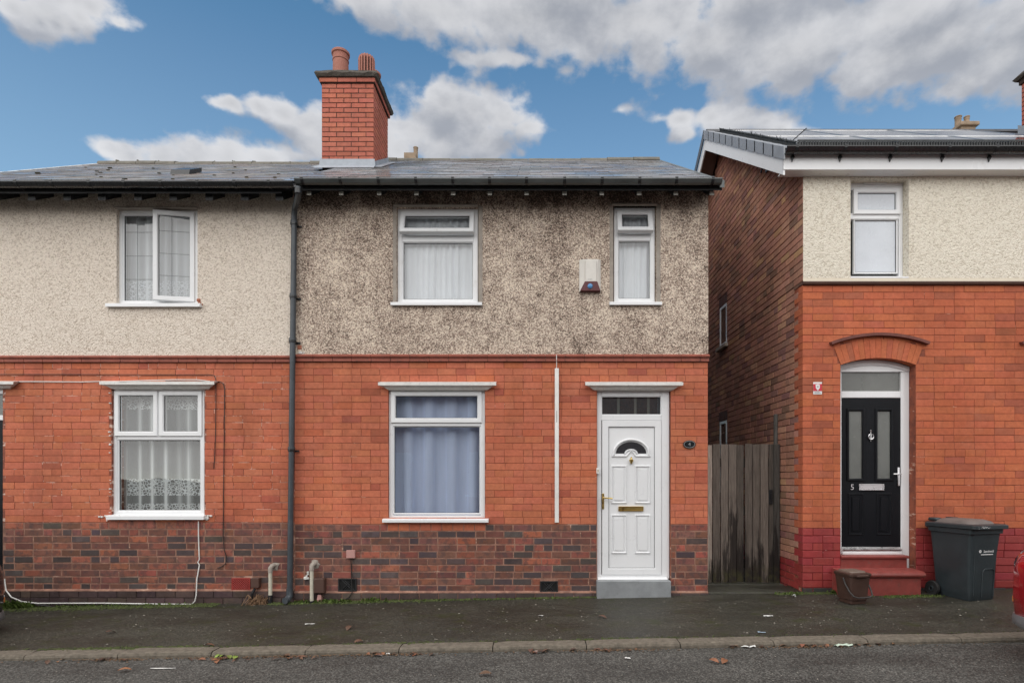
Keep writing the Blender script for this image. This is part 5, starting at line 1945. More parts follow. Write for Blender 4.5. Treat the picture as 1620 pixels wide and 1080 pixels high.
# roof 5
VX = 2.93
zr5 = roofz(yr5)
yb5 = 2 * yr5 - ye5
rf5 = MB().prism([(ye5 + 0.06, ze5 - 0.03), (yr5, zr5 - 0.045), (yb5, ze5 - 0.06), (yb5, ze5 - 0.1), (yr5, zr5 - 0.11), (ye5 + 0.06, ze5 - 0.08)], 'x', VX + 0.03, RX1).build('roof', M['black_paint'], HR)
tl = MB()
ang5 = math.atan(sl5)
Ls = (yr5 - ye5) / math.cos(ang5)
rows = 11
ex5 = Ls / rows
for r in range(rows):
    y0_, z0_ = ye5 + r * ex5 * math.cos(ang5), ze5 + r * ex5 * math.sin(ang5)
    y1_, z1_ = y0_ + ex5 * 1.15 * math.cos(ang5), z0_ + ex5 * 1.15 * math.sin(ang5) - 0.02
    if r == rows - 1:
        y1_, z1_ = yr5, zr5 - 0.01
    nx = int((RX1 - VX) / 0.3)
    for i in range(nx):
        xa, xb = VX + 0.02 + i * 0.3, VX + 0.02 + (i + 1) * 0.3 - 0.004
        j = R.uniform(-0.003, 0.003)
        tl.add([(xa, y0_, z0_ + 0.012 + j), (xb, y0_, z0_ + 0.012 + j), (xb, y1_, z1_ + 0.012), (xa, y1_, z1_ + 0.012),
                (xa, y0_, z0_ - 0.012 + j), (xb, y0_, z0_ - 0.012 + j), (xb, y1_, z1_ - 0.012), (xa, y1_, z1_ - 0.012)],
               [(0, 1, 2, 3), (4, 7, 6, 5), (0, 4, 5, 1), (1, 5, 6, 2), (3, 2, 6, 7), (0, 3, 7, 4)])
tl.build('roof_tiles', M['dark_tile'], rf5, kind='stuff')
MB().prism([(yr5 + 0.01, zr5 - 0.02), (yb5, ze5 - 0.035), (yb5, ze5 - 0.058), (yr5 + 0.01, zr5 - 0.043)], 'x', VX + 0.02, RX1).build('rear_slope', M['dark_tile'], rf5)
nrd = 16
for i in range(nrd):
    a, b = VX + 0.01 + (RX1 - VX) * i / nrd, VX + 0.01 + (RX1 - VX) * (i + 1) / nrd
    pr = [(yr5 - 0.12, zr5 - 0.055), (yr5 - 0.06, zr5 + 0.02), (yr5, zr5 + 0.045), (yr5 + 0.06, zr5 + 0.02), (yr5 + 0.12, zr5 - 0.055)]
    MB().prism(pr, 'x', a + 0.003, b - 0.003).build('ridge_tile', M['dark_tile'], rf5)
# dry verge caps climbing the rake, one per tile course
for r in range(rows):
    y0_, y1_ = ye5 - 0.03 + (yr5 - ye5 + 0.03) * r / rows, ye5 - 0.03 + (yr5 - ye5 + 0.03) * (r + 1) / rows + 0.03
    z0_, z1_ = ze5 + sl5 * (y0_ - ye5), ze5 + sl5 * (y1_ - ye5) - 0.006
    mb = MB()
    for (xa, xb, u, l) in ((VX - 0.03, VX - 0.012, 0.035, -0.115), (VX - 0.0115, VX + 0.075, 0.035, 0.018)):
        mb.add([(xa, y0_, z0_ + l), (xb, y0_, z0_ + l), (xb, y1_, z1_ + l), (xa, y1_, z1_ + l),
                (xa, y0_, z0_ + u), (xb, y0_, z0_ + u), (xb, y1_, z1_ + u), (xa, y1_, z1_ + u)], QF)
    mb.build('verge_cap', M['verge_grey'], rf5)
for sgn in (1, -1):
    ya, yb_ = (ye5 + 0.04, yr5) if sgn > 0 else (yr5, yb5)
    za, zb_ = roofz(ya), roofz(yb_)
    off0, off1 = -0.105, -0.31
    mb = MB().add([(VX - 0.005, ya, za + off1), (VX + 0.015, ya, za + off1), (VX + 0.015, yb_, zb_ + off1), (VX - 0.005, yb_, zb_ + off1),
                   (VX - 0.005, ya, za + off0), (VX + 0.015, ya, za + off0), (VX + 0.015, yb_, zb_ + off0), (VX - 0.005, yb_, zb_ + off0)], QF)
    mb.build('bargeboard', M['upvc'], HR)
    sf = MB().add([(VX + 0.016, ya, za - 0.2), (RX0 - 0.03 if sgn < 0 else RX0 + 0.005, ya, za - 0.2), (RX0 - 0.03 if sgn < 0 else RX0 + 0.005, yb_, zb_ - 0.2), (VX + 0.016, yb_, zb_ - 0.2)], [(0, 1, 2, 3)])
    sf.build('verge_soffit', M['upvc'] if sgn > 0 else M['soffit_brown'], HR)
mb = MB()
mb.add([(VX - 0.03, yr5, zr5 - 0.115), (VX - 0.012, yr5, zr5 - 0.115), (VX - 0.012, yb5, ze5 - 0.115), (VX - 0.03, yb5, ze5 - 0.115),
        (VX - 0.03, yr5, zr5 + 0.035), (VX - 0.012, yr5, zr5 + 0.035), (VX - 0.012, yb5, ze5 + 0.035), (VX - 0.03, yb5, ze5 + 0.035)], QF)
mb.build('verge_cap', M['black_gloss'], rf5)
# fascia, soffit, gutter 5
MB().cbox(VX - 0.005, RX1, -0.17, -0.145, PZ(268.5, -.17), PZ(236, -.17), 0.004).build('fascia', M['upvc'], HR)
MB().box(VX + 0.0, RX1, -0.1445, 0.0, PZ(268.5, -.17) + 0.002, PZ(268.5, -.17) + 0.014).build('soffit', M['upvc'], HR)
MB().box(VX + 0.016, VX + 0.03, -0.1445, -0.001, PZ(268.5, -.17) + 0.015, PZ(268.5, -.17) + 0.14).build('box_end', M['upvc'], HR)
bx = [PX(v, -0.24) for v in (1258, 1334, 1414, 1497, 1572, 1650, 1730, 1810)]
half_gutter(HR, VX - 0.02, RX1, -0.24, PZ(235, -.24) , 0.062, M['black_gloss'], bx, M['black_gloss'])
for v in bx:
    MB().prism([(v - 0.028, PZ(248, -.18)), (v + 0.02, PZ(248, -.18)), (v - 0.01, PZ(256.5, -.18))], 'y', -0.19, -0.171).build('gutter_clip', M['black_gloss'], HR)
C5X = 7.95
CH5, CZ5 = chimney(HR, C5X, C5X + 0.85, 1.6, 2.45, 6.55, 7.9, 0.08, M['brick'])
pot_plain(CH5, C5X + 0.22, 1.85, CZ5 - 0.02, CZ5 + 0.42, 0.12, M['pot'])
pot_plain(CH5, C5X + 0.62, 1.85, CZ5 - 0.02, CZ5 + 0.42, 0.12, M['pot'])
cfx = C5X
MB().add([(cfx - 0.015, 1.55, roofz(1.55)), (cfx - 0.015, 2.5, roofz(2.5)), (cfx - 0.015, 2.5, roofz(2.5) + 0.15), (cfx - 0.015, 1.55, roofz(1.55) + 0.12)], [(0, 1, 2, 3)]).build('flashing', M['flashing'], CH5)
MB().box(cfx - 0.02, cfx + 0.87, 1.57, 1.595, roofz(1.6) - 0.05, roofz(1.6) + 0.1).build('flashing', M['flashing'], CH5)
MB().add([(cfx - 0.1, 1.2, roofz(1.2) + 0.03), (cfx + 0.95, 1.2, roofz(1.2) + 0.03), (cfx + 0.95, 1.58, roofz(1.58) + 0.04), (cfx - 0.1, 1.58, roofz(1.58) + 0.04)], [(0, 1, 2, 3)]).build('flashing_apron', M['terracotta'], CH5)
# small wall hook for the service wire
HKX, HKY, HKZ = RX0 - 0.05, 1.05, 0
HKZ = PZ(266, HKY)
hk = MB()
hk.cbox(RX0 - 0.03, RX0 + 0.02, HKY - 0.03, HKY + 0.03, HKZ - 0.06, HKZ + 0.02, 0.006)
hk.tube([(RX0 - 0.03, HKY, HKZ), (RX0 - 0.09, HKY, HKZ - 0.02), (RX0 - 0.1, HKY, HKZ - 0.07)], 0.012, 6)
hk.build('wire_bracket', M['black_gloss'], HR)

# solar panels on number 5
pof = 0.058
ncol = 3
SX0, SX1 = 3.12, PX(1606, 0.0) - 0.95 + 2.05
SX1 = 7.35
SYA, SYM, SYB = -0.12, 1.3, 2.74
wcol = (SX1 - SX0) / ncol
row_n = ('lower', 'upper')
col_n = ('beside the alley verge', 'in the middle of the array', 'beside the edge chimney')
for r, (ya, yb_) in enumerate(((SYA, SYM), (SYM, SYB))):
    for c in range(ncol):
        xa, xb = SX0 + c * wcol + 0.01, SX0 + (c + 1) * wcol - 0.01
        ya_, yb2 = ya + 0.006, yb_ - 0.006
        za, zb_ = roofz(ya_) + pof, roofz(yb2) + pof
        t_ = 0.035
        sp5 = thing('solar_panel', ((xa + xb) / 2, (ya_ + yb2) / 2, (za + zb_) / 2), '%s row solar panel %s on the dark roof' % (row_n[r], col_n[c]), 'solar panel', 'solar panels on the roof of number 5')
        fm = MB()
        for (p, q, u, v_) in ((xa, xa + 0.035, ya_, yb2), (xb - 0.035, xb, ya_, yb2), (xa + 0.0351, xb - 0.0351, ya_, ya_ + 0.03), (xa + 0.0351, xb - 0.0351, yb2 - 0.03, yb2)):
            zu, zv = roofz(u) + pof, roofz(v_) + pof
            fm.add([(p, u, zu - t_), (q, u, zu - t_), (q, v_, zv - t_), (p, v_, zv - t_), (p, u, zu), (q, u, zu), (q, v_, zv), (p, v_, zv)], QF)
        fm.build('frame', M['alu'], sp5)
        u, v_ = ya_ + 0.02, yb2 - 0.02
        gl = MB().add([(xa + 0.02, u, roofz(u) + pof - 0.006), (xb - 0.02, u, roofz(u) + pof - 0.006), (xb - 0.02, v_, roofz(v_) + pof - 0.006), (xa + 0.02, v_, roofz(v_) + pof - 0.006)], [(0, 1, 2, 3)])
        gl.build('pane', M['solar'], sp5, recalc=False)
        cl = MB()
        for k in range(1, 6):
            xx = xa + (xb - xa) * k / 6
            cl.add([(xx - 0.005, u, roofz(u) + pof - 0.0045), (xx + 0.005, u, roofz(u) + pof - 0.0045), (xx + 0.005, v_, roofz(v_) + pof - 0.0045), (xx - 0.005, v_, roofz(v_) + pof - 0.0045)], [(0, 1, 2, 3)])
        cl.build('cell_lines', M['alu'], sp5, recalc=False)
# pigeon mesh round the array
ms = thing('bird_mesh', (SX0, SYA, roofz(SYA)), 'black ribbed bird proofing mesh round the solar panel array edge', 'mesh')
wv = MB()
k = 0
x = SX0
while x < SX1 + 0.6:
    for dx in (0.0,):
        wv.box(x, x + 0.014, SYA - 0.03, SYA - 0.022, roofz(SYA) + 0.0, roofz(SYA) + pof + 0.012)
    x += 0.032
wv.build('mesh_ribs', M['mesh_black'], ms, kind='stuff')
MB().box(SX0 - 0.02, SX1 + 0.6, SYA - 0.034, SYA - 0.02, roofz(SYA) + pof + 0.012, roofz(SYA) + pof + 0.03).build('top_rail', M['mesh_black'], ms)
MB().box(SX0 - 0.02, SX1 + 0.6, SYA - 0.018, SYA - 0.014, roofz(SYA) + 0.0, roofz(SYA) + pof + 0.01).build('mesh_backing', M['black_paint'], ms)
sdm = MB()
y = SYA
while y < SYB:
    z_ = roofz(y)
    sdm.add([(SX0 - 0.03, y, z_), (SX0 - 0.03, y + 0.016, z_ + 0.01), (SX0 - 0.03, y + 0.016, z_ + pof + 0.03), (SX0 - 0.03, y, z_ + pof + 0.02),
             (SX0 - 0.022, y, z_), (SX0 - 0.022, y + 0.016, z_ + 0.01), (SX0 - 0.022, y + 0.016, z_ + pof + 0.03), (SX0 - 0.022, y, z_ + pof + 0.02)], QF)
    y += 0.036
for k in range(70):
    y = R.uniform(SYA, SYB)
    z_ = roofz(y) + pof + 0.02
    sdm.tube([(SX0 - 0.03, y, z_ - 0.02), (SX0 - 0.03 + R.uniform(-0.04, 0.04), y + R.uniform(-0.04, 0.04), z_ + R.uniform(0.0, 0.03))], 0.003, 4)
sdm.build('mesh_return', M['mesh_black'], ms, kind='stuff')
sr = MB().tube([(SX0 - 0.026, SYA, roofz(SYA) + pof + 0.02), (SX0 - 0.026, SYB, roofz(SYB) + pof + 0.02)], 0.012, 6)
sr.build('side_rail', M['mesh_black'], ms)

# ================================================================== alley: path and gate
al = MB()
for (ya, yb_) in ((0.01, 0.52), (0.53, 1.3), (1.31, 2.2), (2.21, 3.4), (3.41, 5.0), (5.01, 9.0)):
    al.cbox(XR + 0.006, RX0 - 0.004, ya, yb_, -0.2, G(2.6) + 0.014 + R.uniform(-0.004, 0.004), 0.006)
al.build('alley_path', M['slab'], kind='structure')
GY = 0.66
gate = thing('timber_gate', (2.65, GY, G(2.65)), 'weathered grey plank gate closing the alley between the two brick houses', 'gate')
gtop, gbot = PZ(703, GY), PZ(924, GY)
planks = [(1110, 1127, 2.0, 0.0), (1127.6, 1139.6, 1.0, 0.0), (1140.2, 1152, 1.15, 0.0), (1152.6, 1165.6, 1.05, 0.004), (1166.5, 1178, 0.75, 0.03),
          (1178.6, 1190.5, 0.95, 0.0), (1191, 1202.3, 1.0, 0.003), (1202.8, 1216, 1.1, 0.0), (1216.8, 1224.5, 0.8, 0.012)]
for (a, b, br, yo) in planks:
    A, B = PX(a, GY) + 0.003, PX(b, GY) - 0.003
    A = max(A, XR + 0.01)
    top = gtop + R.uniform(-0.008, 0.012)
    bot = gbot + R.uniform(-0.005, 0.02)
    mb = MB()
    nz = 10
    vs = []
    for i in range(nz + 1):
        zz = bot + (top - bot) * i / nz
        w0, w1 = R.uniform(-0.0022, 0.0022), R.uniform(-0.0022, 0.0022)
        vs += [(A + w0, GY + yo, zz), (B + w1, GY + yo, zz), (B + w1, GY + yo + 0.022, zz), (A + w0, GY + yo + 0.022, zz)]
    fs = [(i * 4 + k, i * 4 + (k + 1) % 4, (i + 1) * 4 + (k + 1) % 4, (i + 1) * 4 + k) for i in range(nz) for k in range(4)] + [(3, 2, 1, 0), (nz * 4, nz * 4 + 1, nz * 4 + 2, nz * 4 + 3)]
    mb.add(vs, fs)
    g_ = 0.138 * br ** 1.4 * R.uniform(0.92, 1.08)
    mb.build('plank', M['timber'], gate, color=(g_ * 1.1, g_ * 0.92, g_ * 0.78, 1))
for (za, zb_) in ((0.25, 0.37), (0.95, 1.07), (1.6, 1.72)):
    MB().cbox(XR + 0.02, PX(1224, GY), GY + 0.056, GY + 0.09, za, zb_, 0.004).build('ledge', M['timber'], gate, color=(0.06, 0.055, 0.05, 1))
MB().cbox(PX(1225.3, GY - 0.03), RX0 - 0.012, GY - 0.03, GY + 0.05, 0.02, gtop + 0.005, 0.005).build('post', M['timber'], gate, color=(0.085, 0.078, 0.07, 1))
MB().cbox(RX0 - 0.046, RX0 - 0.006, GY + 0.052, GY + 0.1, 0.02, PZ(654, GY), 0.004).build('post', M['timber'], gate, color=(0.13, 0.125, 0.115, 1))
lt = MB().cbox(PX(1216.2, GY), PX(1222, GY), GY - 0.012, GY + 0.004, PZ(797, GY), PZ(774, GY), 0.004)
lt.tube([(PX(1219, GY), GY - 0.012, PZ(780, GY)), (PX(1219, GY), GY - 0.035, PZ(780, GY)), (PX(1219, GY), GY - 0.035, PZ(790, GY)), (PX(1219, GY), GY - 0.012, PZ(790, GY))], 0.006, 6)
lt.build('latch', M['black_paint'], gate)

# ================================================================== things fixed to the walls
dp = MB()
dpts = [(PX(472, -.4), -0.40, PZ(296, -.4)), (PX(472, -.4), -0.40, PZ(305, -.4)), (PX(471, -.35), -0.34, PZ(312, -.35)), (PX(467, -.1), -0.11, PZ(330, -.1)),
        (PX(465.3, -.07), -0.07, PZ(340, -.07)), (PX(465.3, -.07), -0.07, PZ(360, -.07)), (PX(458.5, -.07), -0.07, PZ(938, -.07))]
dp.tube(dpts, 0.033, 12)
DP = dp.build('drainpipe', M['pipe_grey'], None, smooth=True)
tag(DP, 'tall grey painted drainpipe running down the joint between the two middle houses', 'drainpipe')
dps = lambda y: PX(465.3 - 6.8 * (y - 345) / 593, -.07)
for yv, w_ in ((353, 0.05), (468, 0.042), (538, 0.042), (710, 0.05)):
    X = dps(yv)
    MB().lathe([(0.033, -0.028), (0.041, -0.026), (0.041, 0.026), (0.033, 0.028)], X, -0.07, 12, PZ(yv, -.07)).build('collar', M['pipe_grey'], DP, smooth=True)
    br = MB().lathe([(0.036, -0.012), (0.044, -0.011), (0.044, 0.011), (0.036, 0.012)], X, -0.07, 12, PZ(yv - 1, -.07) - 0.02)
    br.cbox(X - 0.06, X + 0.075, -0.03, -0.016, PZ(yv, -.07) - 0.034, PZ(yv, -.07) - 0.012, 0.003)
    br.build('bracket', M['black_gloss'], DP, smooth=True)
for yv in (298, 306, 318):
    pass
MB().tube([(dps(932), -0.07, PZ(930, -.07)), (dps(940), -0.075, PZ(942, -.07)), (dps(946) - 0.01, -0.12, PZ(948, -.1)), (dps(948) - 0.02, -0.16, PZ(950, -.16))], 0.04, 12).build('shoe', M['pipe_grey'], DP, smooth=True)
MB().lathe([(0.04, -0.03), (0.044, -0.028), (0.044, 0.028), (0.034, 0.03)], PX(472, -.4), -0.40, 12, PZ(303, -.4)).build('outlet', M['black_gloss'], DP, smooth=True)

# burglar alarm
AX0, AX1, AZ0, AZ1 = PX(916.5, -.06), PX(951, -.06), PZ(460, -.06), PZ(410, -.06)
alm = thing('burglar_alarm', ((AX0 + AX1) / 2, -0.012, (AZ0 + AZ1) / 2), 'white alarm box with maroon base and blue lens on the mottled pebbledash', 'alarm box')
zc = PZ(446.5, -.06)
xl, xr_ = AX0 + 0.07, AX1 - 0.055
mb = MB()
mb.prism([(AX0, -0.014), (AX1, -0.014), (AX1 - 0.004, -0.035), (xr_ + 0.02, -0.06), (xl - 0.02, -0.06), (AX0 + 0.004, -0.035)], 'z', AZ0, AZ1)
mb.build('casing', M['alarm_white'], alm)
mb = MB().cbox(xl, xr_, -0.082, -0.0605, zc, AZ1 - 0.02, 0.006)
mb.build('cover', M['alarm_white'], alm)
mb = MB().add([(xl - 0.005, -0.09, zc), (xr_ + 0.005, -0.09, zc), (AX1 - 0.01, -0.085, AZ0 - 0.003), (AX0 + 0.01, -0.085, AZ0 - 0.003),
               (xl - 0.005, -0.05, zc), (xr_ + 0.005, -0.05, zc), (AX1 - 0.01, -0.012, AZ0 - 0.003), (AX0 + 0.01, -0.012, AZ0 - 0.003)], QF)
mb.build('base', M['alarm_red'], alm)
cxm = PX(933.6, -.09)
bl = MB()
for i in range(7):
    a0 = math.pi / 2 * i / 6
lens = [(0.032 * math.cos(i * math.pi / 12), 0.02 * math.sin(i * math.pi / 12)) for i in range(7)]
vs, fs = [], []
nn = 16
for (r_, h_) in lens:
    for k in range(nn):
        an = 2 * math.pi * k / nn
        vs.append((cxm + r_ * math.cos(an), -0.088 - h_, PZ(452.5, -.09) + r_ * math.sin(an)))
for i in range(6):
    for k in range(nn):
        fs.append((i * nn + k, i * nn + (k + 1) % nn, (i + 1) * nn + (k + 1) % nn, (i + 1) * nn + k))
MB().add(vs, fs).build('lens', M['alarm_blue'], alm, smooth=True)
text_mesh('print', 'ALARM', 0.016, M['grey_print'], alm, (cxm, -0.083, PZ(442, -.08)), 0.0006)

# number plaque
pcx, pcz = PX(1091, -.02), PZ(702.5, -.02)
pl = thing('number_plaque', (pcx, -0.01, pcz), 'black oval enamel plaque with the figure 4 on red brick', 'house number')
ov = lambda rx, rz: [(pcx + rx * math.cos(2 * math.pi * i / 28), pcz + rz * math.sin(2 * math.pi * i / 28)) for i in range(28)]
MB().prism(ov(0.076, 0.05), 'y', -0.014, -0.001).build('rim', M['plaque_black'], pl)
MB().tube([(a, -0.0145, b) for a, b in ov(0.066, 0.041)] + [(ov(0.066, 0.041)[0][0], -0.0145, ov(0.066, 0.041)[0][1])], 0.0028, 5, caps=False).build('rim_line', M['grey_print'], pl)
text_mesh('figure', '4', 0.06, M['grey_print'], pl, (pcx, -0.0155, pcz), 0.001)

# white cable cover
cc = MB().cbox(PX(877.6), PX(884), -0.03, -0.003, PZ(826), PZ(583), 0.003)
CC = cc.build('cable_cover', M['cable_white'], None)
tag(CC, 'tall white plastic cable cover strip on red brick beside the white door', 'cable cover')
MB().tube([(PX(880.5), -0.01, PZ(583)), (PX(880.5), -0.03, PZ(575)), (PX(880.3), -0.056, PZ(570)), (PX(880.2), -0.056, PZ(563))], 0.005, 5).build('wire', M['cable_white'], CC)
MB().cbox(PX(880.4), PX(881), -0.0312, -0.0295, PZ(668), PZ(650), 0.0003).build('scuff', M['gasket'], CC)

# pink cable box with black wire
cb = MB().cbox(PX(549), PX(562.8), -0.035, -0.002, PZ(882), PZ(869.5), 0.004).build('cable_box', M['pink_plastic'], None)
tag(cb, 'small faded pink cable box with a black lead on the dark plinth bricks', 'cable box')
MB().tube([(PX(556), -0.02, PZ(881)), (PX(556.5), -0.012, PZ(900)), (PX(557.5), -0.02, PZ(925)), (PX(558.5), -0.035, PZ(936)), (PX(553), -0.036, PZ(944)), (PX(543), -0.036, PZ(949)), (PX(530), -0.036, PZ(948.5)), (PX(517), -0.034, PZ(945))], 0.006, 6).build('lead', M['cable_black'], cb, smooth=True)


def vent_pipe(xc, ytop, ybot, r, label, dark_to):
    o = thing('overflow_pipe', (PX(xc), -0.05, PZ(ybot)), label, 'pipe')
    X = PX(xc, -.06)
    MB().tube([(X, -0.065, PZ(ytop + 8, -.065)), (X, -0.065, PZ(ybot, -.065))], r, 10).build('pipe', M['pipe_white'], o, smooth=True)
    MB().tube([(X + 0.02, 0.0, PZ(ytop, -.0)), (X + 0.012, -0.045, PZ(ytop + 0.5, -.04)), (X, -0.065, PZ(ytop + 4, -.065)), (X, -0.065, PZ(ytop + 11, -.065))], r * 1.25, 10).build('elbow', M['cement'], o, smooth=True)
    mb = MB()
    ns = 12
    vs = [(X + 0.015, -0.02, PZ(ytop + 1))]
    for k in range(ns):
        a = 2 * math.pi * k / ns
        rr = 0.06 * R.uniform(0.7, 1.3)
        vs.append((X + 0.015 + rr * math.cos(a) * 1.1, -0.003, PZ(ytop + 1) + rr * math.sin(a) * 0.8))
    mb.add(vs, [(0, 1 + k, 1 + (k + 1) % ns) for k in range(ns)])
    mb.build('mortar_patch', M['cement'], o)
    MB().tube([(X, -0.065, PZ(ybot, -.065) + 0.01), (X, -0.065, PZ(dark_to, -.065))], r * 1.15, 10).build('pipe_foot', M['black_paint'], o, smooth=True)
    return o


vent_pipe(428, 894, 942, 0.022, 'dirty white overflow pipe standing between the red air brick and drainpipe', 962)
vent_pipe(493.5, 891, 951, 0.023, 'dirty white overflow pipe standing beside the brown meter box', 958)
mbx = thing('meter_box', (PX(504), -0.05, PZ(938)), 'brown plastic box on pink foot beside the white pipe at the wall base', 'meter box')
MB().cbox(PX(496.5, -.08), PX(513, -.08), -0.085, -0.002, PZ(938, -.08), PZ(914.5, -.08), 0.008).build('casing', M['brown_plastic'], mbx)
MB().add([(PX(499, -.07), -0.075, PZ(960)), (PX(509, -.07), -0.075, PZ(960)), (PX(509, -.07), -0.02, PZ(960)), (PX(499, -.07), -0.02, PZ(960)),
          (PX(502, -.07), -0.06, PZ(939)), (PX(507, -.07), -0.06, PZ(939)), (PX(507, -.07), -0.02, PZ(939)), (PX(502, -.07), -0.02, PZ(939))], QF).build('foot', M['pink_plastic'], mbx)
mb2 = thing('meter_box', (PX(403), -0.05, PZ(930)), 'small brown box with ragged dark underside next to the red air brick', 'meter box')
MB().cbox(PX(396.5, -.07), PX(409.5, -.07), -0.075, -0.002, PZ(929.5, -.07), PZ(914, -.07), 0.006).build('casing', M['brown_plastic'], mb2)
MB().tube([(PX(403, -.05), -0.045, PZ(929)), (PX(400, -.05), -0.06, PZ(936)), (PX(398, -.05), -0.05, PZ(944))], 0.016, 8).build('conduit', M['black_paint'], mb2)
# broken footing clump with dead stems
ds = MB()
for k in range(120):
    x = PX(R.gauss(412, 9))
    z0 = R.uniform(PZ(955), PZ(938))
    ds.tube([(x, -0.02 - R.uniform(0, 0.07), z0), (x + R.uniform(-0.06, 0.06), -0.05 - R.uniform(0, 0.1), z0 - R.uniform(0.02, 0.12))], R.uniform(0.003, 0.008), 4)
tag(ds.build('dead_weeds', M['dead_stem'], None, kind='stuff'), 'clump of dead brown weeds growing at the wall foot beside the drainpipe', 'weeds')


def cable(name, pts, r, mat, label):
    o = MB().tube(pts, r, 6).build(name, mat, None, smooth=True)
    return tag(o, label, 'cable')


W = lambda x, y, d=-0.012: (PX(x, d), d, PZ(y, d))
cable('wall_cable', [W(-60, 592), W(100, 592), W(240, 592.5), W(333, 592.5), W(339, 594), W(341.5, 600), W(341.8, 620), W(341, 680), W(340, 720), W(338.5, 741)], 0.0042, M['cable_black'], 'thin dark cable clipped high along the cream house bricks and ending short')
cable('wall_cable', [W(262, 602.5, -.02), W(300, 603), W(333, 603), W(348, 603.5), W(353.5, 607), W(355.5, 615), W(354.5, 700), W(353.5, 800), W(353, 845), W(354.5, 868), W(358.5, 882), W(357, 891), W(350, 896), W(344, 898)], 0.0048, M['cable_black'], 'dark cable dropping from the window hood down to the plinth bricks')
cable('wall_cable', [W(-60, 603), W(22, 603.5, -.02), W(60, 603.5), W(130, 604), W(158, 603.3, -.06), W(190, 603.2, -.1), W(235, 601.5, -.1), W(275, 600.4, -.1), W(312, 600.5, -.1), W(332, 603, -.1)], 0.0055, M['cable_white'], 'white cable strung between the two window hoods of the cream house')
cable('wall_cable', [W(314, 824), W(314, 845), W(314.5, 862), W(315.5, 884), W(313, 889), W(315.5, 893), W(311.5, 915), W(310.5, 940, -.045), W(308.5, 950, -.05), W(303, 955.5, -.05), W(250, 954.8, -.05), W(160, 953.5, -.05), W(60, 953.8, -.05), W(35, 951, -.05), W(18, 944, -.05), W(9.5, 933, -.045), W(7, 915, -.03)], 0.0075, M['cable_white'], 'white cable falling from the window sill and running along the wall foot')
cable('wall_cable', [W(48, 954.2, -.06), W(75, 958, -.07), W(105, 964, -.08), W(140, 969, -.1), W(165, 968, -.09), W(195, 962, -.07), W(218, 956, -.06)], 0.006, M['cable_black'], 'slack dark cable sagging to the pavement below the white cable')
sw_pts = []
pa, pb = Vector((HKX - 0.04, HKY, HKZ)), Vector((PX(1275, 2.2), 2.2, PZ(203, 2.2)))
for i in range(13):
    f = i / 12
    p = pa.lerp(pb, f)
    p.z -= 0.03 * math.sin(math.pi * f)
    sw_pts.append(tuple(p))
# service wire rises from the gable hook over the roof toward the street pole behind the camera side
pb2 = Vector((PX(1290, -1.0), -1.0, PZ(190, -1.0)))
cable('service_wire', [tuple(pa.lerp(Vector((PX(1276, 0.3), 0.3, PZ(203, 0.3))), f)) for f in (0, 0.25, 0.5, 0.75, 1.0)] + [], 0.006, M['cable_black'], 'thin black service wire slanting from the gable hook up over the solar roof')

# security sticker
stx0, stx1, stz0, stz1 = PX(1286.3), PX(1300), PZ(623.6), PZ(604.3)
stk = thing('warning_sign', ((stx0 + stx1) / 2, -0.004, (stz0 + stz1) / 2), 'small red and white shield sticker sign on the brick beside black door', 'sign')
MB().box(stx0, stx1, -0.006, -0.002, stz0, stz1).build('backing', M['white_print'], stk)
zA, zB = PZ(618.4), PZ(607.3)
MB().box(stx0, stx1, -0.0085, -0.0065, zA, zB).build('red_panel', M['red_print'], stk)
cxs, czs = (stx0 + stx1) / 2, (zA + zB) / 2
MB().prism([(cxs - 0.026, czs + 0.033), (cxs, czs + 0.04), (cxs + 0.026, czs + 0.033), (cxs + 0.024, czs - 0.008), (cxs, czs - 0.04), (cxs - 0.024, czs - 0.008)], 'y', -0.0105, -0.0088).build('shield', M['white_print'], stk)
MB().prism([(cxs + 0.008 * math.cos(a), czs + 0.01 + 0.008 * math.sin(a)) for a in [i * math.pi / 6 for i in range(12)]], 'y', -0.0122, -0.0107).build('shield_mark', M['grey_print'], stk)
MB().box(stx0 + 0.012, stx1 - 0.012, -0.0072, -0.0062, stz0 + 0.012, stz0 + 0.018).build('print_line', M['grey_print'], stk)
MB().box(stx0 + 0.012, stx1 - 0.03, -0.0072, -0.0062, stz0 + 0.024, stz0 + 0.029).build('print_line', M['grey_print'], stk)
scp = MB()
for k in range(3):
    scp.prism([(PX(1300) + 0.004 * math.cos(a), PZ(597.5) + 0.006 * math.sin(a)) for a in [i * math.pi / 4 for i in range(8)]], 'y', -0.004, -0.001)

# ================================================================== wheelie bin
wb = thing('wheelie_bin', (0, 0, 0), 'dark grey wheelie bin with closed lid and white council print by the red wall', 'bin')
bw, bd, bh = 0.25, 0.31, 0.92      # half width, half depth at top, body height; local: front = -Y


def rloop(hw, y0, y1, r, z, n=5):
    pts = []
    for (cx, cy, a0) in ((hw - r, y1 - r, 0), (-hw + r, y1 - r, 90), (-hw + r, y0 + r, 180), (hw - r, y0 + r, 270)):
        for i in range(n):
            a = rad(a0 + 90 * i / (n - 1))
            pts.append((cx + r * math.cos(a), cy + r * math.sin(a), z))
    return pts


def loft(loops, cap0=True, cap1=True):
    mb = MB()
    n = len(loops[0])
    vs = [p for l in loops for p in l]
    fs = []
    for i in range(len(loops) - 1):
        fs += [(i * n + k, i * n + (k + 1) % n, (i + 1) * n + (k + 1) % n, (i + 1) * n + k) for k in range(n)]
    if cap0:
        fs.append(tuple(range(n)))
    if cap1:
        fs.append(tuple(range((len(loops) - 1) * n, len(loops) * n)))
    return mb.add(vs, fs)


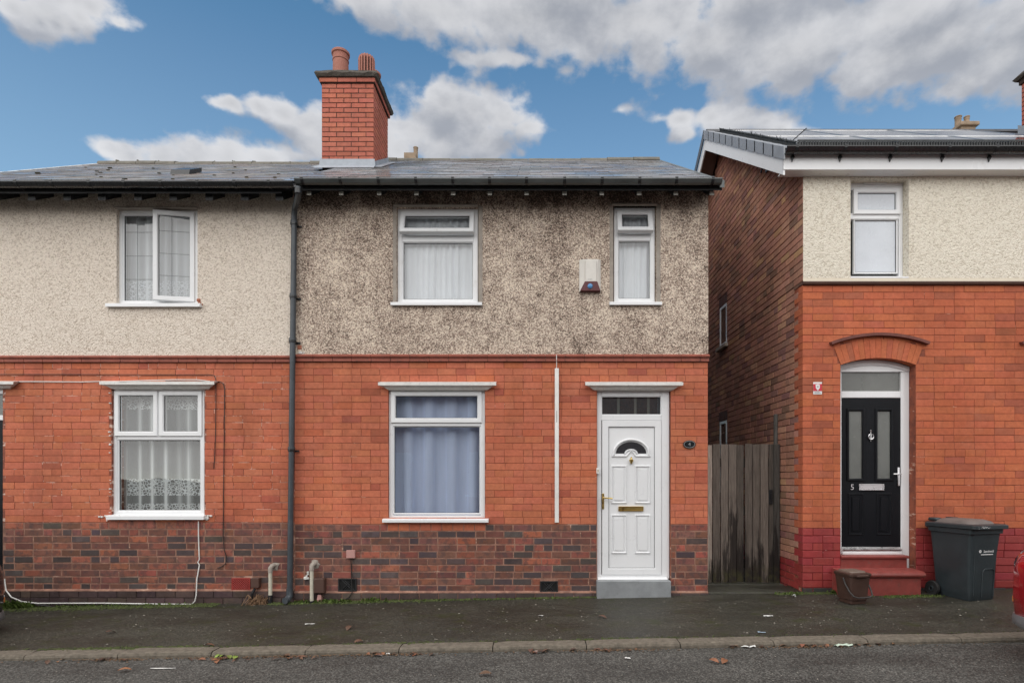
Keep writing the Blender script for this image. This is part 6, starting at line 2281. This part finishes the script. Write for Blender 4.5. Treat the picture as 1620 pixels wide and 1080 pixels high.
loops = [rloop(0.195, -0.235, 0.2, 0.03, 0.015), rloop(0.2, -0.242, 0.215, 0.035, 0.03), rloop(0.205, -0.25, 0.24, 0.04, 0.15), rloop(0.226, -0.275, 0.27, 0.045, 0.6), rloop(0.243, -0.305, 0.29, 0.05, bh - 0.06),
         rloop(0.265, -0.325, 0.305, 0.05, bh - 0.055), rloop(0.268, -0.328, 0.305, 0.05, bh)]
loft(loops).build('body', M['bin_grey'], wb, smooth=True)
# recessed-look moulded panel ridges on the front
fp = MB()
yfz = lambda z: -0.25 - (z - 0.15) * 0.0562 - 0.003
pp = [(-0.02, 0.05), (-0.02, 0.36), (-0.01, 0.40), (0.02, 0.415), (0.13, 0.415), (0.16, 0.40), (0.17, 0.36), (0.165, 0.05)]
fp.tube([(x_, yfz(z_) - 0.0, z_) for x_, z_ in pp], 0.008, 6)
fp.tube([(-0.165, yfz(0.84), 0.84), (-0.155, yfz(0.3), 0.3), (-0.15, yfz(0.08), 0.08)], 0.006, 6)
fp.build('front_rib', M['bin_grey'], wb, smooth=True)
lid = [rloop(0.272, -0.36, 0.32, 0.04, bh + 0.004), rloop(0.285, -0.375, 0.33, 0.04, bh + 0.01), rloop(0.285, -0.375, 0.33, 0.04, bh + 0.05), rloop(0.27, -0.355, 0.32, 0.05, bh + 0.062)]
lido = loft(lid).build('lid', M['bin_grey'], wb, smooth=True)
lt2 = [rloop(0.215, -0.27, 0.27, 0.07, bh + 0.061), rloop(0.2, -0.25, 0.25, 0.08, bh + 0.09), rloop(0.16, -0.19, 0.2, 0.09, bh + 0.112), rloop(0.08, -0.09, 0.1, 0.07, bh + 0.118)]
loft(lt2).build('lid_dome', M['bin_lid_top'], lido, smooth=True)
for sx in (-0.16, 0.13):
    MB().cbox(sx - 0.05, sx + 0.05, 0.2, 0.34, bh + 0.07, bh + 0.115, 0.015).build('lid_hinge', M['bin_grey'], lido, smooth=True)
MB().tube([(-0.2, 0.30, bh - 0.03), (-0.2, 0.37, bh - 0.0), (0.2, 0.37, bh - 0.0), (0.2, 0.30, bh - 0.03)], 0.014, 8).build('handle', M['bin_grey'], wb, smooth=True)


def wheel_mb(r, wdt, x, y, z):
    mb = MB()
    prof = [(0.02, -wdt / 2), (r * 0.62, -wdt / 2 + 0.004), (r * 0.92, -wdt / 2), (r, -wdt / 2 + 0.012), (r, wdt / 2 - 0.012), (r * 0.92, wdt / 2), (r * 0.62, wdt / 2 - 0.004), (0.02, wdt / 2)]
    vs, fs = [], []
    n = 24
    for (rr, xx) in prof:
        for k in range(n):
            a = 2 * math.pi * k / n
            vs.append((x + xx, y + rr * math.cos(a), z + rr * math.sin(a)))
    for i in range(len(prof) - 1):
        fs += [(i * n + k, i * n + (k + 1) % n, (i + 1) * n + (k + 1) % n, (i + 1) * n + k) for k in range(n)]
    return mb.add(vs, fs)


for sx in (-0.25, 0.25):
    wh = wheel_mb(0.1, 0.05, sx, 0.225, 0.1).build('wheel', M['rubber'], wb, smooth=True)
    hub = wheel_mb(0.035, 0.058, sx, 0.225, 0.1).build('hub', M['bin_grey'], wh, smooth=True)
MB().tube([(-0.27, 0.225, 0.1), (0.27, 0.225, 0.1)], 0.012, 8).build('axle', M['black_paint'], wb)
bt = lambda z: yfz(z) - 0.0015
text_mesh('council_print', 'Sandwell', 0.047, M['white_print'], wb, (0.06, yfz(0.64) + 0.001, 0.64), 0.0012, rot=(rad(90 + 3.2), 0, 0))
fx = MB()
for k in range(6):
    a = k * math.pi / 3
    cx, cz = -0.077 + 0.013 * math.cos(a), 0.643 + 0.013 * math.sin(a)
    fx.prism([(cx + 0.008 * math.cos(b_ * 1.047), cz + 0.008 * math.sin(b_ * 1.047)) for b_ in range(6)], 'y', yfz(0.643) - 0.0015, yfz(0.643) + 0.004)
fx.build('council_emblem', M['white_print'], wb)
MB().box(-0.06, 0.13, yfz(0.6) - 0.0012, yfz(0.6) + 0.003, 0.596, 0.605).build('print_line', M['white_print'], wb)
MB().tube([(0.0, yfz(0.7), 0.695), (0.07, yfz(0.71), 0.71), (0.13, yfz(0.715), 0.713), (0.2, yfz(0.73) + 0.003, 0.732)], 0.0022, 4).build('scratch', M['white_print'], wb)
scl_ = MB()
for k in range(26):
    x_, z_ = R.uniform(-0.23, -0.04), bh + R.uniform(0.013, 0.045)
    scl_.box(x_, x_ + R.uniform(0.003, 0.014), -0.3765, -0.374, z_, z_ + R.uniform(0.002, 0.006))
scl_.build('scuffs', M['white_print'], lido)
BXc, BYc = PX(1528, -.62), -0.66
wb.scale = (0.89, 0.89, 0.89)
BXc, BYc = 4.955, -0.315
wb.location = (BXc, BYc, pave_z(BXc, BYc - 0.2) - 0.014)
wb.rotation_euler = (0, 0, rad(14))

# ================================================================== food caddy
fcd = thing('food_caddy', (0, 0, 0), 'small brown lidded food waste caddy with its handle down on the pavement', 'caddy')
h = 0.335
lo = [rloop(0.098, -0.098, 0.1, 0.02, 0.0), rloop(0.1, -0.1, 0.102, 0.022, 0.04), rloop(0.108, -0.11, 0.112, 0.024, 0.045), rloop(0.118, -0.12, 0.122, 0.026, h * 0.55), rloop(0.13, -0.132, 0.135, 0.028, h - 0.03)]
loft(lo).build('body', M['caddy'], fcd, smooth=True)
ll = [rloop(0.136, -0.14, 0.142, 0.028, h - 0.028), rloop(0.14, -0.145, 0.146, 0.03, h - 0.018), rloop(0.138, -0.142, 0.144, 0.03, h + 0.004), rloop(0.12, -0.12, 0.13, 0.03, h + 0.012)]
cl = loft(ll).build('lid', M['caddy'], fcd, smooth=True)
l2 = [rloop(0.105, -0.1, 0.12, 0.03, h + 0.011), rloop(0.098, -0.09, 0.113, 0.03, h + 0.026), rloop(0.06, -0.05, 0.07, 0.03, h + 0.032)]
loft(l2).build('lid_top', M['caddy_lid'], cl, smooth=True)
MB().cbox(-0.075, 0.075, -0.165, -0.13, h - 0.03, h - 0.006, 0.006).build('lid_catch', M['caddy'], cl)
hp = [(-0.137, -0.02, h - 0.05), (-0.145, -0.06, h - 0.11), (-0.14, -0.12, h - 0.19), (-0.12, -0.158, h - 0.235), (-0.08, -0.168, h - 0.25), (0, -0.17, h - 0.252), (0.08, -0.168, h - 0.25), (0.12, -0.158, h - 0.235), (0.14, -0.12, h - 0.19), (0.145, -0.06, h - 0.11), (0.137, -0.02, h - 0.05)]
MB().tube(hp, 0.009, 8).build('handle', plain('grey_handle', (0.04, 0.034, 0.032), 0.6), fcd, smooth=True)
cxp, cyp = PX(1350, -.52), -0.5
fcd.location = (cxp, cyp, pave_z(cxp, cyp) + 0.002)
fcd.rotation_euler = (0, 0, rad(12))


# ================================================================== parked cars
def car(label, loc, rot, paint, seed=1, Lc=3.9, Wc=1.68, Hc=1.46):
    root = thing('parked_car', (0, 0, 0), label, 'car')
    hw = Wc / 2
    # station: x, half width, underside z, bumper/bonnet shoulder z, top z, top half width
    st = [(-1.95, 0.42, 0.34, 0.58, 0.62, 0.36), (-1.92, 0.62, 0.24, 0.64, 0.70, 0.55), (-1.82, 0.74, 0.2, 0.70, 0.79, 0.64), (-1.6, 0.80, 0.18, 0.76, 0.88, 0.70), (-1.3, hw - 0.02, 0.18, 0.82, 0.95, 0.72),
          (-0.9, hw, 0.18, 0.87, 1.0, 0.72), (0.0, hw, 0.18, 0.9, 1.0, 0.74), (0.9, hw, 0.18, 0.92, 1.02, 0.74), (1.4, hw - 0.02, 0.18, 0.94, 1.04, 0.72), (1.75, 0.77, 0.2, 0.94, 1.03, 0.68), (1.9, 0.72, 0.24, 0.85, 0.98, 0.62), (1.95, 0.6, 0.34, 0.72, 0.86, 0.52)]
    loops = []
    for (x, w_, zb, zs, zt, wt) in st:
        half = [(w_ * 0.86, zb), (w_ * 0.97, zb + 0.06), (w_, zb + (zs - zb) * 0.5), (w_ * 0.985, zs), ((w_ + wt) / 2, (zs + zt) / 2 + 0.02), (wt, zt)]
        loops.append([(x, y, z) for y, z in half] + [(x, 0, zt + 0.02)] + [(x, -y, z) for y, z in reversed(half)])
    loft(loops).build('body', paint, root, smooth=True)
    gh = [(-0.95, 0.70, 0.99, 0.70, 1.0), (-0.35, 0.70, 1.0, 0.58, 1.38), (0.1, 0.72, 1.0, 0.57, Hc), (0.9, 0.72, 1.01, 0.56, Hc - 0.03), (1.5, 0.70, 1.02, 0.53, 1.32), (1.8, 0.66, 1.02, 0.62, 1.04)]
    loops = [[(x, wb_, zb), (x, wt, zt), (x, 0, zt + 0.03), (x, -wt, zt), (x, -wb_, zb)] for (x, wb_, zb, wt, zt) in gh]
    loft(loops).build('windows', M['plaque_black'], root, smooth=True)
    rf = MB()
    ra = [(x, wt * 1.005, zt + 0.004) for (x, wb_, zb, wt, zt) in gh[1:5]]
    rb_ = [(x, 0, zt + 0.036) for (x, wb_, zb, wt, zt) in gh[1:5]]
    rc_ = [(x, -wt * 1.005, zt + 0.004) for (x, wb_, zb, wt, zt) in gh[1:5]]
    rf.strip(ra, rb_)
    rf.strip(rb_, rc_)
    for sg in (1, -1):
        for i0, i1 in ((0, 1), (5, 4)):
            a, b = gh[i0], gh[i1]
            rf.tube([(a[0], sg * a[1], a[2] + 0.01), (b[0], sg * b[3], b[4])], 0.03, 6)
        rf.tube([(0.35, sg * 0.73, 1.0), (0.35, sg * 0.575, Hc - 0.01)], 0.03, 6)
    rf.build('roof', paint, root, smooth=True)
    for sx in (-1.22, 1.22):
        for sy in (-1, 1):
            mb = MB()
            r_ = 0.3
            prof = [(0.18, -0.1), (r_ * 0.9, -0.1), (r_, -0.07), (r_, 0.07), (r_ * 0.9, 0.1), (0.18, 0.1)]
            n = 24
            vs, fs = [], []
            for (rr, yy) in prof:
                for k in range(n):
                    a = 2 * math.pi * k / n
                    vs.append((sx + rr * math.cos(a), sy * (hw - 0.09) + yy, 0.3 + rr * math.sin(a)))
            for i in range(len(prof)):
                j = (i + 1) % len(prof)
                fs += [(i * n + k, i * n + (k + 1) % n, j * n + (k + 1) % n, j * n + k) for k in range(n)]
            wh = mb.add(vs, fs).build('wheel', M['rubber'], root, smooth=True)
            rm = MB()
            for k in range(5):
                a = 2 * math.pi * k / 5
                rm.tube([(sx, sy * (hw - 0.01), 0.3), (sx + 0.18 * math.cos(a), sy * (hw - 0.0), 0.3 + 0.18 * math.sin(a))], 0.028, 6)
            rm.tube([(sx + 0.185 * math.cos(k * 0.2618), sy * (hw - 0.0), 0.3 + 0.185 * math.sin(k * 0.2618)) for k in range(25)], 0.014, 5)
            rm.build('rim', M['car_trim'], wh, smooth=True)
    for sg in (1, -1):
        hl = MB().add([(-1.885, sg * 0.40, 0.62), (-1.80, sg * 0.70, 0.66), (-1.58, sg * 0.79, 0.73), (-1.60, sg * 0.755, 0.83), (-1.79, sg * 0.65, 0.785), (-1.90, sg * 0.42, 0.69)], [(0, 1, 4, 5), (1, 2, 3, 4)])
        for i in range(len(hl.v)):
            x, y, z = hl.v[i]
            hl.v[i] = (x - 0.025, y * 1.02, z + 0.01)
        hl.build('headlight', M['lamp_clear'], root)
        MB().cbox(1.82, 1.93, sg * 0.7 - 0.07, sg * 0.7 + 0.07, 0.62, 0.9, 0.02).build('tail_light', M['lamp_red'], root)
        MB().cbox(-0.75, -0.6, sg * (hw + 0.08) - 0.09, sg * (hw + 0.08) + 0.09, 0.95, 1.08, 0.03).build('door_mirror', paint, root, smooth=True)
        MB().cbox(-1.83, -1.76, sg * 0.715 - 0.03, sg * 0.715 + 0.03, 0.36, 0.42, 0.01).build('reflector', M['amber'], root)
    bp = loft([[(x, y, z) for (y, z) in ((w_ - 0.05, 0.19), (w_, 0.205), (w_ + 0.01, 0.25), (w_ - 0.004, 0.29), (-w_ + 0.004, 0.29), (-w_ - 0.01, 0.25), (-w_, 0.205), (-w_ + 0.05, 0.19))] for (x, w_) in ((-1.965, 0.4), (-1.94, 0.55), (-1.89, 0.66), (-1.8, 0.74), (-1.6, 0.8))])
    bp.build('bumper', M['car_trim'], root, smooth=True)
    MB().cbox(-1.985, -1.966, -0.26, 0.26, 0.38, 0.49, 0.004).build('number_plate', M['white_print'], root)
    MB().cbox(-1.97, -1.95, -0.36, 0.36, 0.53, 0.6, 0.006).build('grille', M['black_paint'], root)
    root.location = loc
    root.rotation_euler = (0, 0, rot)
    return root


rx_ = 5.86
car('glossy red car parked at the kerb beyond the wheelie bin', (rx_ - 0.005, -2.86, G(rx_) - 0.062), 0.0, M['car_red'])
bxl = -7.47
car('black car parked half on the pavement beside the cream house door', (bxl + 0.02, -1.66, G(bxl) - 0.08), math.pi, M['car_black'])

# ================================================================== distant roofs behind the ridge
def far_house(label, xp, yp, depth, wpx):
    d = depth - CAM_D
    X, Z = PX(xp, d), PZ(yp, d)
    k = depth / FPX
    root = thing('background_house', (X, d, 0), label, 'house')
    MB().box(X - 4, X + 4, d - 3, d + 3, -0.8, Z - 3.2).build('wall', M['brick_old'], root, color=(0.25, 0.1, 0.06, 1))
    rf = MB().prism([(d - 3.3, Z - 3.3), (d, Z - 0.75), (d + 3.3, Z - 3.3)], 'x', X - 4.2, X + 4.2).build('roof', M['slate_old'], root)
    return root, rf, X, d, Z, k


root, rf, X, d, Z, k = far_house('distant house whose stone chimney with three pots shows above the solar roof', 1517, 209, 18.0, 40)
w2 = 11 * k
ck = MB().box(X - w2, X + w2, d - 0.4, d + 0.9, Z - 1.6, Z - 0.02).build('chimney', M['stone_far'], root)
MB().cbox(X - w2 - 0.06, X + w2 + 0.08, d - 0.48, d + 0.98, Z - 0.06, Z + 0.06, 0.02).build('chimney_cap', M['stone_far'], ck)
pot_plain(ck, X - 0.1, d - 0.1, Z + 0.05, PZ(188, d), 0.09, M['stone_far'])
pot_plain(ck, X + 0.17, d - 0.1, Z + 0.05, PZ(188, d), 0.075, M['stone_far'])
pot_plain(ck, X - w2 - 0.05, d + 0.8, Z - 0.2, PZ(198, d), 0.09, M['stone_far'])
root, rf, X, d, Z, k = far_house('distant house whose single buff chimney pot peeps over the slate ridge', 655, 250, 20.0, 20)
ck = MB().box(X - 0.28, X + 0.12, d - 0.3, d + 0.3, Z - 1.6, Z + 0.02).build('chimney', M['stone_far'], root)
pot_plain(ck, X + 0.06, d, Z + 0.01, PZ(233.5, d), 0.075, M['stone_far'])

# ================================================================== houses across the street (seen in the window glass)
for i, (xa, xb, lab) in enumerate(((-9.5, -3.2, 'brick house across the street opposite the cream house'), (-3.2, 3.1, 'brick house across the street opposite the white door'), (3.1, 9.4, 'brick house across the street opposite the black door'))):
    oh = thing('terraced_house', ((xa + xb) / 2, -12, 0), lab, 'house')
    yo = -12.0
    ops = [(xa + 0.9, xa + 2.6, 0.9, 2.3), (xb - 2.0, xb - 1.0, -0.3, 2.3), (xa + 0.9, xa + 2.4, 3.2, 4.4), (xb - 2.3, xb - 1.0, 3.2, 4.4)]
    wl = MB()
    wc = wall_cells(xa + 0.003, xb - 0.003, -0.6, 5.0, 0, 0.25, ops)
    wc.v = [(vx_, yo - 0.0 - vy_, vz_) for (vx_, vy_, vz_) in wc.v]
    wc.build('wall', M['brick_old'], oh, color=(0.36, 0.11, 0.065, 1))
    MB().box(xa, xb, yo - 6.0, yo - 5.9, -0.6, 5.0).build('rear_wall', M['brick_old'], oh, color=(0.3, 0.1, 0.06, 1))
    MB().prism([(yo + 0.35, 4.95), (yo - 3.0, 7.05), (yo - 6.3, 4.95), (yo - 6.3, 4.85), (yo - 3.0, 6.9), (yo + 0.35, 4.85)], 'x', xa, xb).build('roof', M['slate_old'], oh)
    for (a, b, c, d) in ops:
        fm = MB()
        for (p, q, r_, s_) in ((a, a + 0.07, c, d), (b - 0.07, b, c, d), (a + 0.071, b - 0.071, d - 0.07, d), (a + 0.071, b - 0.071, c, c + 0.07), (a + 0.071, b - 0.071, c + (d - c) * 0.66, c + (d - c) * 0.66 + 0.06)):
            fm.box(p, q, yo - 0.1, yo - 0.03, r_, s_)
        fo = fm.build('window' if c > 0 else 'door', M['upvc'], oh)
        MB().box(a + 0.05, b - 0.05, yo - 0.09, yo - 0.085, c + 0.05, d - 0.05).build('pane', M['glass_frost'], fo)
        if c > 0:
            MB().box(a - 0.1, b + 0.1, yo - 0.02, yo + 0.07, c - 0.08, c - 0.005).build('sill', M['upvc'], fo)

# ================================================================== moss, weeds, leaves, litter
ms_ = MB()
wd_ = MB()
seg = [(-10, 160, 1.0, 0.12), (90, 350, 1.0, 0.10), (430, 600, 0.6, 0.08), (560, 700, 0.35, 0.06), (700, 945, 0.22, 0.045), (1225, 1330, 0.7, 0.06), (1375, 1480, 0.6, 0.05)]
for (a, b, dn, wdt) in seg:
    for k in range(int((b - a) * 7 * dn)):
        x = PX(R.uniform(a, b))
        y = -0.025 - abs(R.gauss(0, wdt * 0.6))
        if a > 1300:
            y -= 0.03 if x > PX(1460) else 0.26
        s = R.uniform(0.006, 0.018)
        z = pave_z(x, y)
        ms_.add([(x - s, y - s, z + 0.001), (x + s, y - s * R.random(), z + 0.002), (x + s * R.random(), y + s, z + 0.002 + s * R.uniform(0.2, 1.0)), (x, y, z + s * R.uniform(0.5, 1.4))], [(0, 1, 3), (1, 2, 3), (2, 0, 3)])
for (xc, sg_, n, hgt) in ((35, 14, 200, 0.12), (20, 8, 90, 0.14), (130, 30, 90, 0.05), (240, 40, 100, 0.05), (485, 8, 60, 0.06), (520, 14, 130, 0.06), (545, 10, 90, 0.05), (590, 7, 80, 0.07), (620, 30, 60, 0.03), (700, 30, 40, 0.03), (800, 60, 60, 0.03), (1248, 12, 60, 0.04), (1318, 5, 70, 0.06), (1400, 22, 130, 0.03), (1440, 10, 50, 0.03)):
    for k in range(n):
        x = PX(R.gauss(xc, sg_))
        y = -0.03 - abs(R.gauss(0, 0.035))
        if 1330 < xc < 1470:
            y -= 0.235
        z = pave_z(x, y)
        hh = hgt * R.uniform(0.3, 1.0)
        lx, ly = R.uniform(-0.6, 0.6) * hh, R.uniform(-0.9, 0.1) * hh
        s = R.uniform(0.003, 0.008)
        a = R.uniform(0, 3.14)
        dx, dy_ = s * math.cos(a), s * math.sin(a)
        wd_.add([(x - dx, y - dy_, z), (x + dx, y + dy_, z), (x + dx * 1.6 + lx * 0.6, y + dy_ * 1.6 + ly * 0.6, z + hh * 0.7), (x - dx * 1.6 + lx * 0.6, y - dy_ * 1.6 + ly * 0.6, z + hh * 0.7), (x + lx, y + ly, z + hh * 0.85)],
                [(0, 1, 2, 3), (3, 2, 4)])
tag(ms_.build('moss', M['moss'], None, kind='stuff'), 'low green moss creeping along the wall foot of the houses', 'moss')
tag(wd_.build('weeds', M['grass'], None, kind='stuff', recalc=False), 'tufts of green weeds and grass along the wall foot', 'weeds')
# moss along the back of the kerb
mk = MB()
for k in range(1500):
    x = PX(R.choice([R.gauss(150, 40), R.gauss(260, 60), R.uniform(0, 1620), R.gauss(620, 60), R.gauss(1010, 80)]), -1.7)
    y = KY0 + R.gauss(0.015, 0.02)
    z = pave_z(x, y) + 0.004
    s = R.uniform(0.004, 0.012)
    mk.add([(x - s, y - s, z), (x + s, y - s * R.random(), z), (x + s * R.random(), y + s, z), (x, y, z + s * R.uniform(0.3, 0.8))], [(0, 1, 3), (1, 2, 3), (2, 0, 3)])
tag(mk.build('kerb_moss', M['moss'], None, kind='stuff'), 'thin moss and grit in the joint behind the kerb stones', 'moss')

# leaves
leafm = []
for v in range(4):
    mb = MB()
    L_, Wd = 0.05, 0.02 * R.uniform(0.8, 1.3)
    vs, fs = [], []
    n = 6
    cu = R.uniform(0.15, 0.5)
    for i in range(n + 1):
        u = i / n
        wv_ = Wd * math.sin(math.pi * min(1, u * 0.95 + 0.03)) ** 0.8
        zz = cu * 0.03 * math.sin(u * 3.0) + 0.003
        vs += [((u - 0.5) * L_ * 1.6, -wv_, zz + 0.007 * cu), ((u - 0.5) * L_ * 1.6, 0, zz), ((u - 0.5) * L_ * 1.6, wv_, zz + 0.01 * cu)]
    for i in range(n):
        fs += [(i * 3, (i + 1) * 3, (i + 1) * 3 + 1, i * 3 + 1), (i * 3 + 1, (i + 1) * 3 + 1, (i + 1) * 3 + 2, i * 3 + 2)]
    mb.add(vs, fs)
    o = mb.build('fallen_leaf', M['leaf'], None, origin=(0, 0, 0), recalc=False)
    leafm.append(o.data)
    bpy.data.objects.remove(o)


def road_z(x, y):
    return G(x) - 0.075 - 0.012 * abs(y + 5.6) + 0.03


def ground_pt(xp, yp):
    """point where the view ray through a pixel meets the pavement or the road"""
    for depth in [6.9 - 0.01 * i for i in range(320)]:
        y = depth - CAM_D
        x = (xp - CX) * depth / FPX
        zr = CAM_Z - (yp - CY) * depth / FPX
        zg = pave_z(x, y) if y > KY0 else (pave_z(x, KY0) + 0.01 if y > KY1 else road_z(x, y))
        if zr >= zg:
            return x, y, zg
    return None


def leaf(xp, yp, colr, s=1.0, label='small brown fallen leaf lying along the wet kerb edge', group='fallen leaves along the kerb'):
    g = ground_pt(xp, yp)
    if not g:
        return
    o = link('fallen_leaf', R.choice(leafm), None, (g[0], g[1], g[2] + 0.004))
    o.scale = (s, s, s)
    o.rotation_euler = (R.uniform(-0.3, 0.3), R.uniform(-0.3, 0.3), R.uniform(0, 6.28))
    o.color = (*vary(colr, 0.25), 1)
    tag(o, label, 'leaf', group)


BR, OR, DK = (0.13, 0.065, 0.04), (0.24, 0.1, 0.05), (0.07, 0.04, 0.03)
for (xc, yc, sx, n) in ((85, 1044, 14, 3), (175, 1042, 14, 7), (350, 1044, 26, 14), (470, 1039, 20, 10), (605, 1034, 12, 6), (670, 1033, 18, 6), (850, 1030, 12, 6), (960, 1027, 26, 9), (1180, 1022, 20, 5), (1275, 1020, 26, 12), (1395, 1016, 12, 4)):
    for k in range(n):
        xx = R.gauss(xc, sx)
        leaf(xx, yc - (xx - xc) * 0.0185 + R.uniform(-2, 4), R.choice([BR, BR, DK, OR]), R.uniform(0.45, 1.0))
for (xc, yc, c_) in ((197, 1061, OR), (1130, 1047, OR), (1145, 1047, OR), (768, 1067, BR), (175, 1001, BR), (552, 994, BR), (567, 1016, BR), (953, 977, BR), (330, 1022, OR)):
    leaf(xc, yc, c_, 1.2, 'loose orange brown leaf lying out on bare tarmac away from the kerb', 'leaves out on the tarmac')
for (xc, yc) in ((345, 1039), (352, 1038), (362, 1040), (372, 1041)):
    leaf(xc, yc, (0.2, 0.27, 0.05), 0.95, 'fresh lime green leaf on the heap of dead leaves by the kerb', 'green leaves by the kerb')


def scrap(xp, yp, w_, d_, label, mat=None, hgt=0.008):
    g = ground_pt(xp, yp)
    mb = MB()
    n = 5
    vs = []
    for j in range(n):
        for i in range(n):
            vs.append((g[0] + (i / (n - 1) - 0.5) * w_ + R.uniform(-1, 1) * w_ * 0.05, g[1] + (j / (n - 1) - 0.5) * d_ + R.uniform(-1, 1) * d_ * 0.05, g[2] + 0.004 + hgt * R.random()))
    mb.add(vs, [(j * n + i, j * n + i + 1, (j + 1) * n + i + 1, (j + 1) * n + i) for j in range(n - 1) for i in range(n - 1)])
    tag(mb.build('litter', mat or M['paper'], None, recalc=False), label, 'litter')


scrap(490, 987, 0.1, 0.014, 'thin white paper strip lying on the pavement below the brown meter box')
scrap(257, 1057, 0.2, 0.012, 'long white straw like strip lying flat on the road', M['paper'], 0.004)
scrap(600, 1037, 0.05, 0.03, 'crumpled white tissue among leaves in the gutter below the wide window')
scrap(614, 1030, 0.03, 0.02, 'scrap of yellowish paper caught against the kerb face')
scrap(1184, 1023, 0.12, 0.05, 'white crumpled wrapper in the gutter below the timber gate', None, 0.02)
scrap(1334, 1021, 0.15, 0.06, 'pale green and white crisp packet in the gutter below the brown caddy', plain('pale_green_foil', (0.5, 0.6, 0.5), 0.4, var=0.2, vscale=30), 0.02)
scrap(850, 1029, 0.05, 0.03, 'pinkish scrap of paper with leaves against the kerb', plain('pink_paper', (0.5, 0.36, 0.32), 0.6))
scrap(993, 1041, 0.045, 0.03, 'white paper dot lying on the open road below the white door')
scrap(1205, 1000, 0.07, 0.02, 'blue and white paper scrap lying on the kerb top', plain('blue_paper', (0.35, 0.45, 0.55), 0.6))
scrap(856, 974, 0.05, 0.02, 'small white scrap on the middle of the pavement')
scrap(1256, 944, 0.04, 0.03, 'white paper cone lying at the foot of the painted corner', None, 0.04)
scrap(1215, 974, 0.1, 0.025, 'pale torn card lying on the pavement by the alley')
# pale specks: gum and grit trodden into the pavement
gr = MB()
for k in range(520):
    xp_ = R.uniform(0, 1620)
    y = R.uniform(-1.62, -0.1)
    x = PX(xp_, y)
    s = R.uniform(0.003, 0.009) * (1.6 if R.random() < 0.1 else 1)
    z = pave_z(x, y) + 0.002
    a0 = R.uniform(0, 6)
    gr.add([(x + s * math.cos(a0 + i * 1.257) * R.uniform(0.7, 1.3), y + s * math.sin(a0 + i * 1.257), z) for i in range(5)] + [(x, y, z + s * 0.4)], [(i, (i + 1) % 5, 5) for i in range(5)])
for k in range(260):
    y = R.uniform(-2.75, -1.9)
    x = PX(R.uniform(0, 1620), y)
    s = R.uniform(0.002, 0.006)
    z = road_z(x, y) + 0.002
    gr.add([(x + s * math.cos(i * 1.257), y + s * math.sin(i * 1.257), z) for i in range(5)] + [(x, y, z + s * 0.5)], [(i, (i + 1) % 5, 5) for i in range(5)])
lb2 = MB()
for k in range(1500):
    xp_ = R.choice([R.gauss(350, 45), R.gauss(470, 40), R.gauss(610, 40), R.gauss(970, 40), R.gauss(1270, 40), R.gauss(180, 30), R.uniform(0, 1620)])
    y = KY1 - 0.012 - abs(R.gauss(0, 0.03))
    x = PX(xp_, y)
    s_, a0 = R.uniform(0.004, 0.014), R.uniform(0, 6.28)
    z = road_z(x, y) + 0.003
    ca, sa = math.cos(a0) * s_, math.sin(a0) * s_
    lb2.add([(x - ca, y - sa, z), (x + sa * 0.4, y - ca * 0.4, z + R.uniform(0.001, 0.008)), (x + ca, y + sa, z + 0.002), (x - sa * 0.4, y + ca * 0.4, z + R.uniform(0.001, 0.01))], [(0, 1, 2, 3)])
tag(lb2.build('leaf_debris', M['dead_stem'], None, kind='stuff', recalc=False), 'crumbled brown leaf debris washed along the foot of the kerb', 'leaf debris')
tag(gr.build('grit', plain('pale_grit', (0.28, 0.26, 0.22), 0.9, var=0.5, vscale=30), None, kind='stuff'), 'pale grit and gum specks scattered over the tarmac', 'grit')
